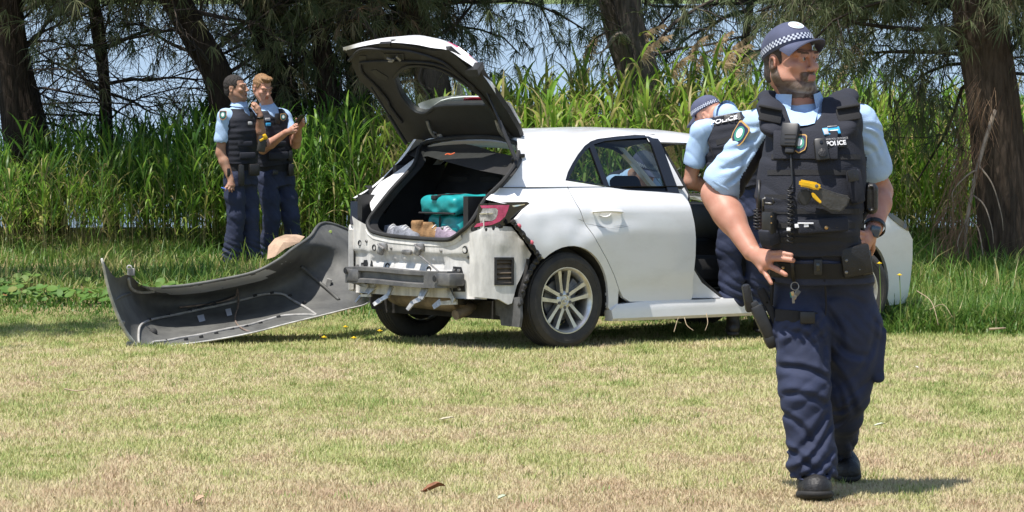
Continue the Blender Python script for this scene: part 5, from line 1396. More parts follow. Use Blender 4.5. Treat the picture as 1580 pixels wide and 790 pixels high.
M_SOLE = pm('boot_sole', (.02, .019, .018), .8)
M_LACE = pm('boot_lace', (.06, .06, .06), .8)
M_CAP = cloth('navy_cap_cloth', (.075, .085, .145), 220.)
M_WHITE = pm('white_print', (.78, .78, .80), .6)
M_CHK = pm('pale_check', (.50, .54, .62), .7)
M_NAVYP = pm('navy_print', (.02, .025, .07), .6)
M_YEL = pm('yellow_plastic', (.78, .47, .015), .4, var=.15, vs=30)
M_GOLD = pm('gold_border', (.55, .33, .10), .5)
M_GREEN = pm('emblem_green', (.05, .27, .20), .6)
M_CYAN = pm('pale_blue_badge', (.05, .36, .68), .4)
M_PGREY = pm('print_grey', (.42, .42, .44), .7)
M_BRASS = pm('brass_stud', (.55, .36, .18), .3, metal=.9)
M_EYEW = pm('eye_white', (.34, .30, .28), .3)
M_EYED = pm('eye_iris', (.03, .022, .018), .15)
def skin_mat(name, skin, lip, hair, hair2):
    m = leaf_mat(name, [(0., skin), (.30, tuple(.92 * c for c in skin)), (.52, hair), (.86, hair2), (.93, lip), (1., lip)], .5, 0)
    t = m.node_tree; b = t.nodes['Principled BSDF']; L = t.links
    b.inputs['Subsurface Weight'].default_value = .12; b.inputs['Subsurface Radius'].default_value = (.012, .005, .003); b.inputs['Subsurface Scale'].default_value = .6
    src = b.inputs['Base Color'].links[0].from_socket
    tc = t.nodes.new('ShaderNodeTexCoord'); n = t.nodes.new('ShaderNodeTexNoise'); n.inputs['Scale'].default_value = 22; n.inputs['Detail'].default_value = 6; L.new(tc.outputs['Object'], n.inputs['Vector'])
    r = t.nodes.new('ShaderNodeValToRGB'); r.color_ramp.elements[0].position = .3; r.color_ramp.elements[1].position = .7; r.color_ramp.elements[0].color = (.86, .74, .70, 1); r.color_ramp.elements[1].color = (1.0, 1.0, 1.0, 1)
    mx = t.nodes.new('ShaderNodeMix'); mx.data_type = 'RGBA'; mx.blend_type = 'MULTIPLY'; mx.inputs[0].default_value = 1
    L.new(n.outputs['Fac'], r.inputs['Fac']); L.new(src, mx.inputs[6]); L.new(r.outputs['Color'], mx.inputs[7]); L.new(mx.outputs[2], b.inputs['Base Color'])
    n2 = t.nodes.new('ShaderNodeTexNoise'); n2.inputs['Scale'].default_value = 260; L.new(tc.outputs['Object'], n2.inputs['Vector'])
    bp = t.nodes.new('ShaderNodeBump'); bp.inputs['Strength'].default_value = .12; bp.inputs['Distance'].default_value = .003; L.new(n2.outputs['Fac'], bp.inputs['Height']); L.new(bp.outputs['Normal'], b.inputs['Normal'])
    return m
def rot_to(yaw, pitch=0., roll=0.):      # head frame (face towards -y) to person frame
    return rotz(yaw) @ rotx(pitch) @ roty(roll)
def head(s, c, R, w_=1., beard=0.):
    """adds a head to the skin; c is the middle of the skull at ear height"""
    c = np.array(c, float); R = np.array(R)
    T = lambda p: c + R @ (np.array(p) * np.array([w_, 1., 1.]))
    s.ell(T((0, .018, .040)), (.078 * w_, .098, .088), R, .02)
    s.ell(T((0, -.028, -.030)), (.064 * w_, .068, .088), R, .02)
    for q in (-1, 1):
        s.cap(T((.054 * q, .012, -.045)), T((.026 * q, -.066, -.092)), .026, .024, .02)
        s.ell(T((.043 * q, -.066, -.018)), (.024, .022, .02), R, .015)
        s.cap(T((.050 * q, -.076, .030)), T((.012 * q, -.092, .028)), .012, .012, .012)
        s.ell(T((.031 * q, -.102, .010)), (.017, .016, .011), R, .008, 'cut')
        s.ell(T((.031 * q, -.086, .010)), (.0145, .0135, .0125), R, .002)
        s.cap(T((.018 * q, -.099, .018)), T((.045 * q, -.091, .017)), .0035, .003, .004)
        s.ell(T((.076 * q, .018, -.006)), (.011, .021, .033), R @ rotz(.35 * q), .006)
        s.ell(T((.084 * q, .012, -.002)), (.006, .010, .018), R @ rotz(.35 * q), .004, 'cut')
        s.ell(T((.013 * q, -.106, -.030)), (.010, .012, .008), R, .006)
    s.ell(T((0, -.082, -.096)), (.026, .022, .022), R, .02)
    s.cap(T((0, -.094, .018)), T((0, -.119, -.024)), .0085, .0135, .010)
    s.ell(T((0, -.091, -.057)), (.028, .016, .020), R, .01)
    s.cap(T((-.020, -.101, -.0535)), T((.020, -.101, -.0535)), .0055, .0055, .005)
    s.cap(T((-.016, -.100, -.066)), T((.016, -.100, -.066)), .0065, .0065, .005)
    s.cap(T((-.022, -.112, -.060)), T((.022, -.112, -.060)), .004, .004, .004, 'cut')
    return T
def face_tint(c, R, w_, beard, stub=0.):
    """0 skin .. lips .. hair, per point of the skin"""
    c = np.array(c); R = np.array(R)
    def fn(V):
        q = (V - c) @ R / np.array([w_, 1, 1]); x, y, z = q[:, 0], q[:, 1], q[:, 2]
        t_ = np.zeros(len(V))
        near = np.linalg.norm(q, axis=1) < .19
        lips = near & (np.abs(x) < .020 - .3 * np.abs(z + .06)) & (y < -.094) & (z < -.049) & (z > -.074); 
        t_[near] = .02
        if beard:
            lowline = -.060 + .010 * np.clip((-y - .085) / .02, 0, 1) + .085 * np.clip((y + .022) / .04, 0, 1)
            b_ = near & (z < lowline) & (z > -.135) & (y < .030)
            nz = vnoise(x * 90, z * 90 + y * 60, 3) * .5 + vnoise(x * 240, z * 240 + y * 130, 4) * .5
            mus = near & (np.abs(x) < .040 - .15 * np.clip(z + .055, 0, 1)) & (z < -.037) & (z > -.10) & (y < -.070)
            grey = np.clip((-z - .080) / .03, 0, 1) * np.clip((-y - .03) / .04, 0, 1)
            val = np.clip(.49 + .20 * nz + .26 * grey * (.4 + nz) , .40, .84)
            f = np.clip((lowline - z) / .018, 0, 1) * np.clip(nz * 1.0 + .55, 0, 1)
            fm = np.clip((.042 - np.abs(x)) / .014, 0, 1) * np.clip((-.035 - z) / .008, 0, 1) * np.clip(nz * 1.0 + .5, 0, 1); f = np.where(mus, np.maximum(f, fm), f)
            bm_ = b_ | mus; t_[bm_] = (.30 + (val - .30) * f)[bm_]
        elif stub:
            t_[near & (z < -.035) & (y < .02) & (z > -.125)] = .335
        t_[lips] = .97
        brow = near & (y < -.070) & (np.abs(z - .031 - .1 * (np.abs(x) - .03)) < .0055) & (np.abs(x) > .012) & (np.abs(x) < .054)
        t_[brow] = .50
        return t_
    return fn
def eyes(c, R, w_, root, look=0.):
    T = lambda p: np.array(c) + np.array(R) @ (np.array(p) * np.array([w_, 1., 1.]))
    for q in (-1, 1):
        mb = MB()
        mb.lathe([(.0001, -.0118), (.004, -.0115), (.0062, -.0100), (.0082, -.008), (.0105, -.003)], T((.031 * q, -.0885, .0095)), np.array(R) @ np.array([look, -1., 0]) * -1., 12)
        me_ = mb.build('eye', [M_EYED, M_EYEW], root, smooth=True)
        n_ = len(me_.data.polygons); me_.data.polygons.foreach_set('material_index', np.array([0 if i < 24 else 1 for i in range(n_)], np.int32))
def arm(s, S, E, W, r=(.055, .048, .043, .033), k=.02):
    S, E, W = map(np.array, (S, E, W))
    s.chain([S, S * .45 + E * .55, E], [r[0], r[0] * .96, r[1]], k)
    s.chain([E, E * .68 + W * .32, W], [r[1], r[2] * 1.12, r[3]], k)
def hand(s, W, K, tips, mids=None, thumb=None, r=.0092, k=.008):
    """wrist, four knuckles, mid joints, finger tips, thumb (base, joint, tip)"""
    W = np.array(W, float); K = [np.array(p, float) for p in K]
    for p in K: s.cap(W, p, .021, .0135, .012)
    for i in range(3): s.cap(K[i], K[i + 1], .0125, .0125, .008)
    c = sum(K) / 4
    s.cap(W * .6 + c * .4, c, .024, .02, .015)
    for i, tp in enumerate(tips):
        f = (1.0, 1.05, 1.0, .86)[i]
        mid = np.array(mids[i], float) if mids is not None else (K[i] + np.array(tp)) / 2
        s.chain([K[i], mid, np.array(tp, float)], [r * 1.08 * f, r * f, r * .84 * f], .003)
    if thumb is not None:
        s.chain([W * .65 + K[0] * .35, *[np.array(p, float) for p in thumb]], [.017, .0125, .011, .009][:1 + len(thumb)], .006)
def garment_arm(s, S, E, r0, r1, frac, k=.02):
    S, E = np.array(S), np.array(E); H_ = S + (E - S) * frac; s.cap(S, H_, r0, r1, k)
    d = (E - S) / np.linalg.norm(E - S)
    # cut the sleeve off square at the hem
    s.cap(H_ + d * (r1 * 1.25), H_ + d * .3, r1 * 1.25, .2, .0, 'cut')
    return H_
def checker_band(base, dirs, rows=3):
    """base (n,3) points along the band, dirs (n,3) height vectors; chequered print in two colours"""
    mb = MB(); n = len(base)
    for i in range(n - 1):
        for j in range(rows):
            a, b_ = base[i] + dirs[i] * j / rows, base[i + 1] + dirs[i + 1] * j / rows
            c, d = base[i + 1] + dirs[i + 1] * (j + 1) / rows, base[i] + dirs[i] * (j + 1) / rows
            mb.add([a, b_, c, d], [(0, 1, 2, 3)], (i + j) % 2)
    return mb
def cap_hat(root, c, R, w_=1., brim=True, badge=True, h=.004):
    """police cap with chequered band; head frame R, centre c"""
    c = np.array(c, float); R = np.array(R); T = lambda p: c + R @ np.array(p, float)
    lo = c - .2; hi = c + .2
    s = Sdf(lo, hi, h)
    s.ell(T((0, .010, .050)), (.089 * w_, .109, .094), R, .0)
    s.ell(T((0, -.028, .066)), (.074 * w_, .070, .074), R, .03)
    # open below, cut level and slightly lower at the back
    nrm = R @ np.array([0, .16, 1.]); nrm /= np.linalg.norm(nrm); P0 = T((0, -.05, .047))
    sl, P = s.sub(lo, hi); s.put(sl, ((P - P0) @ nrm).astype(np.float32), .006, 'cut')
    s.ell(T((0, .012, .030)), (.082 * w_, .101, .085), R, .0, 'cut')
    cap_o = s.build('cap', M_CAP, root)
    mb = MB()                                   # brim, curved down at the sides
    us = np.linspace(-1.02, 1.02, 21); G = []
    for r_ in np.linspace(0, 1, 7):
        G.append([T((.082 * w_ * math.sin(u * 1.25) * (1 - .12 * r_ * abs(u)), -.030 - .070 * math.cos(u * 1.25) - r_ * .092 * max(0, math.cos(u * 1.28)) ** .7, .052 - .014 * r_ - .030 * (abs(u) ** 2.2) * (.4 + .6 * r_))) for u in us])
    G = np.array(G); up_ = R @ np.array([0, 0, .005])
    mb.grid(G + up_); mb.grid(G, flip=True); mb.strip(G[-1], G[-1] + up_); mb.strip(G[0], G[0] + up_)
    mb.build('brim', M_CAP, cap_o, smooth=True)
    # band and badge laid on the cap's own surface
    def csd(q):
        def e(q, c_, r_):
            q = (q - np.array(c_)); r_ = np.array(r_); k0 = np.linalg.norm(q / r_); return k0 * (k0 - 1) / (np.linalg.norm(q / r_ ** 2) + 1e-9)
        a, b_ = e(q, (0, .010, .050), (.089 * w_, .109, .094)), e(q, (0, -.028, .066), (.074 * w_, .070, .074)); h_ = np.clip(.5 + .5 * (a - b_) / .03, 0, 1)
        return a * (1 - h_) + b_ * h_ - .03 * h_ * (1 - h_)
    def surf(o_, d, off):
        d = np.array(d) / np.linalg.norm(d); t_ = .25
        for _ in range(40): t_ -= csd(np.array(o_) + d * t_) * .8
        return T(np.array(o_) + d * (t_ + off))
    base = []; dr = []
    for a in np.linspace(-math.pi * .98, math.pi * .98, 73):
        d = (math.sin(a), -math.cos(a), 0); z0 = .052 + .16 * .10 * math.cos(a) - .006
        p0, p1 = surf((0, .0, z0 + .004), d, .0025), surf((0, .0, z0 + .027), d, .0025); base.append(p0); dr.append(p1 - p0)
    mb = checker_band(np.array(base), np.array(dr)); o = mb.build('chequered_band', [M_NAVYP, M_CHK], cap_o)
    if badge:
        def disc(r, off, mat, name, par):
            mb = MB(); V = []
            for a in np.linspace(0, 2 * math.pi, 25)[:-1]: V.append(surf((r * math.cos(a), 0, .092 + r * math.sin(a) * .85), (0, -1, .42), off))
            V.append(surf((0, 0, .092), (0, -1, .42), off)); mb.add(V, [(i, (i + 1) % 24, 24) for i in range(24)]); return mb.build(name, mat, par)
        b1 = disc(.031, .003, M_WHITE, 'cap_badge', cap_o)
        disc(.026, .004, pm('badge_pale_green', (.50, .68, .64), .6), 'badge_ring', b1); disc(.020, .005, M_WHITE, 'badge_field', b1); disc(.008, .006, pm('badge_centre', (.60, .42, .33), .6), 'badge_centre', b1)
    return cap_o
def patch(root, P, n_, up_, w_, h_, name='shoulder_patch'):
    """police shoulder emblem: gold edged shield with a pale oval and green figure"""
    n_ = np.array(n_, float); n_ /= np.linalg.norm(n_); up_ = np.array(up_, float); up_ -= n_ * (up_ @ n_); up_ /= np.linalg.norm(up_); rt = np.cross(up_, n_)
    shp = np.array([(-.5, .42), (-.38, .5), (.38, .5), (.5, .42), (.5, -.1), (.4, -.32), (0, -.5), (-.4, -.32), (-.5, -.1)])
    def lay(sc, off, mat, nm, par, sh=shp):
        V = [P + rt * x * w_ * sc + up_ * y * h_ * sc + n_ * off for x, y in sh]; mb = MB(); mb.prism(V, n_, .002); return mb.build(nm, mat, par)
    b1 = lay(1., 0, M_GOLD, name, root); lay(.86, .0015, M_NAVYP, 'patch_field', b1)
    ov = np.array([(.40 * math.cos(a), .05 + .36 * math.sin(a)) for a in np.linspace(0, 2 * math.pi, 19)[:-1]]); lay(.86, .003, M_GREEN, 'patch_oval', b1, ov)
    ov2 = np.array([(.24 * math.cos(a), .08 + .24 * math.sin(a)) for a in np.linspace(0, 2 * math.pi, 15)[:-1]]); lay(.86, .0045, M_WHITE, 'patch_star', b1, ov2)
    return b1
def text_on(root, txt, P, n_, rt, size, mat, name, bold=.0):
    cu = bpy.data.curves.new(name, 'FONT'); cu.body = txt; cu.size = size; cu.align_x = 'CENTER'; cu.align_y = 'CENTER'; cu.offset = bold; cu.extrude = .0006
    tmp = bpy.data.objects.new(name, cu); COL.objects.link(tmp); dg = bpy.context.evaluated_depsgraph_get(); me = bpy.data.meshes.new_from_object(tmp.evaluated_get(dg)); bpy.data.objects.remove(tmp)
    n_ = np.array(n_, float); n_ /= np.linalg.norm(n_); rt = np.array(rt, float); rt -= n_ * (rt @ n_); rt /= np.linalg.norm(rt); up_ = np.cross(n_, rt)
    V = np.zeros(len(me.vertices) * 3); me.vertices.foreach_get('co', V); V = V.reshape(-1, 3)
    V = P + V[:, :1] * rt + V[:, 1:2] * up_ + V[:, 2:] * n_; me.vertices.foreach_set('co', V.astype(np.float32).ravel()); me.update(); me.materials.clear()
    return link(name, me, mat, root)
def boot(root, heel, toe, ank, h=.005, w_=.052, laces=True):
    heel, toe, ank = map(lambda p: np.array(p, float), (heel, toe, ank))
    lo = np.minimum(np.minimum(heel, toe), ank) - .10; hi = np.maximum(np.maximum(heel, toe), ank) + .10
    s = Sdf(lo, hi, h); d = toe - heel; L_ = np.linalg.norm(d); d = d / L_
    upv = np.array([0, 0, 1.]) - d * d[2]; upv /= np.linalg.norm(upv)
    ball = heel + d * L_ * .66
    s.cap(heel + upv * .045, ball + upv * .038, .038, w_ * .86, .02)
    s.cap(ball + upv * .036, toe + upv * .034 - d * .045, w_ * .86, w_ * .78, .02)
    s.cap(heel + d * .045 + upv * .06, ank, .043, .047, .03)
    s.cap(heel + d * .09 + upv * .075, heel + d * L_ * .5 + upv * .055, .042, .042, .03)
    P0 = heel + upv * .004; sl, P = s.sub(lo, hi); s.put(sl, ((P - P0) @ upv).astype(np.float32), .004, 'cut')
    o = s.build('boot', M_BOOT, root)
    # sole
    s2 = Sdf(lo, hi, h)
    s2.cap(heel + upv * .010, ball + upv * .010, .042, w_ * .93, .01, flat=(upv, .45)); s2.cap(ball + upv * .012, toe + upv * .018 - d * .045, w_ * .93, w_ * .84, .01, flat=(upv, .45))
    s2.put(sl, ((P - (heel - upv * .002)) @ upv).astype(np.float32), .0, 'cut')
    s2.build('sole', M_SOLE, o)
    if laces:
        sd = np.cross(d, upv); mb = MB()
        for i in range(4):
            c = heel + d * (L_ * (.36 + .085 * i)) + upv * (.118 - .012 * i)
            a, b_ = c + sd * .032 - upv * .012, c - sd * .032 - upv * .012
            mb.tube(spline([a, c + upv * .004 + d * .004, b_], 4), .0028, 5)
        mb.build('laces', M_LACE, o, smooth=True)
    return o
# ---------------------------------------------------------------- the bearded officer in front
D0 = 12.05
FO = at(1262, 772, D0); FO[2] = float(gz(D0 - .1))
fo = empty('person', FO)
tag(fo, 'bearded police officer in a cap striding forward on the lawn, hands on his hips', 'person')
def lp(u, v, dy=0.): return at(u, v, D0 + dy) - FO
HC = lp(1221, 96, .0); HR = rot_to(math.radians(41), math.radians(-3), math.radians(2))
skinF = skin_mat('skin_weathered', (.52, .275, .20), (.42, .19, .15), (.085, .052, .036), (.30, .255, .22))
HS = .0045
s = Sdf((-.50, -.36, .72), (.34, .32, 1.80), HS)
T = head(s, HC, HR, 1.06)
NB = lp(1236, 172, .06)                      # base of the neck
s.chain([HC + HR @ np.array([0, .028, -.05]), HC * .4 + NB * .6 + np.array([0, 0, .01]), NB], [.066, .067, .082], .025)
# arms
SR, ER, WR = lp(1175, 193, .06), lp(1105, 299, .12), lp(1160, 389, -.07)
SL, EL, WL = lp(1327, 188, .06), lp(1356, 296, .20), lp(1349, 352, .02)
arm(s, SR, ER, WR, (.048, .054, .046, .034)); arm(s, SL, EL, WL, (.046, .050, .046, .033))
s.cap(ER * .55 + WR * .45, ER * .85 + WR * .15, .048, .052, .03)
KR = [lp(1187, 391, -0.150), lp(1188, 399, -0.157), lp(1184, 409, -0.153), lp(1177, 416, -0.140)]
hand(s, WR, KR, [lp(1221, 393.5, -0.207), lp(1224, 402, -0.215), lp(1212.5, 424, -0.207), lp(1190, 437, -0.177)],
     [lp(1204, 390, -0.187), lp(1207, 399, -0.195), lp(1199, 416, -0.187), lp(1184, 427, -0.163)], [lp(1176, 398, -.03), lp(1184, 404, .03), lp(1192, 408, .07)], r=.0105)
KL = [lp(1335, 361, -.075), lp(1333, 368, -.080), lp(1334, 376, -.078), lp(1337, 383, -.065)]
hand(s, WL, KL, [lp(1317.5, 359, -.120), lp(1316, 368, -.128), lp(1319, 377, -.128), lp(1324, 384, -.118)],
     [lp(1325, 358, -.118), lp(1324, 366, -.122), lp(1326, 374, -.120), lp(1330, 382, -.105)], [lp(1346, 372, -.02), lp(1346, 384, .02), lp(1344, 392, .05)], r=.0095)
s.build('body', skinF, fo, tint=face_tint(HC, HR, 1.06, True))
eyes(HC, HR, 1.06, fo, .25)
cap_hat(fo, HC, rot_to(math.radians(31), math.radians(-15), math.radians(-4)), 1.03)
# short hair below the cap at sides and nape
s = Sdf(HC - .16, HC + .16, .004)
s.ell(HC + HR @ np.array([0, .018, .040]), (.087, .104, .092), HR, .0)
s.ell(HC + HR @ np.array([0, .04, -.035]), (.072, .075, .07), HR, .02)
sl, P = s.sub(HC - .16, HC + .16); q = (P - HC) @ HR
front = .012 - .05 * np.clip((q[..., 2]) / .06, 0, 1) ; 
s.put(sl, (-(q[..., 1] - np.where(q[..., 2] > -.02, -.028, .022))).astype(np.float32) * -1 * -1, .004, 'cut') if False else None
s.D = np.maximum(s.D, (np.where(q[..., 2] > -.02, -.022, .03) - q[..., 1]).astype(np.float32)[tuple(slice(0, n) for n in s.D.shape)] if q.shape[:3] == s.D.shape else s.D)
s.D = np.maximum(s.D, (q[..., 2] - .055).astype(np.float32)); s.D = np.maximum(s.D, (-.075 - q[..., 2]).astype(np.float32))
s.ell(HC + HR @ np.array([.082, .016, -.006]), (.022, .026, .036), HR, .0, 'cut'); s.ell(HC + HR @ np.array([-.082, .016, -.006]), (.022, .026, .036), HR, .0, 'cut')
M_HAIRD = pm('dark_cropped_hair', (.050, .036, .029), .8, var=.5, vs=90, bump=.5, bs=300)
s.build('hair', M_HAIRD, fo)
def creases(L_, y0, y1):
    """explicit creases: photo end points, depth of the furrow, half width"""
    seg = [(lp(a, b_), lp(c, d), amp, w_) for a, b_, c, d, amp, w_ in L_]
    def fn(P):
        o = np.zeros(len(P)); on = (P[:, 1] > y0) & (P[:, 1] < y1)
        for p, q, amp, w_ in seg:
            p2, q2 = p[[0, 2]], q[[0, 2]]; d = q2 - p2; l = np.linalg.norm(d); d = d / l; n_ = np.array([-d[1], d[0]]); r_ = P[:, [0, 2]] - p2
            a = r_ @ d; bend = .012 * np.sin(a / l * 3.1); c = r_ @ n_ - bend; e = np.exp(-(np.clip(np.maximum(-a, a - l), 0, 9) / .02) ** 2)
            o += e * amp * (np.exp(-(c / w_) ** 2) * 1.3 - .8 * np.exp(-((c - 1.5 * w_) / w_) ** 2) - .4 * np.exp(-((c + 1.6 * w_) / w_) ** 2))
        return o * on
    return fn
# ---- shirt
def rows_px(rs, cy):
    out = []
    for v, l, r, dep, fwd in rs:
        a = lp((l + r) / 2, v, 0.); hw = (r - l) / 2 * (D0 / F); out.append((a[2], a[0], fwd, hw, dep))
    return out
TR = rows_px([(440, 1195, 1345, .125, .02), (415, 1190, 1338, .135, .03), (395, 1184, 1322, .150, .045), (350, 1176, 1318, .165, .06), (300, 1170, 1326, .160, .05), (250, 1176, 1328, .148, .035), (205, 1189, 1323, .135, .01), (175, 1186, 1322, .110, -.02), (158, 1205, 1290, .08, -.05), (145, 1215, 1275, .06, -.06)], 0)
TR = sorted(TR)
UPZ, RTX = (0, 0, 1.), (1., 0, 0)            # axis, right; forward = towards -y after the cross product below
TRN = [(a, c, -f, w_, d) for a, c, f, w_, d in TR]   # cross(z, x) = +y, so forward (towards the camera) is negative
O0 = np.zeros(3)
s = Sdf((-.44, -.30, .80), (.34, .32, 1.62), .005)
s.loft(O0, UPZ, RTX, TRN, .86, lp(0, 174)[2], 0., .0)
s.cap(lp(1186, 188, .06), lp(1308, 184, .06), .062, .064, .035)
HRm = garment_arm(s, SR, ER, .062, .080, .82, .02); HLm = garment_arm(s, SL, EL, .068, .072, .66, .025)
s.chain([lp(1236, 184, .05), lp(1236, 176, .05)], [.088, .080], .03)
s.disp(folds(.0055, .62, 1.)); s.disp(creases([(1160, 232, 1118, 262, .006, .012), (1165, 215, 1112, 236, .006, .014), (1150, 250, 1130, 280, .005, .010), (1172, 205, 1140, 215, .006, .012), (1340, 205, 1362, 232, .006, .012), (1334, 225, 1356, 245, .005, .011), (1345, 195, 1366, 215, .005, .011), (1180, 190, 1150, 196, .005, .012)], -.30, .30)); s.disp(folds(.0022, 1.5, 5.))
zA = lp(0, 225)[2]
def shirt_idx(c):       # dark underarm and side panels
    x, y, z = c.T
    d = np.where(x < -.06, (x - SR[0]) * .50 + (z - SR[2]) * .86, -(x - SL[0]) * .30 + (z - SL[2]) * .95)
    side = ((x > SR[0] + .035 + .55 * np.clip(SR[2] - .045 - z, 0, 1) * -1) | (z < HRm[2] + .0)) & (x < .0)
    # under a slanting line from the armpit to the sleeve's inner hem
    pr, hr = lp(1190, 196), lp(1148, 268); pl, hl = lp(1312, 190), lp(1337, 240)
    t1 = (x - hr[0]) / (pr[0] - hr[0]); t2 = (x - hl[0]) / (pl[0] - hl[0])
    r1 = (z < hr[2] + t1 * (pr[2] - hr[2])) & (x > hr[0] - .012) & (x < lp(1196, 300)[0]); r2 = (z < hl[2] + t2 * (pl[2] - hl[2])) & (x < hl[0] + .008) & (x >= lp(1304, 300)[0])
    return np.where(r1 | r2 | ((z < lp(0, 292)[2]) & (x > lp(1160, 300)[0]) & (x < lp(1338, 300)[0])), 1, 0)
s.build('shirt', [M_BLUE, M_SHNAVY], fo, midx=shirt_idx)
# collar: two stiff leaves around the neck
nb = HC * .25 + NB * .75 + np.array([.0, -.012, -.004])
mb = MB(); us = np.linspace(-2.62, 2.62, 33)
G = []
for r_ in np.linspace(0, 1, 5):
    row = []
    for u in us:
        a = u; k_ = abs(u) / 2.62
        rad = (.074 + .026 * r_) * (1 + .10 * k_)
        row.append(nb + np.array([rad * math.sin(a + math.pi + .12), rad * .95 * math.cos(a + math.pi + .12) * -1 * -1 + 0, .040 - .050 * r_ - .060 * k_ ** 3 * (r_ * .9 + .25)]))
    G.append(row)
G = np.array(G)
# a = 0 is the nape: put it at +y
G[..., 1] = 2 * nb[1] - G[..., 1]
mb.grid(G); mb.grid(G * .0 + G + np.array([0, 0, -.004]), flip=True); mb.build('collar', M_BLUE, fo, smooth=True)
# shirt front seen in the open neck
mb = MB(); A = [lp(1212, 166, -.060), lp(1226, 172, -.090), lp(1240, 175, -.098), lp(1252, 172, -.090), lp(1264, 165, -.060)]; B_ = [lp(1221, 192, -.135), lp(1229, 193, -.14), lp(1237, 194, -.142), lp(1246, 193, -.14), lp(1257, 190, -.135)]
mb.strip(A, B_, k=4); mb.build('shirt_front', M_BLUE, fo, smooth=True)
# epaulettes
for (u0, u1, v) in ((1156, 1186, 160), (1304, 1330, 158)):
    a, b_ = lp(u0, v + 9, .06), lp(u1, v, .06); d = b_ - a; mb = MB(); e = np.array([0, .03, 0])
    mb.grid(np.array([[a - e + d * t_ + np.array([0, 0, .020 + .012 * math.sin(3.1 * t_)]), a + e + d * t_ + np.array([0, 0, .020 + .012 * math.sin(3.1 * t_)])] for t_ in np.linspace(0, 1, 6)])); mb.build('epaulette', M_SHNAVY, fo, smooth=True)
# ---- vest
s = Sdf((-.30, -.32, .86), (.28, .30, 1.60), .0045)
zt_, zb_ = lp(0, 152)[2], lp(0, 388)[2]
s.loft(O0, UPZ, RTX, TRN, zb_, zt_, .016, .0, p=2.4)
s.chain([lp(1193, 200, -.10), lp(1190, 168, -.03), lp(1192, 155, .06), lp(1192, 180, .15)], [.05, .046, .044, .05], .02, flat=((.25, -.4, 1), .55))
s.chain([lp(1302, 198, -.10), lp(1304, 166, -.03), lp(1302, 152, .06), lp(1300, 180, .15)], [.05, .046, .044, .05], .02, flat=((-.25, -.4, 1), .55))
s.cap(lp(1143, 180, .05), lp(1162, 232, .05), .062, .085, .02, 'cut'); s.cap(lp(1350, 176, .05), lp(1347, 222, .06), .058, .060, .02, 'cut')
s.chain([lp(1236, 120, .04), lp(1236, 156, .03), lp(1241, 168, -.08), lp(1243, 172, -.2)], [.10, .088, .062, .052], .012, 'cut')
s.disp(lambda P: .0035 * np.sin(P[:, 2] * 150) * (P[:, 2] < lp(0, 300)[2]) * (np.abs(P[:, 0]) < .9) * .35)
s.disp(folds(.004, .8, 4.))
vest = s.build('ballistic_vest', M_VEST, fo)
_r = np.array(TRN)
def vs_(u, v, out=.0):
    """point on the front of the vest, local"""
    y = -.15
    for _ in range(8):
        p = lp(u, v, y); cx_, cy_, rx_, ry_ = [np.interp(p[2], _r[:, 0], _r[:, i]) for i in (1, 2, 3, 4)]
        q = min(.985, abs((p[0] - cx_) / (rx_ + .016))); y = cy_ - (ry_ + .016) * (1 - q ** 2.5) ** (1 / 2.5)
    return lp(u, v, y - out)
def vn_(u, v):
    a, b_, c = vs_(u, v), vs_(u + 3, v), vs_(u, v + 3); n_ = np.cross(b_ - a, c - a); n_ /= np.linalg.norm(n_); return n_ if n_[1] < 0 else -n_
def frame(u, v, roll=0.):
    n_ = vn_(u, v); up_ = np.array([0, 0, 1.]) - n_ * n_[2]; up_ /= np.linalg.norm(up_); rt = np.cross(up_, -n_) * -1
    rt = np.cross(n_, up_) * -1
    if rt[0] < 0: rt = -rt
    c, s_ = math.cos(roll), math.sin(roll); rt, up_ = rt * c + up_ * s_, up_ * c - rt * s_
    return np.stack([rt, -n_, up_], 1)        # columns: right, inward, up
def vbox(u, v, wpx, hpx, th, mat, name, roll=0., bev=.008, out=None, parent=None, taper=None):
    k = D0 / F; Rm = frame(u, v, roll); mb = MB(); mb.box((0, 0, 0), (wpx * k, th, hpx * k), bev=bev, taper=taper); mb.xform(Rm, vs_(u, v, th * .5 if out is None else out)); return mb.build(name, mat, parent or fo, smooth=True, angle=40)
# webbing rows and seams of the carrier
mb = MB()
for v, u0, u1 in ((300, 1180, 1332), (322, 1178, 1332), (344, 1178, 1332), (366, 1182, 1330), (238, 1190, 1328), (262, 1184, 1330)):
    A = [vs_(u, v, .002) for u in np.linspace(u0, u1, 25)]; B_ = [vs_(u, v + 8, .002) for u in np.linspace(u0, u1, 25)]; C_ = [vs_(u, v + 8, -.004) for u in np.linspace(u0, u1, 25)]; E_ = [vs_(u, v, -.004) for u in np.linspace(u0, u1, 25)]
    mb.strip(A, B_); mb.strip(B_, C_); mb.strip(E_, A)
mb.build('webbing_rows', M_WEB, vest)
# chest panel and shoulder buckles
vbox(1243, 224, 98, 46, .016, M_VEST, 'chest_panel', bev=.006, out=.004)
for u, v, rl in ((1188, 178, .5), (1308, 176, -.4)):
    a = vs_(u, v, .03); mb = MB(); mb.box((0, 0, 0), (.085, .012, .055), rot=roty(rl * .4) @ rotx(-.5), bev=.005); mb.box((0, -.004, .028), (.088, .014, .010), rot=roty(rl * .4) @ rotx(-.5), bev=.003); mb.xform(None, lp(u, v, -.085) + np.array([0, -.02, .0])); mb.build('strap_keeper', M_WEB, vest, smooth=True, angle=40)
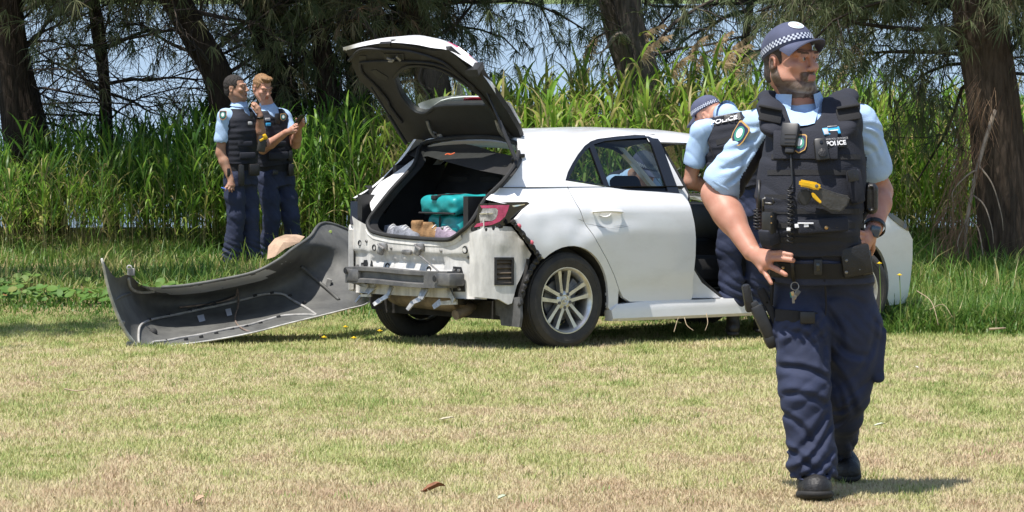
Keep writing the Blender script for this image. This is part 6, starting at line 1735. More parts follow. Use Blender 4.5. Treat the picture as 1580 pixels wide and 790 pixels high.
# radio microphone
mic = vbox(1219, 209, 25, 38, .034, M_POLY, 'radio_microphone', bev=.008, out=.035, taper=(1.12, 1))
for i in range(4): vbox(1219, 201 + i * 6.2, 17 if i else 19, 1.8, .004, M_PGREY if i == 0 else M_SOLE, 'mic_grille', out=.054, bev=.0006, parent=mic)
vbox(1219, 231, 15, 12, .022, M_POLY, 'mic_base', bev=.006, out=.03, parent=mic)
P = [vs_(u, v, .020) for u, v in ((1220, 236), (1221, 255), (1222, 272), (1222, 282), (1218, 290))]; mb = MB(); mb.tube(spline(P, 6), .0042, 6); mb.build('mic_cable', M_POLY, mic, smooth=True)
hx = []; 
for t_ in np.linspace(0, 1, 150): 
    v = 290 + t_ * 84; hx.append(vs_(1219, v, .022) + np.array([.011 * math.cos(t_ * 75), .009 * math.sin(t_ * 75), 0]))
mb = MB(); mb.tube(hx, .0028, 5); mb.build('coiled_cord', M_POLY, mic, smooth=True)
# vest emblem behind the microphone
patch(fo, vs_(1233, 222, .016), vn_(1233, 222), (0, 0, 1), .056, .074, 'vest_emblem')
# body camera
bc = vbox(1267, 231, 23, 36, .030, M_POLY, 'body_camera', roll=.12, bev=.010, out=.030, taper=(.82, 1))
mb = MB(); mb.lathe([(.016, 0), (.016, .004), (.013, .005), (.0001, .005)], vs_(1269, 236, .047), vn_(1269, 236), 20); mb.build('camera_button', M_LEATH, bc, smooth=True, angle=40)
mb = MB(); mb.lathe([(.006, 0), (.006, .003), (.0001, .004)], vs_(1267, 219, .046), vn_(1267, 219), 14); mb.build('camera_lens', M_GLOSS, bc, smooth=True, angle=40)
# name badge, POLICE tab
bd = vbox(1283, 202, 27, 13, .006, M_CYAN, 'name_badge', roll=.12, bev=.003, out=.018)
vbox(1274.5, 203, 7, 10, .003, M_PGREY, 'badge_crest', roll=.12, bev=.001, out=.0225, parent=bd); vbox(1284, 195.5, 16, 2.5, .008, M_STEEL, 'badge_clip', roll=.12, bev=.002, out=.022, parent=bd); vbox(1287, 201, 13, 1.6, .001, M_WHITE, 'badge_print', roll=.12, bev=0, out=.0225, parent=bd)
pt = vbox(1291, 220, 33, 16, .006, M_LEATH, 'police_tab', roll=.07, bev=.002, out=.016)
text_on(pt, 'POLICE', vs_(1290, 221, .0245), vn_(1290, 221), frame(1290, 221, .07)[:, 0], .0235, M_WHITE, 'police_lettering', .0008)
text_on(pt, 'NSW POLICE FORCE', vs_(1291, 214, .0245), vn_(1290, 221), frame(1290, 221, .07)[:, 0], .0095, M_PGREY, 'small_lettering')
# stun gun in its cross-draw holder
def poly_on(pts, out, th, mat, name, parent=None, k_=1):
    n_ = vn_(*np.mean(np.array(pts), 0)); mb = MB(); c = [vs_(1275, 298, out) + (lp(u, v, 0) - lp(1275, 298, 0)) for u, v in pts]
    mb.prism(c, (0, -1., 0), th); o = mb.build(name, mat, parent or fo); 
    bm = bmesh.new(); bm.from_mesh(o.data); bmesh.ops.bevel(bm, geom=bm.edges[:], offset=min(.006, th * .3), segments=2, affect='EDGES', clamp_overlap=True); bm.to_mesh(o.data); bm.free(); o.data.polygons.foreach_set('use_smooth', np.ones(len(o.data.polygons), bool)); o.data.set_sharp_from_angle(angle=math.radians(35)); return o
M_TASER = pm('grey_black_polymer', (.050, .048, .045), .5, var=.3, vs=25, bump=.2, bs=90)
tz = poly_on([(1247, 284), (1262, 288), (1291, 298), (1309, 302), (1307, 314), (1296, 326), (1278, 324), (1262, 314), (1251, 303)], .030, .042, M_TASER, 'stun_gun')
poly_on([(1234, 277), (1246, 279), (1262, 282), (1267, 287), (1265, 292), (1258, 293), (1246, 289), (1233, 287)], .045, .036, M_YEL, 'yellow_cartridge_cover', tz)
poly_on([(1252, 297), (1257, 298), (1268, 311), (1266, 314), (1259, 309), (1254, 304)], .074, .008, M_YEL, 'yellow_trigger_guard', tz)
poly_on([(1234, 292), (1248, 292), (1254, 300), (1250, 308), (1243, 318), (1235, 314), (1229, 304)], .034, .032, M_POLY, 'grip', tz)
mb = MB(); mb.lathe([(.0065, 0), (.0065, .003), (.0001, .004)], vs_(1260, 287, .083), (0, -1, 0), 10); mb.build('screw', M_STEELD, tz)
# pouches and tools on the vest front
vbox(1187, 365, 26, 26, .055, M_VEST, 'radio_pouch', bev=.010, out=.030)
rd = vbox(1187, 344, 20, 34, .036, M_POLY, 'radio', bev=.006, out=.030)
mb = MB(); mb.tube([vs_(1172, 322, .020), vs_(1171, 278, .016)], [.008, .006], 8); mb.tube([vs_(1178, 326, .05), vs_(1177, 306, .05), vs_(1181, 305, .05)], .0042, 6); mb.tube([vs_(1194, 314, .05), vs_(1193, 307, .05), vs_(1191, 306, .05)], .0042, 6); mb.tube([vs_(1180, 314, .048), vs_(1192, 315, .048)], .004, 6); mb.build('radio_antenna', M_POLY, rd, smooth=True)
mb = MB(); mb.tube([vs_(1178, 318, .056), vs_(1177, 307, .055), vs_(1181, 306, .055)], .0035, 6); mb.tube([vs_(1181, 313, .054), vs_(1190, 314, .054)], .003, 6); mb.build('radio_knob', M_STEEL, rd, smooth=True)
for i in range(2):
    for j in range(3): vbox(1182 + j * 4.2, 334 + i * 10, 2.4, 1.8, .003, M_BRASS, 'radio_key', out=.050, bev=0, parent=rd)
hx = [vs_(1168, 322 + t_ * 32, .02) + np.array([.011 * math.cos(t_ * 40), .009 * math.sin(t_ * 40), 0]) for t_ in np.linspace(0, 1, 80)]
mb = MB(); mb.tube(hx, .0028, 5); mb.build('radio_cord', M_POLY, rd, smooth=True)
np_ = vbox(1270, 348, 78, 22, .030, M_VEST, 'notebook_pouch', roll=.06, bev=.010, out=.022)
for u in (1275, 1291): mb = MB(); mb.lathe([(.0075, 0), (.0075, .003), (.0001, .005)], vs_(u, 351, .037), vn_(u, 351), 12); mb.build('snap', M_BRASS, np_, smooth=True)
vbox(1237, 348, 21, 6, .006, M_WHITE, 'folded_paper', roll=.08, bev=.001, out=.040); vbox(1243, 344.5, 24, 2.2, .004, M_WHITE, 'pen', roll=.0, bev=.001, out=.044)
vbox(1217, 354, 6, 5, .01, M_WHITE, 'cord_clip', bev=.002, out=.035)
tp = vbox(1320, 288, 22, 52, .040, M_VEST, 'torch_pouch', roll=.12, bev=.012, out=.016)
vbox(1316, 271, 20, 18, .008, M_LEATH, 'pouch_flap', roll=.12, bev=.003, out=.040, parent=tp)
mb = MB(); mb.lathe([(.007, 0), (.007, .003), (.0001, .005)], lp(1328, 289, -.165), (0, -1, 0), 12); mb.build('snap', M_BRASS, tp, smooth=True)
s = Sdf(lp(1342, 306, -.12) - .12, lp(1342, 306, -.12) + .12, .004); s.box(lp(1342, 306, -.075), (.050, .085, .118), rotz(.25), .026); s.box(lp(1342, 306, -.118), (.030, .02, .09), rotz(.25), .01, .0, 'cut'); s.build('side_pouch', M_LEATH, fo)
mb = MB(); mb.tube(spline([lp(1338, 326, -.09), lp(1331, 338, -.09), lp(1330, 352, -.08), lp(1334, 362, -.07)], 4), .009, 6); mb.build('side_strap', M_WEB, fo, smooth=True)
# ---- belt and its fittings
def belt_pt(u, v, out=0.):
    y = -.13
    for _ in range(8):
        p = lp(u, v, y); cx_, cy_, rx_, ry_ = [np.interp(p[2], _r[:, 0], _r[:, i]) for i in (1, 2, 3, 4)]; q = min(.985, abs((p[0] - cx_) / (rx_ + .014))); y = cy_ - (ry_ + .014) * (1 - q ** 2.4) ** (1 / 2.4)
    return lp(u, v, y - out)
mb = MB(); A, B_ = [], []
for a in np.linspace(0, 2 * math.pi, 49):
    for lst, v in ((A, 400), (B_, 424)):
        z = lp(0, v)[2]; cx_, cy_, rx_, ry_ = [np.interp(z, _r[:, 0], _r[:, i]) for i in (1, 2, 3, 4)]
        ca_, sa_ = math.cos(a), math.sin(a); e = (abs(ca_) ** 2.4 + abs(sa_) ** 2.4) ** (-1 / 2.4); lst.append((cx_ + (rx_ + .016) * e * ca_, cy_ + (ry_ + .016) * e * sa_, z - .035 * 0))
A, B_ = np.array(A), np.array(B_); cen = A.mean(0) * np.array([1, 1, 0])
mb.strip(A, B_, k=1); sc_ = np.array([.95, .94, 1]); mb.strip((A - cen) * sc_ + cen, A); mb.strip(B_, (B_ - cen) * sc_ + cen); belt = mb.build('duty_belt', M_WEB, fo, smooth=True, angle=50)
def bbox_(u, v, wpx, hpx, th, mat, name, bev=.006, out=.012, parent=None, roll=0., yaw=0.):
    k = D0 / F; mb = MB(); mb.box((0, 0, 0), (wpx * k, th, hpx * k), rot=rotz(yaw) @ roty(-roll), bev=bev); mb.xform(None, belt_pt(u, v, out)); return mb.build(name, mat, parent or fo, smooth=True, angle=40)
bbox_(1262, 412, 13, 24, .016, M_POLY, 'buckle', bev=.004, parent=belt); bbox_(1262, 412, 5, 12, .008, M_GLOSS, 'buckle_slot', bev=.001, out=.021, parent=belt)
pc = bbox_(1320, 402, 46, 46, .045, M_LEATH, 'magazine_pouch', bev=.008, out=.016, roll=.18, yaw=.12)
for (u, v) in ((1306, 402), (1325, 398), (1333, 396), (1306, 420), (1326, 416), (1334, 414)): mb = MB(); mb.lathe([(.006, 0), (.006, .003), (.0001, .005)], belt_pt(u, v, .042) , (-.1, -1, 0), 12); mb.build('snap', M_STEEL, pc, smooth=True)
bbox_(1337, 397, 16, 20, .012, M_LEATH, 'pouch_flap', bev=.004, out=.036, roll=.18, parent=pc); bbox_(1338, 416, 16, 17, .012, M_LEATH, 'pouch_flap', bev=.004, out=.036, roll=.18, parent=pc)
bbox_(1199, 412, 24, 28, .022, M_LEATH, 'belt_keeper', bev=.006, out=.006); mb = MB(); mb.lathe([(.006, 0), (.006, .003), (.0001, .004)], belt_pt(1208, 413, .020), (0, -1, 0), 12); mb.build('snap', M_BRASS, belt, smooth=True)
# keys on a clip
mb = MB(); P = [belt_pt(1222, 404, .02), belt_pt(1223, 418, .024), belt_pt(1225, 434, .02)]; mb.tube(P, .007, 6, flat=.4); kc = mb.build('key_clip', M_LEATH, fo, smooth=True)
c = belt_pt(1226.5, 441.5, .018); q = np.linspace(0, 2 * math.pi, 19); mb = MB(); mb.tube(np.stack([c[0] + .0145 * np.cos(q), c[1] + .004 * np.sin(q), c[2] + .0145 * np.sin(q)], -1), .0022, 6, cap=False); mb.build('key_ring', M_STEEL, kc, smooth=True)
for (u, v, w_, h_, rl, mt) in ((1224, 456, 5, 13, .3, M_BRASS), (1228, 454, 5, 14, -.3, M_STEEL), (1224, 462, 4, 12, .1, M_STEEL), (1231, 452, 6, 9, -.6, M_STEELD), (1221, 455, 3.5, 8, .2, M_GREEN)):
    bbox_(u, v, w_, h_, .003, mt, 'key', bev=.0008, out=.020, roll=rl, parent=kc)
# ---- trousers
s = Sdf((-.28, -.36, .02), (.30, .62, 1.0), .0052)
s.loft(O0, UPZ, RTX, TRN, .80, .89, .008, .0)
rl_ = [(1236, 440, .03, .104), (1236, 505, -.02, .098), (1240, 560, -.07, .088), (1243, 600, -.11, .083), (1246, 650, -.11, .080), (1252, 700, -.13, .079), (1255, 728, -.14, .080)]
ll_ = [(1302, 440, .03, .108), (1313, 500, .05, .106), (1315, 550, .07, .098), (1306, 605, .09, .084), (1301, 640, .16, .070), (1297, 668, .34, .064), (1290, 692, .47, .060)]
s.chain([lp(*q[:3]) for q in rl_], [q[3] for q in rl_], .045); s.chain([lp(*q[:3]) for q in ll_], [q[3] for q in ll_], .03)
s.cap(lp(1270, 470, .02), lp(1272, 492, .03), .08, .05, .04)
# hems cut level
he = lp(1255, 716, -.14); d_ = np.array([.02, -.04, -1.]); d_ /= np.linalg.norm(d_); s.cap(he + d_ * .19, he + d_ * .165, .15, .15, .0, 'cut')
# cargo pockets
s.box(lp(1352, 545, .09), (.040, .15, .20), rotz(.1) @ roty(.06), .016, .012); s.box(lp(1212, 552, -.06), (.050, .14, .19), roty(-.05), .018, .014)
s.disp(folds(.0050, .40, 2.)); 
kz = lambda P, z0, w_: np.exp(-((P[:, 2] - z0) / w_) ** 2)
s.disp(lambda P: -.010 * kz(P, .10, .07) * np.abs(np.sin(P[:, 2] * 62 + P[:, 0] * 30 + P[:, 1] * 18)) - .007 * kz(P, lp(0, 605)[2], .09) * np.abs(np.sin(P[:, 2] * 45 - P[:, 0] * 34)) - .007 * kz(P, lp(0, 500)[2], .06) * np.abs(np.sin(P[:, 2] * 55 + np.abs(P[:, 0] - .02) * 60)))
def T6(*L_): return [(1100 + a / 2.025, 400 + b_ / 2.025, 1100 + c / 2.025, 400 + d / 2.025, amp, w_) for a, b_, c, d, amp, w_ in L_]
s.disp(creases(T6((338, 470, 225, 600, .009, .016), (352, 505, 240, 640, .007, .013), (350, 590, 245, 660, .007, .012), (222, 575, 300, 640, .007, .012), (215, 322, 335, 352, .008, .014), (300, 190, 338, 300, .007, .014), (225, 400, 330, 430, .006, .014), (215, 470, 290, 540, .006, .012), (240, 215, 300, 250, .006, .012), (345, 640, 262, 672, .006, .010)), -.40, .02))
s.disp(creases(T6((362, 330, 442, 470, .009, .016), (352, 345, 410, 470, .007, .013), (440, 450, 372, 480, .007, .012), (465, 300, 390, 260, .007, .015), (350, 150, 400, 260, .007, .015), (505, 200, 470, 330, .006, .013), (420, 500, 365, 530, .006, .010), (360, 110, 460, 130, .005, .014)), -.10, .60))
s.disp(folds(.0016, 1.2, 7.))
tro = s.build('trousers', M_NAVY, fo)
mb = MB(); mb.tube(spline([belt_pt(1272, 432, -.002), lp(1274, 455, -.105), lp(1274, 480, -.085), lp(1270, 500, -.06)], 5), .004, 5); mb.build('fly_seam', M_SHNAVY, tro, smooth=True)
# boots
boot(fo, lp(1248, 762, .02), lp(1262, 770, -.28), lp(1251, 738, -.03), .0048, .070)
mb = MB(); dA = (ER - SR) / np.linalg.norm(ER - SR); mb.lathe([(.0795, -.012), (.0815, -.010), (.0815, .0), (.079, .002)], HRm + dA * .008, dA, 36); mb.build('sleeve_hem', M_BLUE, fo, smooth=True)
bt = lp(1311, 742, .38); boot(fo, lp(1286, 716, .66) + np.array([0, 0, .02]), bt + np.array([0, 0, -.01]), lp(1289, 690, .54), .0048, .066)
# ---- leg holster with pistol on the thigh
ax_ = lp(1192, 532, -.02) - lp(1158, 458, -.02); ax_ /= np.linalg.norm(ax_); sd_ = np.array([ax_[2], 0, -ax_[0]]); RH = np.stack([sd_, np.array([0, 1., 0]), -ax_], 1)
def hbox(u, v, dy, size, mat, name, bev=.008, taper=None, parent=None, roll=0.):
    mb = MB(); mb.box((0, 0, 0), size, rot=None, bev=bev, taper=taper); mb.xform(RH @ roty(roll), lp(u, v, dy)); return mb.build(name, mat, parent or fo, smooth=True, angle=40)
ho = hbox(1180, 502, -.03, (.046, .070, .17), M_POLY, 'holster', .012, (1.1, 1.1)); hbox(1190, 525, -.03, (.050, .075, .055), M_POLY, 'holster_muzzle', .014, parent=ho)
hbox(1154, 460, -.03, (.034, .052, .105), M_LEATH, 'pistol_grip', .010, (.9, .9), parent=ho, roll=-.25); hbox(1166, 474, -.03, (.03, .06, .05), M_POLY, 'pistol_slide', .008, parent=ho)
hbox(1179, 458, -.05, (.032, .03, .075), M_WEB, 'holster_hood', .012, parent=ho); hbox(1198, 498, -.04, (.028, .05, .20), M_WEB, 'holster_backing', .010, parent=ho)
mb = MB()
for (u0, v0, y0, u1, v1, y1) in ((1196, 486, -.07, 1268, 492, -.085),):
    A, B_ = [], []
    for t_ in np.linspace(0, 1, 12): 
        u, v = u0 + (u1 - u0) * t_, v0 + (v1 - v0) * t_; y = -.055 - .075 * math.sin(math.pi * (.12 + .72 * t_)); A.append(lp(u, v - 9, y)); B_.append(lp(u, v + 9, y))
    mb.strip(A, B_); mb.strip(np.array(A) + (0, .02, 0), A); mb.strip(B_, np.array(B_) + (0, .02, 0))
ls_ = mb.build('thigh_strap', M_WEB, ho)
mb = MB(); mb.box(lp(1246, 490, -.142), (.056, .016, .046), bev=.006); mb.build('strap_buckle', M_POLY, ho, smooth=True, angle=40)
mb = MB(); mb.tube([lp(1192, 430, -.06), lp(1190, 470, -.05)], .018, 6, flat=.4); mb.build('drop_strap', M_WEB, ho, smooth=True)
# watch
wr = lp(1349.5, 355, -.0); wd_ = (WL - EL) / np.linalg.norm(WL - EL)
mb = MB(); u_ = np.cross(wd_, (0, 1., 0)); u_ /= np.linalg.norm(u_); v_ = np.cross(wd_, u_); mb.lathe([(.040, -.011), (.0425, -.009), (.0425, .009), (.040, .011)], WL + wd_ * -.004, wd_, 24); wb = mb.build('watch', M_LEATH, fo, smooth=True, angle=40)
mb = MB(); mb.box((0, 0, 0), (.040, .012, .044), rot=rotz(-.15) @ roty(.25), bev=.008); mb.xform(None, lp(1350, 357, -.055)); mb.build('watch_case', M_STEELD, wb, smooth=True, angle=40)
mb = MB(); mb.box((0, 0, 0), (.033, .004, .037), rot=rotz(-.15) @ roty(.25), bev=.004); mb.xform(None, lp(1350, 357, -.0615)); mb.build('watch_face', pm('watch_screen', (.03, .06, .11), .1, coat=.5), wb, smooth=True, angle=40)
# shoulder emblem on the right sleeve
pc_ = lp(1134, 194, .0); nn = np.array([-.75, -.62, .25]); nn /= np.linalg.norm(nn)
pa_ = SR * .80 + ER * .20 + nn * .068
patch(fo, pa_, nn, SR - ER, .074, .096)
# ---------------------------------------------------------------- the other officers
def build_officer(label, u0, v0, D, J, skin, hat=False, hairmat=None, h=.007, stub=0., yaw=0., pitch=0., hw=1., vest_back=False, boots=True, scale=1.):
    """J: photo points (u, v, dy) of the joints; builds skin, shirt, vest, belt, trousers, boots"""
    org = at(u0, v0, D); org[2] = float(gz(D))
    root = empty('person', org); tag(root, label, 'person')
    def L(q): return at(q[0], q[1], D + (q[2] if len(q) > 2 else 0.)) - org
    j = {k: (L(v) if not isinstance(v, list) else [L(q) for q in v]) for k, v in J.items()}
    R = rot_to(yaw, pitch); HC = j['head']
    allp = np.array([p for v in j.values() for p in (v if isinstance(v, list) else [v])])
    lo, hi = allp.min(0) - .17, allp.max(0) + .17
    s = Sdf(lo, np.maximum(hi, HC + .18), h)
    head(s, HC, R, hw)
    s.chain([HC + R @ np.array([0, .028, -.05]), HC * .4 + j['neck'] * .6, j['neck']], [.058, .057, .075], .025)
    for sd in 'RL':
        if 'S' + sd in j:
            arm(s, j['S' + sd], j['E' + sd], j['W' + sd], (.056, .048, .043, .031))
            K = j['K' + sd]; hand(s, j['W' + sd], K, j['T' + sd], j.get('M' + sd), j.get('B' + sd), r=.0092)
    s.build('body', skin, root, tint=face_tint(HC, R, hw, False, stub))
    eyes(HC, R, hw, root)
    if hat: cap_hat(root, HC, R, hw, badge=False, h=.006)
    if hairmat is not None:
        s = Sdf(HC - .16, HC + .16, .005)
        s.ell(HC + R @ np.array([0, .019, .042]), (.0805 * hw, .101, .0905 + (.004 if 'quiff' in J else 0)), R, .0); s.ell(HC + R @ np.array([0, .05, -.02]), (.066, .066, .062), R, .02)
        X, Y, Z = np.meshgrid(*s.ax, indexing='ij'); q = (np.stack([X, Y, Z], -1) - HC) @ R
        line = np.where(q[..., 2] > .075, -.080 + .0 * q[..., 2], np.where(q[..., 2] > .0, -.052 + .25 * np.abs(q[..., 0]) - .1 * q[..., 2], .018 - .5 * q[..., 2]))
        s.D = np.maximum(s.D, (line - q[..., 1]).astype(np.float32)); s.D = np.maximum(s.D, (-.07 - q[..., 2]).astype(np.float32))
        for sg in (-1, 1): s.ell(HC + R @ np.array([.080 * sg, .016, -.006]), (.020, .026, .036), R, .0, 'cut')
        if 'quiff' in J: s.ell(HC + R @ np.array([0, -.055, .118]), (.055, .045, .022), R, .02)
        s.disp(lambda P: .003 * np.sin(P[:, 0] * 190 + 3 * np.sin(P[:, 2] * 70)) * np.sin(P[:, 1] * 160)); s.build('hair', hairmat, root)
    PC, NB = j['pelvis'], j['neck']; ax = NB - PC; LN = np.linalg.norm(ax); ax = ax / LN
    rt = j['right'] - j['pelvis0'] if 'pelvis0' in j else np.array([math.cos(yaw), math.sin(yaw), 0])
    rt = np.array(J['rt']) if 'rt' in J else rt
    sc_ = scale
    rows = [(-.10, 0, 0, .165, .125), (.05, 0, 0, .160, .120), (.16 * 1, 0, 0, .158, .118), (LN * .42, 0, .01, .165, .122), (LN * .66, 0, .015, .180, .128), (LN * .86, 0, .0, .172, .108), (LN * .95, 0, -.005, .125, .085), (LN * 1.02, 0, 0, .075, .065)]
    rows = [(a, b_, c, d * sc_, e * sc_) for a, b_, c, d, e in rows]
    # note: forward of the loft is axis x right, so flip the depth offset when it points away
    s = Sdf(lo, hi, h)
    s.loft(PC, ax, rt, rows, .02, LN, 0., .0)
    hems = []
    for sd in 'RL':
        if 'S' + sd in j: s.cap(j['S' + sd] * .8 + NB * .2, j['S' + sd], .062, .066, .05); garment_arm(s, j['S' + sd], j['E' + sd], .070, .076, J.get('sleeve' + sd, .62), .03)
    s.cap(NB, NB * .6 + HC * .4 + np.array([0, .01, -.03]), .080, .064, .02)
    s.disp(folds(.005, .8, 3.))
    mid = PC + ax * LN * .78
    def idx(c):
        a = (c - PC) @ ax; rr_ = np.abs((c - PC) @ rt); return np.where((a < LN * .62) & (rr_ < .20), 1, 0)
    s.build('shirt', [M_BLUE, M_SHNAVY], root, midx=idx)
    s = Sdf(lo, hi, h)
    s.loft(PC, ax, rt, rows, .10, LN * (1.0 if vest_back else .985), .026, .0, p=2.6)
    for sd in 'RL':
        if 'S' + sd in j:
            o_ = j['S' + sd] - NB; o_ = o_ / np.linalg.norm(o_); c_ = j['S' + sd] + o_ * .025; s.cap(c_, c_ - ax * .10, .060 if vest_back else .072, .06, .02, 'cut')
    fdir = np.cross(ax, rt); fdir = fdir if fdir @ (R @ np.array([0, -1., 0])) > 0 or vest_back else -fdir
    s.chain([HC, NB + ax * .03], [.075, .085], .01, 'cut')
    if not vest_back: s.cap(NB + fdir * .05, NB + fdir * .14 - ax * .03, .07, .055, .01, 'cut')
    s.disp(folds(.003, .9, 5.)); s.disp(lambda P: .0012 * np.sin(((P - PC) @ ax) * 120))
    vest = s.build('ballistic_vest', M_VEST, root)
    # belt
    mb = MB(); f2 = np.cross(ax, rt); A, B_ = [], []
    for a in np.linspace(0, 2 * math.pi, 33):
        for lst, z in ((A, .10), (B_, .035)): lst.append(PC + ax * z + rt * (.176 * sc_) * math.cos(a) + f2 * (.136 * sc_) * math.sin(a))
    A, B_ = np.array(A), np.array(B_); mb.strip(A, B_); mb.strip(A * .94 + (PC + ax * .1) * .06, A); mb.strip(B_, B_ * .94 + (PC + ax * .035) * .06)
    belt = mb.build('duty_belt', M_WEB, root, smooth=True, angle=50)
    s = Sdf(lo, hi, h)
    s.loft(PC, ax, rt, rows, -.10, .08, .006, .0)
    for sd in 'RL':
        if 'H' + sd in j: s.chain([j['H' + sd], j['H' + sd] * .5 + j['N' + sd] * .5, j['N' + sd], j['N' + sd] * .5 + j['A' + sd] * .5, j['A' + sd]], [.098 * sc_, .092 * sc_, .080 * sc_, .076, .078], .035)
    s.disp(folds(.006, .7, 6.)); s.disp(folds(.003, 1.5, 8.))
    for sd in 'RL':
        if 'A' + sd in j: zc = j['A' + sd][2]; pc_ = j['N' + sd]; s.disp(lambda P, zc=zc: -.008 * np.exp(-((P[:, 2] - zc - .07) / .09) ** 2) * np.abs(np.sin(P[:, 2] * 55 + P[:, 0] * 25)))
    s.build('trousers', M_NAVY, root)
    if boots:
        for sd in 'RL':
            if 'F' + sd in j: boot(root, j['F' + sd][0], j['F' + sd][1], j['A' + sd] - np.array([0, 0, .05]), .006, .05, laces=False)
    return root, L, j, R, ax, rt, rows, LN
def gear(root, p, size, mat, name, rz=0., tilt=0., parent=None):
    mb = MB(); mb.box((0, 0, 0), size, rot=rotz(rz) @ roty(tilt), bev=min(size) * .25); mb.xform(None, p); return mb.build(name, mat, parent or root, smooth=True, angle=40)
skinA = skin_mat('skin_olive', (.43, .255, .175), (.40, .16, .12), (.05, .035, .028), (.08, .06, .05))
skinB = skin_mat('skin_fair', (.57, .325, .235), (.48, .18, .13), (.20, .11, .06), (.3, .2, .12))
M_HAIRB = pm('black_buzzed_hair', (.030, .025, .023), .8, var=.5, vs=120, bump=.5, bs=400)
M_HAIRG = pm('ginger_blond_hair', (.30, .165, .075), .6, var=.4, vs=70, bump=.6, bs=200)
# left officer, in profile, pen in the hanging hand, other hand at his chin
DA = 30.4
rA = np.array([.42, .90, 0.])
J = dict(head=(364, 136.5, 0), neck=(369, 166, .02), pelvis=(371, 268, .02), rt=(-.42, -.90, 0.),
         SR=(347, 180, -.10), ER=(341, 236, -.10), WR=(356, 277, -.16), KR=[(353, 285, -.19), (356, 286.5, -.19), (359, 287, -.18), (361, 286, -.165)], TR=[(350, 291, -.20), (354, 295.5, -.205), (358, 296, -.195), (361, 293.5, -.18)], MR=[(350, 289, -.205), (353, 292, -.21), (357, 292.5, -.20), (360, 291, -.185)], BR=[(351, 286, -.17), (348, 290, -.185), (348.5, 293, -.20)],
         SL=(391, 180, .22), EL=(402, 214, .02), WL=(401, 179, -.06), KL=[(396, 168, -.08), (397.5, 166, -.07), (399.5, 166, -.05), (401, 168, -.03)], TL=[(388, 160, -.06), (390, 158, -.05), (392.5, 158, -.03), (395, 159, -.01)], ML=[(392, 163, -.085), (393.5, 161, -.075), (396, 161, -.05), (398, 162.5, -.03)], BL=[(396, 174, -.08), (391, 168, -.08), (388, 164, -.07)],
         HR=(361, 276, -.06), NR=(364, 335, -.08), AR=(357, 398, -.06), HL=(380, 276, .08), NL=(386, 335, .06), AL=(388, 398, .08), FR=[(354, 409, -.02), (372, 411, -.12)], FL=[(384, 409, .10), (401, 411, .02)])
offA, L, j, R, ax, rt, rows, LN = build_officer('police officer with cropped black hair in profile, a pen in his lowered hand and one hand at his chin', 370, 409, DA, J, skinA, hairmat=M_HAIRB, yaw=math.radians(72), pitch=math.radians(-4), stub=1., sleeve='x' if False else None) if False else build_officer('police officer with cropped black hair in profile, pen in his lowered hand', 370, 409, DA, J, skinA, hairmat=M_HAIRB, yaw=math.radians(72), pitch=math.radians(-4), stub=1.)
patch(offA, L((344, 178, -.185)), (-.35, -1, .15), (0, 0, 1), .075, .092)
tz = gear(offA, L((404, 222, -.16)), (.075, .05, .15), M_TASER, 'stun_gun', .3, .15); gear(offA, L((409, 211, -.19)), (.035, .04, .05), M_YEL, 'yellow_cartridge_cover', .3, -.5, tz); gear(offA, L((405, 215, -.195)), (.06, .02, .02), M_YEL, 'yellow_guard', .3, -.5, tz)
for u, v, sz, m_, nm in ((388, 178, (.03, .03, .06), M_POLY, 'radio_microphone'), (386, 190, (.04, .02, .03), M_PGREY, 'name_badge'), (378, 222, (.14, .03, .05), M_VEST, 'vest_pouch'), (382, 240, (.15, .04, .06), M_VEST, 'vest_pouch'), (372, 270, (.055, .06, .20), M_POLY, 'holster'), (392, 262, (.10, .06, .11), M_LEATH, 'belt_pouch'), (352, 266, (.03, .07, .08), M_LEATH, 'belt_pouch')):
    gear(offA, L((u, v, -.155)), sz, m_, nm, .3)
mb = MB(); wdir = j['WL'] - j['EL']; wdir /= np.linalg.norm(wdir); mb.lathe([(.034, -.012), (.037, -.010), (.037, .010), (.034, .012)], j['WL'] - wdir * .01, wdir, 16); mb.build('black_wristband', M_LEATH, offA, smooth=True, angle=40)
nk = j['neck']; mb = MB(); mb.lathe([(.080, -.005), (.066, .045), (.070, .046), (.088, -.005)], nk + np.array([0, 0, .015]), (.12, 0, 1), 20); mb.build('collar', M_BLUE, offA, smooth=True)
pen = MB(); pa = L((347, 291, -.20)); pen.tube([pa + np.array([-.035, 0, .010]), pa + np.array([.035, 0, -.012])], .006, 8); pen.xform(None, np.array([0, 0, 0])); pen = pen.build('pen', pm('blue_pen', (.10, .20, .62), .4), None, smooth=True, angle=40); pen.location = offA.location
tag(pen, 'short blue pen held in the lowered hand of the left officer', 'pen')
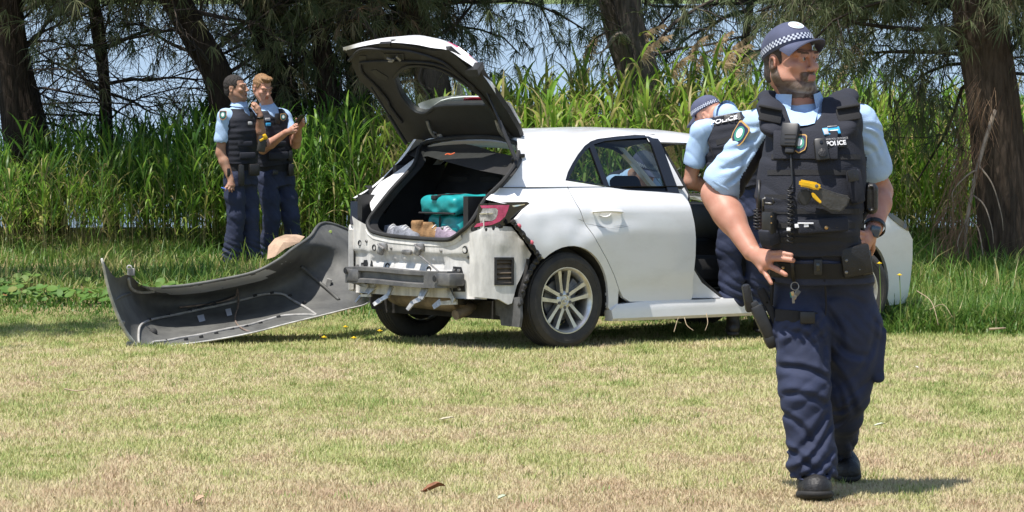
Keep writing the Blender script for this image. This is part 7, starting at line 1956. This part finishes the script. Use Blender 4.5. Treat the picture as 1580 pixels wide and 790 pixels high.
# right officer of the pair, looking down at a phone held in both hands
DB = 30.9
J = dict(head=(404.5, 136, -.02), neck=(414, 168, .02), pelvis=(425, 270, .04), rt=(.80, .60, 0.), quiff=(404, 136, 0),
         SR=(396, 186, -.06), ER=(406, 230, -.12), WR=(442, 204, -.30), KR=[(451, 197, -.34), (452, 199, -.35), (453, 202, -.35), (452, 205, -.34)], TR=[(459, 193, -.32), (460, 196, -.32), (460, 199.5, -.32), (458, 203, -.32)], MR=[(455, 194, -.36), (457, 197, -.37), (457.5, 201, -.37), (456, 205, -.36)], BR=[(449, 197, -.31), (454, 193, -.31), (459, 190, -.31)],
         SL=(437, 180, .10), EL=(456, 222, .02), WL=(461, 196, -.20), KL=[(465, 187, -.25), (467, 188, -.24), (468, 190.5, -.235), (468, 193.5, -.235)], TL=[(462, 180, -.28), (464, 181, -.28), (465.5, 183.5, -.28), (465, 187, -.28)], ML=[(465, 182, -.27), (468, 183, -.26), (469, 186.5, -.26), (469, 190, -.26)], BL=[(460, 192, -.24), (458, 187, -.26), (457, 183, -.28)],
         HR=(413, 278, -.04), NR=(419, 335, -.06), AR=(413, 396, -.02), HL=(438, 278, .10), NL=(449, 335, .06), AL=(457, 394, .12), FR=[(409, 409, .04), (422, 413, -.10)], FL=[(453, 407, .18), (470, 410, .05)])
offB, L, j, R, ax, rt, rows, LN = build_officer('police officer with ginger blond hair looking down at a phone in both hands', 420, 409, DB, J, skinB, hairmat=M_HAIRG, yaw=math.radians(38), pitch=math.radians(20), hw=1.0)
for u, v, sz, m_, nm, dy in ((414, 192, (.05, .02, .03), M_CYAN, 'name_badge', -.16), (413, 184, (.05, .02, .025), M_PGREY, 'police_tab', -.15), (428, 183, (.045, .03, .10), M_POLY, 'radio_microphone', -.13), (425, 222, (.22, .03, .05), M_VEST, 'vest_pouch', -.15), (430, 240, (.20, .04, .07), M_VEST, 'vest_pouch', -.15), (448, 262, (.06, .06, .12), M_LEATH, 'belt_pouch', -.08), (425, 266, (.05, .02, .04), M_POLY, 'buckle', -.155), (447, 240, (.05, .05, .10), M_POLY, 'radio', -.04)):
    gear(offB, L((u, v, dy)), sz, m_, nm, .55)
patch(offB, L((437, 181, -.14)), (.3, -1, .1), (0, 0, 1), .055, .07, 'vest_emblem')
nk = j['neck']; mb = MB(); mb.lathe([(.082, -.015), (.068, .042), (.072, .043), (.090, -.015)], nk + np.array([-.01, 0, .005]), (-.15, -.1, 1), 20); mb.build('collar', M_BLUE, offB, smooth=True)
pc_ = L((461, 186, -.295)); mb = MB(); mb.box((0, 0, 0), (.074, .010, .150), rot=rotz(.9) @ rotx(.75), bev=.004); ph = mb.xform(None, pc_).build('mobile_phone', M_GLOSS, None, smooth=True, angle=40); ph.location = offB.location
tag(ph, 'black mobile phone held up in both hands of the ginger haired officer', 'phone')
# officer bending into the driver's door, back towards us
DC = 22.15
M_CAPD = M_CAP
J = dict(head=(1094, 179, .20), neck=(1121, 177, .04), pelvis=(1146, 312, .0), rt=(-.94, .20, .0),
         SL=(1082, 202, -.02), EL=(1064, 280, .02), WL=(1108, 292, .22), KL=[(1118, 291, .27), (1119, 293, .28), (1119, 296, .28), (1118, 299, .27)], TL=[(1127, 292, .33), (1128, 295, .34), (1128, 298, .34), (1126, 301, .33)], BL=[(1115, 288, .25), (1121, 286, .29), (1125, 286, .31)],
         SR=(1162, 188, -.02), ER=(1185, 270, .02), WR=(1180, 318, .20), KR=[(1179, 328, .25), (1181, 328, .25), (1184, 328, .25), (1187, 328, .24)], TR=[(1176, 340, .28), (1179, 341, .29), (1183, 341, .29), (1187, 340, .28)], BR=[(1174, 324, .24), (1171, 330, .27), (1170, 335, .29)],
         HL=(1137, 322, .0), NL=(1124, 385, -.02), AL=(1131, 470, .0), HR=(1163, 322, .02), NR=(1168, 388, -.02), AR=(1172, 466, .10), FL=[(1131, 517, -.06), (1130, 511, .20)], FR=[(1174, 512, .06), (1172, 508, .32)])
offC, L, j, R, ax, rt, rows, LN = build_officer('police officer bending into the open front door of the white car, back turned', 1140, 517, DC, J, skinB, hat=True, yaw=math.radians(-128), pitch=math.radians(38), h=.006, vest_back=True)
bn = np.cross(ax, np.array(rt)); bn = bn if bn[1] < 0 else -bn
from mathutils.bvhtree import BVHTree
vo_ = [o for o in offC.children if o.name.startswith('ballistic_vest')][0]
_bv = BVHTree.FromPolygons([v.co[:] for v in vo_.data.vertices], [p.vertices[:] for p in vo_.data.polygons])
def back(u, v):
    """point on the back of the vest, local"""
    o_ = Vector(CAM - np.array(offC.location)); d = Vector(ray(u, v)).normalized(); h_ = _bv.ray_cast(o_, d)
    return np.array(h_[0]) if h_[0] is not None else L((u, v, -.12))
pts = [back(u, v) + np.array([0, -.010, 0]) for u, v in ((1094, 184), (1117, 178), (1141, 173), (1143, 184), (1119, 189), (1096, 195))]
mb = MB(); mb.add(pts, [(0, 1, 4, 5), (1, 2, 3, 4)]); mb.add([p + np.array([0, .03, 0]) for p in pts], []); pt = mb.build('police_panel', M_LEATH, offC)
pn = np.cross(pts[2] - pts[0], pts[5] - pts[0]); pn = pn if pn[1] < 0 else -pn
cp_ = (pts[1] + pts[4]) / 2
text_on(pt, 'POLICE', cp_ + pn * .022 + np.array([-.004, 0, -.008]), pn, pts[2] - pts[0], .058, M_WHITE, 'police_lettering', .0010)
text_on(pt, 'NSW POLICE FORCE', cp_ + pn * .022 + np.array([-.004, 0, .027]), pn, pts[2] - pts[0], .015, M_PGREY, 'small_lettering')
for (a_, b2) in (((1086, 200), (1108, 262)), ((1140, 190), (1146, 262))):
    mb = MB(); Q = [back(a_[0] + (b2[0] - a_[0]) * t_, a_[1] + (b2[1] - a_[1]) * t_) + np.array([0, -.003, 0]) for t_ in np.linspace(0, 1, 7)]; mb.tube(Q, .010, 6, flat=.4); mb.build('vest_seam', M_WEB, offC, smooth=True)
Q = [(1104, 216), (1128, 210), (1130, 218), (1106, 224)]; mb = MB(); mb.add([back(*q) + np.array([0, -.006, 0]) for q in Q], [(0, 1, 2, 3)]); mb.build('loop_panel', M_WEB, offC)
gear(offC, L((1100, 262, -.10)), (.09, .06, .10), M_VEST, 'belt_pouch'); gear(offC, L((1118, 296, -.12)), (.10, .06, .09), M_LEATH, 'belt_pouch')
nk = j['neck']; mb = MB(); d_ = HCd = j['head'] - nk; d_ = d_ / np.linalg.norm(d_); mb.lathe([(.090, -.02), (.072, .042), (.076, .044), (.098, -.02)], nk + d_ * .01, d_, 20); mb.build('collar', M_BLUE, offC, smooth=True)
# officer seen through the car windows, stooping on the far side
hp_ = RC @ hit_y(993, 262, 1.12) + OC; DE = float(hp_[1])
k_ = F / DE
J = dict(head=(993, 262, 0), neck=(974, 276, .10), pelvis=(960, 352, .42), rt=(-.9, .3, 0.),
         SR=(948, 284, .0), ER=(950, 335, -.02), WR=(975, 360, -.06), KR=[(984, 362, -.08), (984, 365, -.08), (984, 368, -.07), (983, 371, -.06)], TR=[(993, 363, -.08), (993, 366, -.08), (993, 369, -.07), (991, 372, -.06)], BR=[(982, 359, -.07), (988, 357, -.08), (992, 357, -.08)],
         SL=(1006, 284, .14), EL=(1022, 330, .10), WL=(1000, 365, .0), KL=[(992, 372, -.02), (993, 374, -.02), (994, 376, -.02), (996, 378, -.02)], TL=[(986, 378, -.02), (987, 381, -.02), (989, 384, -.02), (992, 386, -.02)], BL=[(996, 368, -.03), (991, 371, -.05), (988, 374, -.05)],
         HR=(952, 362, .42), NR=(955, 425, .30), AR=(952, 478, .45), HL=(975, 362, .45), NL=(980, 425, .34), AL=(978, 478, .48), FR=[(952, 488, .5), (956, 492, .24)], FL=[(978, 488, .54), (982, 492, .28)])
zf = float(gz(DE + .45)); v_f = CY - F * ((zf - ZC) * math.cos(PITCH) + (DE + .45) * math.sin(PITCH)) / ((DE + .45) * math.cos(PITCH) - (zf - ZC) * math.sin(PITCH))
dv_ = v_f - 490
for k2 in ('AR', 'AL'): J[k2] = (J[k2][0], J[k2][1] + dv_, J[k2][2])
for k2 in ('FR', 'FL'): J[k2] = [(a, b_ + dv_, c) for a, b_, c in J[k2]]
for k2 in ('NR', 'NL'): J[k2] = (J[k2][0], J[k2][1] + dv_ * .5, J[k2][2])
offE, *_ = build_officer('police officer in a cap stooping behind the white car, seen through its rear side window', 965, 490, DE, J, skinA, hat=True, yaw=math.radians(40), pitch=math.radians(28), h=.010)
# ================================================================ TORN-OFF BUMPER, BOOT CONTENTS, SMALL THINGS
M_BMP = pm('bumper_plastic', (.070, .070, .066), .58, var=.5, vs=5, col2=(.125, .125, .115), bump=.15, bs=40)
M_BMPW = pm('white_bumper_edge', (.55, .54, .50), .5, var=.4, vs=12)
M_SEAM = pm('grey_adhesive', (.34, .33, .31), .7, var=.35, vs=14)
# rows follow the photo from the lower edge (0) to the upper edge; depth in metres
cols = [  # lower edge, deepest line, shelf line, upper edge : (u, v, D)
    [(215, 541, 21.35), (190, 505, 21.25), (170, 455, 21.15), (157, 399, 21.05)],
    [(232, 539, 21.35), (212, 500, 21.55), (194, 455, 21.60), (178, 428, 21.35)],
    [(262, 534, 21.40), (245, 498, 21.95), (222, 462, 22.05), (199, 424, 21.60)],
    [(300, 529, 21.45), (290, 492, 22.15), (268, 462, 22.25), (222, 441, 21.80)],
    [(345, 522, 21.50), (338, 486, 22.25), (322, 458, 22.35), (272, 442, 21.90)],
    [(395, 512, 21.60), (388, 478, 22.32), (374, 448, 22.42), (338, 432, 21.97)],
    [(445, 499, 21.75), (438, 468, 22.36), (424, 435, 22.46), (392, 420, 22.03)],
    [(495, 487, 21.95), (488, 455, 22.40), (466, 415, 22.52), (428, 402, 22.10)],
    [(535, 477, 22.15), (528, 440, 22.48), (502, 398, 22.62), (452, 384, 22.25)],
    [(560, 471, 22.40), (556, 430, 22.60), (534, 385, 22.75), (478, 366, 22.50)],
    [(572, 464, 22.80), (570, 425, 22.95), (556, 375, 23.05), (500, 344, 22.85)],
    [(580, 458, 23.30), (579, 425, 23.40), (572, 385, 23.45), (552, 360, 23.30)]]
Gp = np.array([[at(*q) for q in c] for c in cols])
Gs = np.array([spline(c, 6) for c in Gp]); Gs = np.stack([spline(Gs[:, i], 5) for i in range(Gs.shape[1])], 1)
bo = on_lawn(225, 541); bumper = empty('torn_off_bumper', bo)
tag(bumper, 'torn off car bumper lying on the grass, its hollow dark inside facing us', 'car bumper')
ii = np.linspace(0, 1, Gs.shape[1])
rip = .006 * np.sin(np.arange(Gs.shape[0]) * 1.7)[:, None] * np.sin(ii * 9)[None]
Gs[..., 1] += rip
mb = MB(); mb.grid(Gs - bo); sh_ = mb.build('bumper_shell', M_BMP, bumper, smooth=True)
out = Gs.copy(); out[..., 1] += .012; out[..., 2] -= .004
mb = MB(); mb.grid(out - bo, flip=True); mb.strip(Gs[:, 0] - bo, out[:, 0] - bo); mb.strip(out[:, -1] - bo, Gs[:, -1] - bo); mb.strip(out[0] - bo, Gs[0] - bo); mb.strip(Gs[-1] - bo, out[-1] - bo); mb.build('painted_outside', M_PAINT, bumper, smooth=True, angle=40)
# white edges
mb = MB(); E_ = Gs[0] - bo; mb.tube(E_, np.linspace(.014, .008, len(E_)), 6); mb.tube(Gs[:, 0][:70] - bo + np.array([0, -.004, .0]), .006, 5); mb.build('pale_edge', M_BMPW, bumper, smooth=True)
mb = MB(); E_ = Gs[18:, -1] - bo; mb.tube(E_, .012, 6); mb.build('rolled_top_edge', M_BMP, bumper, smooth=True)
def on_b(u, v, off=-.012):
    best = None; d = ray(u, v); d = d / np.linalg.norm(d); q = Gs.reshape(-1, 3) - CAM; t_ = q @ d; r_ = np.linalg.norm(q - t_[:, None] * d, axis=1); i = np.argsort(r_)[:6]; w_ = 1 / (r_[i] + 1e-4); D = (Gs.reshape(-1, 3)[i, 1] * w_).sum() / w_.sum(); return at(u, v, D + off) - bo
def bline(pts, r, mat, name, off=-.014, k=6): mb = MB(); mb.tube(spline([on_b(u, v, off) for u, v in pts], k), r, 6); return mb.build(name, mat, bumper, smooth=True)
def Bp(*pts): return [(130 + a / 3.4356, 330 + b_ / 3.4356) for a, b_ in pts]
bline(Bp((290, 690), (288, 640), (300, 590), (360, 560), (480, 535), (620, 505), (760, 475), (860, 450), (960, 425), (1050, 425), (1100, 455), (1180, 500), (1230, 535)), .009, M_SEAM, 'recess_seam')
bline(Bp((350, 700), (370, 680), (440, 672), (500, 660), (620, 640), (760, 610), (870, 590), (960, 565), (1060, 540), (1180, 535), (1230, 540)), .010, M_SEAM, 'recess_seam', off=-.02)
rec = [on_b(*p, -.006) for p in Bp((300, 600), (480, 545), (760, 482), (960, 432), (1050, 432), (1190, 515), (1060, 535), (870, 583), (500, 652), (370, 672), (315, 690))]
bline(Bp((505, 495), (560, 490), (640, 480), (720, 465), (800, 440), (810, 400), (818, 440), (815, 490), (800, 545), (810, 585), (850, 615), (895, 628)), .0065, pm('wiring_loom', (.20, .15, .12), .7, var=.4, vs=30), 'wiring_loom', off=-.03)
bline(Bp((600, 500), (660, 475), (740, 455), (800, 430)), .006, M_RUB, 'wiring_loom', off=-.03)
for q in (((598, 540), (632, 532), (642, 566), (610, 574)), ((747, 506), (775, 500), (784, 536), (758, 542))):
    mb = MB(); mb.prism([on_b(*p, -.022) for p in Bp(*q)], (0, 1, 0), .008); mb.build('white_tag', pm('tag_white', (.52, .54, .60), .6), bumper)
for q in ((1295, 365, 18, 28), (240, 690, 20, 14), (200, 580, 16, 18)):
    P = on_b(*Bp((q[0], q[1]))[0], -.02); mb = MB(); mb.box(P, (q[2] / 3.4356 / 230 * 1.6, .03, q[3] / 3.4356 / 230 * 1.6), bev=.004, rot=roty(.3)); mb.build('clip_block', M_SEAM, bumper)
mb = MB(); P = on_b(*Bp((365, 628))[0], -.012); mb.lathe([(.03, 0), (.028, .01), (.001, .012)], P, (0, -1, .2), 14); mb.build('plug', M_RUB, bumper, smooth=True)
for (u, v) in Bp((430, 672), (540, 664), (620, 650), (700, 632), (785, 612), (860, 596), (935, 578), (1030, 545), (345, 560), (445, 538), (560, 510), (690, 478), (905, 432), (995, 418), (1090, 432), (1165, 470)):
    P = on_b(u, v, -.024); mb = MB(); mb.box(P, (.028, .012, .018), rot=roty(-.3), bev=.003); mb.build('adhesive_tab', M_RUB, bumper)
mb = MB(); P = on_b(*Bp((240, 300))[0], 0.); mb.lathe([(.012, -.004), (.020, 0), (.012, .004)], P + np.array([0, -.01, .02]), (0, -1, .1), 14, close=True); mb.box(P + np.array([0.01, 0, -.01]), (.05, .01, .05), bev=.004); mb.build('fixing_ear', M_SEAM, bumper, smooth=True, angle=40)
for (u, v) in Bp((292, 375), (1035, 238), (1305, 95)): mb = MB(); mb.lathe([(.001, .003), (.009, .003), (.012, 0)], on_b(u, v, -.02), (0, -1, .2), 12); mb.build('fixing_hole', pm('grass_seen_hole', (.25, .34, .08), .8) if v < 440 else M_SEAM, bumper)
bline(Bp((1150, 280), (1220, 340), (1290, 400), (1350, 455)), .012, M_BMP, 'stiffening_rib', off=-.01); bline(Bp((150, 470), (190, 440), (245, 420)), .010, M_BMP, 'stiffening_rib', off=-.01); bline(Bp((232, 340), (245, 390), (290, 415), (370, 412)), .012, M_SEAM, 'stiffening_rib', off=-.008)
# brown paper sheet behind the bumper
pp = [at(u, v, 24.3 + dz) for u, v, dz in ((412, 400, 0), (414, 380, .1), (424, 368, .15), (440, 362, .2), (458, 362, .2), (470, 365, .2), (462, 374, .1), (440, 384, 0), (424, 396, -.05))]
po = np.mean(pp, 0); po[2] = float(gz(24.3)); mb = MB(); c_ = np.mean(pp, 0) + np.array([0, -.08, .02]); V = [p - po for p in pp]; n_ = len(V); mb.add([*V, c_ - po], [(i, (i + 1) % n_, n_) for i in range(n_)]); mb.add([*[v + np.array([0, .012, 0]) for v in V], c_ - po + np.array([0, .012, 0])], [((i + 1) % n_, i, n_) for i in range(n_)])
pb = mb.build('brown_paper', pm('brown_paper', (.42, .29, .20), .9, var=.3, vs=8, bump=.4, bs=20)); pb.location = po; tag(pb, 'crumpled sheet of brown paper in the grass behind the torn off bumper', 'paper')
# ---- things in the boot (car frame turned into the world)
def car_thing(name, label, cat, c, rz=0., group=None):
    M_ = CARM @ Matrix.Translation(c) @ Matrix.Rotation(rz, 4, 'Z'); e = empty(name, mat=M_); tag(e, label, cat, group); return e
M_TEAL = pm('teal_nylon', (.010, .30, .31), .45, var=.25, vs=9, bump=.35, bs=22)
def bag_mesh(size, seed):
    s = Sdf(-np.array(size) / 2 - .05, np.array(size) / 2 + .05, .008); s.box((0, 0, 0), size, None, .035); s.disp(lambda P: .006 * np.sin(P[:, 0] * 38 + 3 * np.sin(P[:, 2] * 22 + seed)) * np.sin(P[:, 1] * 30 + seed) + .004 * np.sin(P[:, 2] * 60 + P[:, 0] * 14)); return s
fz = .672
pb_ = hit_pl(720, 345, (0, 0, fz), (0, 0, 1)); p1 = hit_y(712, 338, -.05)
b1c = hit_x(712, 338, -.34); b2c = hit_x(707, 308, -.36)
b1 = car_thing('teal_bag', 'teal padded bag standing under another teal bag in the open boot', 'bag', (b1c[0], b1c[1], fz), -.12); s = bag_mesh((.30, .42, .19), 1); s.build('bag_body', M_TEAL, b1).location = (0, 0, .10)
mb = MB(); mb.tube([(-.155, .02, .19), (-.16, .02, .02)], .010, 6, flat=.4); mb.build('strap', M_WEB, b1)
b2 = car_thing('teal_bag', 'teal padded bag with a black buckle lying on top of the other in the boot', 'bag', (b2c[0], b2c[1], fz + .20), -.10); s = bag_mesh((.34, .44, .13), 4); s.build('bag_body', M_TEAL, b2).location = (0, 0, .065)
mb = MB(); mb.box((-.16, .02, .115), (.05, .06, .03), bev=.006); mb.tube(spline([(-.15, .02, .13), (-.05, -.02, .138), (.05, -.03, .138)], 4), .010, 6, flat=.5); mb.tube([(-.168, -.22, .012), (-.168, .22, .012)], .007, 6); mb.build('strap_buckle', M_WEB, b2, smooth=True, angle=40)
def shoe(root, mats, high=0., L_=.28, w_=.047, seed=0, laces=True):
    m_up, m_sole = mats
    s = Sdf((-.08, -.06, -.02), (L_ + .04, L_ * 0 + .07, .22), .0045) if False else Sdf((-.10, -.10, -.02), (L_ + .06, .10, .24), .005)
    s.cap((.03, 0, .055), (L_ * .62, 0, .050), .040, .046, .02); s.cap((L_ * .62, 0, .05), (L_ - .045, 0, .045), .046, .040, .02); s.cap((.05, 0, .07), (.045, 0, .10 + high), .042, .044, .03); s.cap((.10, 0, .09), (L_ * .55, 0, .068), .036, .034, .02)
    s.cap((.045, 0, .11 + high), (.04, 0, .20 + high), .034, .036, .005, 'cut')
    sl, P = s.sub((-1, -1, -1), (1, 1, 1)); s.put(sl, (.012 - P[..., 2]).astype(np.float32), 0, 'u') if False else None
    s.D = np.maximum(s.D, (.018 - P[..., 2]).astype(np.float32)) if P.shape[:3] == s.D.shape else s.D
    u_ = s.build('upper', m_up, root)
    s2 = Sdf((-.10, -.10, -.02), (L_ + .06, .10, .10), .005); s2.cap((.03, 0, .018), (L_ * .6, 0, .016), .044, .050, .01, flat=((0, 0, 1), .42)); s2.cap((L_ * .6, 0, .016), (L_ - .045, 0, .018), .050, .045, .01, flat=((0, 0, 1), .42)); s2.build('sole', m_sole, root)
    if laces:
        mb = MB()
        for i in range(4): x = .11 + .028 * i; z = .128 - .012 * i + high * .2 * (i < 1); mb.tube(spline([(x, .030, z - .022), (x + .006, 0, z), (x, -.030, z - .022)], 4), .004, 5)
        mb.build('laces', MATS['shoe_lace'], root, smooth=True)
    return root
pm('shoe_lace', (.62, .62, .60), .8)
M_GSH = pm('grey_mesh', (.20, .21, .24), .8, var=.4, vs=30, bump=.3, bs=120); M_WSOL = pm('white_sole', (.66, .66, .64), .6, var=.2, vs=20); M_TAN = pm('tan_suede', (.30, .17, .075), .85, var=.3, vs=22, bump=.3, bs=100); M_TSOL = pm('gum_sole', (.20, .12, .06), .8); M_LIL = pm('lilac_mesh', (.28, .22, .28), .8, var=.3, vs=30, bump=.3, bs=120)
def on_floor(u, v): return hit_pl(u, v, (0, 0, fz), (0, 0, 1))
p = hit_x(606, 358, -.58); shoe(car_thing('running_shoe', 'grey running shoe with white sole at the front left of the boot', 'shoe', (-.56, p[1] - .02, fz), 1.45 + math.pi), (M_GSH, M_WSOL))
p = hit_x(598, 345, -.45); shoe(car_thing('running_shoe', 'grey running shoe lying deeper at the left of the boot behind its pair', 'shoe', (-.44, p[1] - .0, fz), 1.2 + math.pi), (M_GSH, M_WSOL))
p = hit_x(640, 357, -.56); shoe(car_thing('ankle_boot', 'tan suede boot with its open top facing out of the car boot', 'boot', (-.57, p[1] + .03, fz), .5 - 1.3), (M_TAN, M_TSOL), .04)
p = hit_x(656, 352, -.48); shoe(car_thing('ankle_boot', 'tan suede boot lying beside the lilac shoe in the car boot', 'boot', (-.50, p[1] - .02, fz), -1.5), (M_TAN, M_TSOL), .03)
p = hit_x(697, 354, -.54); shoe(car_thing('running_shoe', 'lilac grey running shoe at the right of the boot by the tail lamp', 'shoe', (-.55, p[1] + .12, fz), -1.75), (M_LIL, M_WSOL))
# ---- yellow flowers, leaves and sticks on the lawn
M_FLOW = pm('yellow_petals', (.85, .62, .02), .6); M_STEM = pm('green_stem', (.14, .22, .05), .7)
def flower(u, v, D, lab, h_=None):
    p = at(u, v, D); z0 = float(gz(D)); hh = max(.03, p[2] - z0); r = empty('yellow_flower', (p[0], D, z0)); tag(r, lab, 'flower', 'yellow flowers in the grass')
    mb = MB(); mb.tube(spline([(0, 0, 0), (.01, 0, hh * .5), (0, 0, hh)], 4), .003, 5); mb.build('stem', M_STEM, r); mb = MB()
    for k_ in range(12):
        a = k_ * math.pi / 6; mb.add([(.003 * math.cos(a), .003 * math.sin(a), hh), (.016 * math.cos(a - .22), .016 * math.sin(a - .22), hh + .006), (.021 * math.cos(a), .021 * math.sin(a), hh + .004), (.016 * math.cos(a + .22), .016 * math.sin(a + .22), hh + .006)], [(0, 1, 2, 3)])
    mb.lathe([(.010, hh), (.009, hh + .010), (.001, hh + .013)], (0, 0, 0), (0, 0, 1), 10); mb.build('flower_head', M_FLOW, r)
flower(1357, 407, 22.6, 'yellow flower in front of the front wheel, by the officer\'s hand'); flower(1388, 425, 22.5, 'yellow flower in front of the car\'s front fender')
for (u, v, l_) in ((533, 505, 'yellow flower on the lawn left of the rear left wheel'), (586, 511, 'yellow flower at the foot of the rear left wheel'), (546, 522, 'yellow flower on the lawn below the gap between bumper and wheel'), (500, 521, 'yellow flower in the shadow of the bumper, farthest left of the lawn flowers'), (641, 500, 'tall yellow flower in front of the rear left tyre')):
    P = on_lawn(u, v + 9); flower(u, v, float(P[1]), l_)
def leaf_thing(u, v, sz, col, lab, name='fallen_leaf', rz=0., curl=.4):
    P = on_lawn(u, v); mb = MB(); xs_ = np.linspace(-1, 1, 9); G = []
    for t_ in (-1, -.5, 0, .5, 1): G.append([(x * sz, t_ * sz * .38 * max(0.06, (1 - x * x)) * (1 + .35 * math.sin(9 * x + 4 * t_)), sz * curl * (abs(t_) * .5 * (1 - x * x) + .25 * math.sin(2.3 * x)) + .03) for x in xs_])
    mb.grid(np.array(G)); mb.grid(np.array(G) + np.array([0, 0, -.002]), flip=True); o = mb.xform(rotz(rz)).build(name, pm(name + '_colour', col, .8, var=.3, vs=40), smooth=True); o.location = (P[0], P[1], float(gz(P[1]))); tag(o, lab, 'leaf'); return o
leaf_thing(668, 766, .050, (.25, .105, .05), 'curled rust brown leaf on the near lawn', rz=.4, curl=.75); leaf_thing(309, 781, .036, (.55, .38, .24), 'small pale brown leaf at the bottom edge of the lawn', rz=1.2); leaf_thing(1357, 665, .030, (.62, .66, .50), 'pale leaf on the lawn right of the striding officer', rz=.3); leaf_thing(1414, 574, .022, (.60, .55, .45), 'tiny pale leaf on the lawn at the far right', rz=2.); leaf_thing(690, 655, .045, (.52, .46, .32), 'straw coloured leaf on the lawn below the car', rz=.5, curl=.2); leaf_thing(775, 779, .028, (.50, .56, .40), 'pale green leaf at the bottom edge of the lawn', rz=.9)
M_STICK = pm('dry_stick', (.36, .28, .18), .85, var=.3, vs=20)
def stick(pts, r, lab, D=None):
    P = [at(*q) for q in pts]; o_ = np.array(P[0]); o_[2] = float(gz(o_[1])); mb = MB(); mb.tube(spline([p - o_ for p in P], 5), np.linspace(r, r * .5, (len(P) - 1) * 5 + 1), 6); o = mb.build('dry_stick', M_STICK, smooth=True); o.location = o_; tag(o, lab, 'stick', 'dry sticks in the grass')
stick([(1415, 449, 23.2), (1434, 462, 22.9), (1442, 478, 22.7), (1448, 502, 22.6)], .004, 'thin bent stick in the long grass at the right'); stick([(1434, 478, 22.9), (1455, 470, 22.9), (1470, 490, 22.8)], .0035, 'thin stick crossing the bent one at the right'); stick([(1526, 508, 22.3), (1552, 506, 22.3)], .010, 'pale stick lying on the lawn edge at the far right')
stick([(1056, 490, 21.3), (1060, 502, 21.25), (1070, 510, 21.2)], .003, 'curled dry stem in front of the sill under the door'); stick([(1090, 484, 21.6), (1092, 498, 21.5), (1088, 510, 21.4)], .003, 'dry stem beside the bending officer\'s boot'); stick([(1040, 512, 21.3), (1046, 492, 21.4), (1050, 488, 21.4)], .003, 'upright dry stem in front of the sill')
stick([(100, 600, 17.0), (118, 603, 16.95), (140, 600, 16.9)], .005, 'dark twig on the lawn at the left')
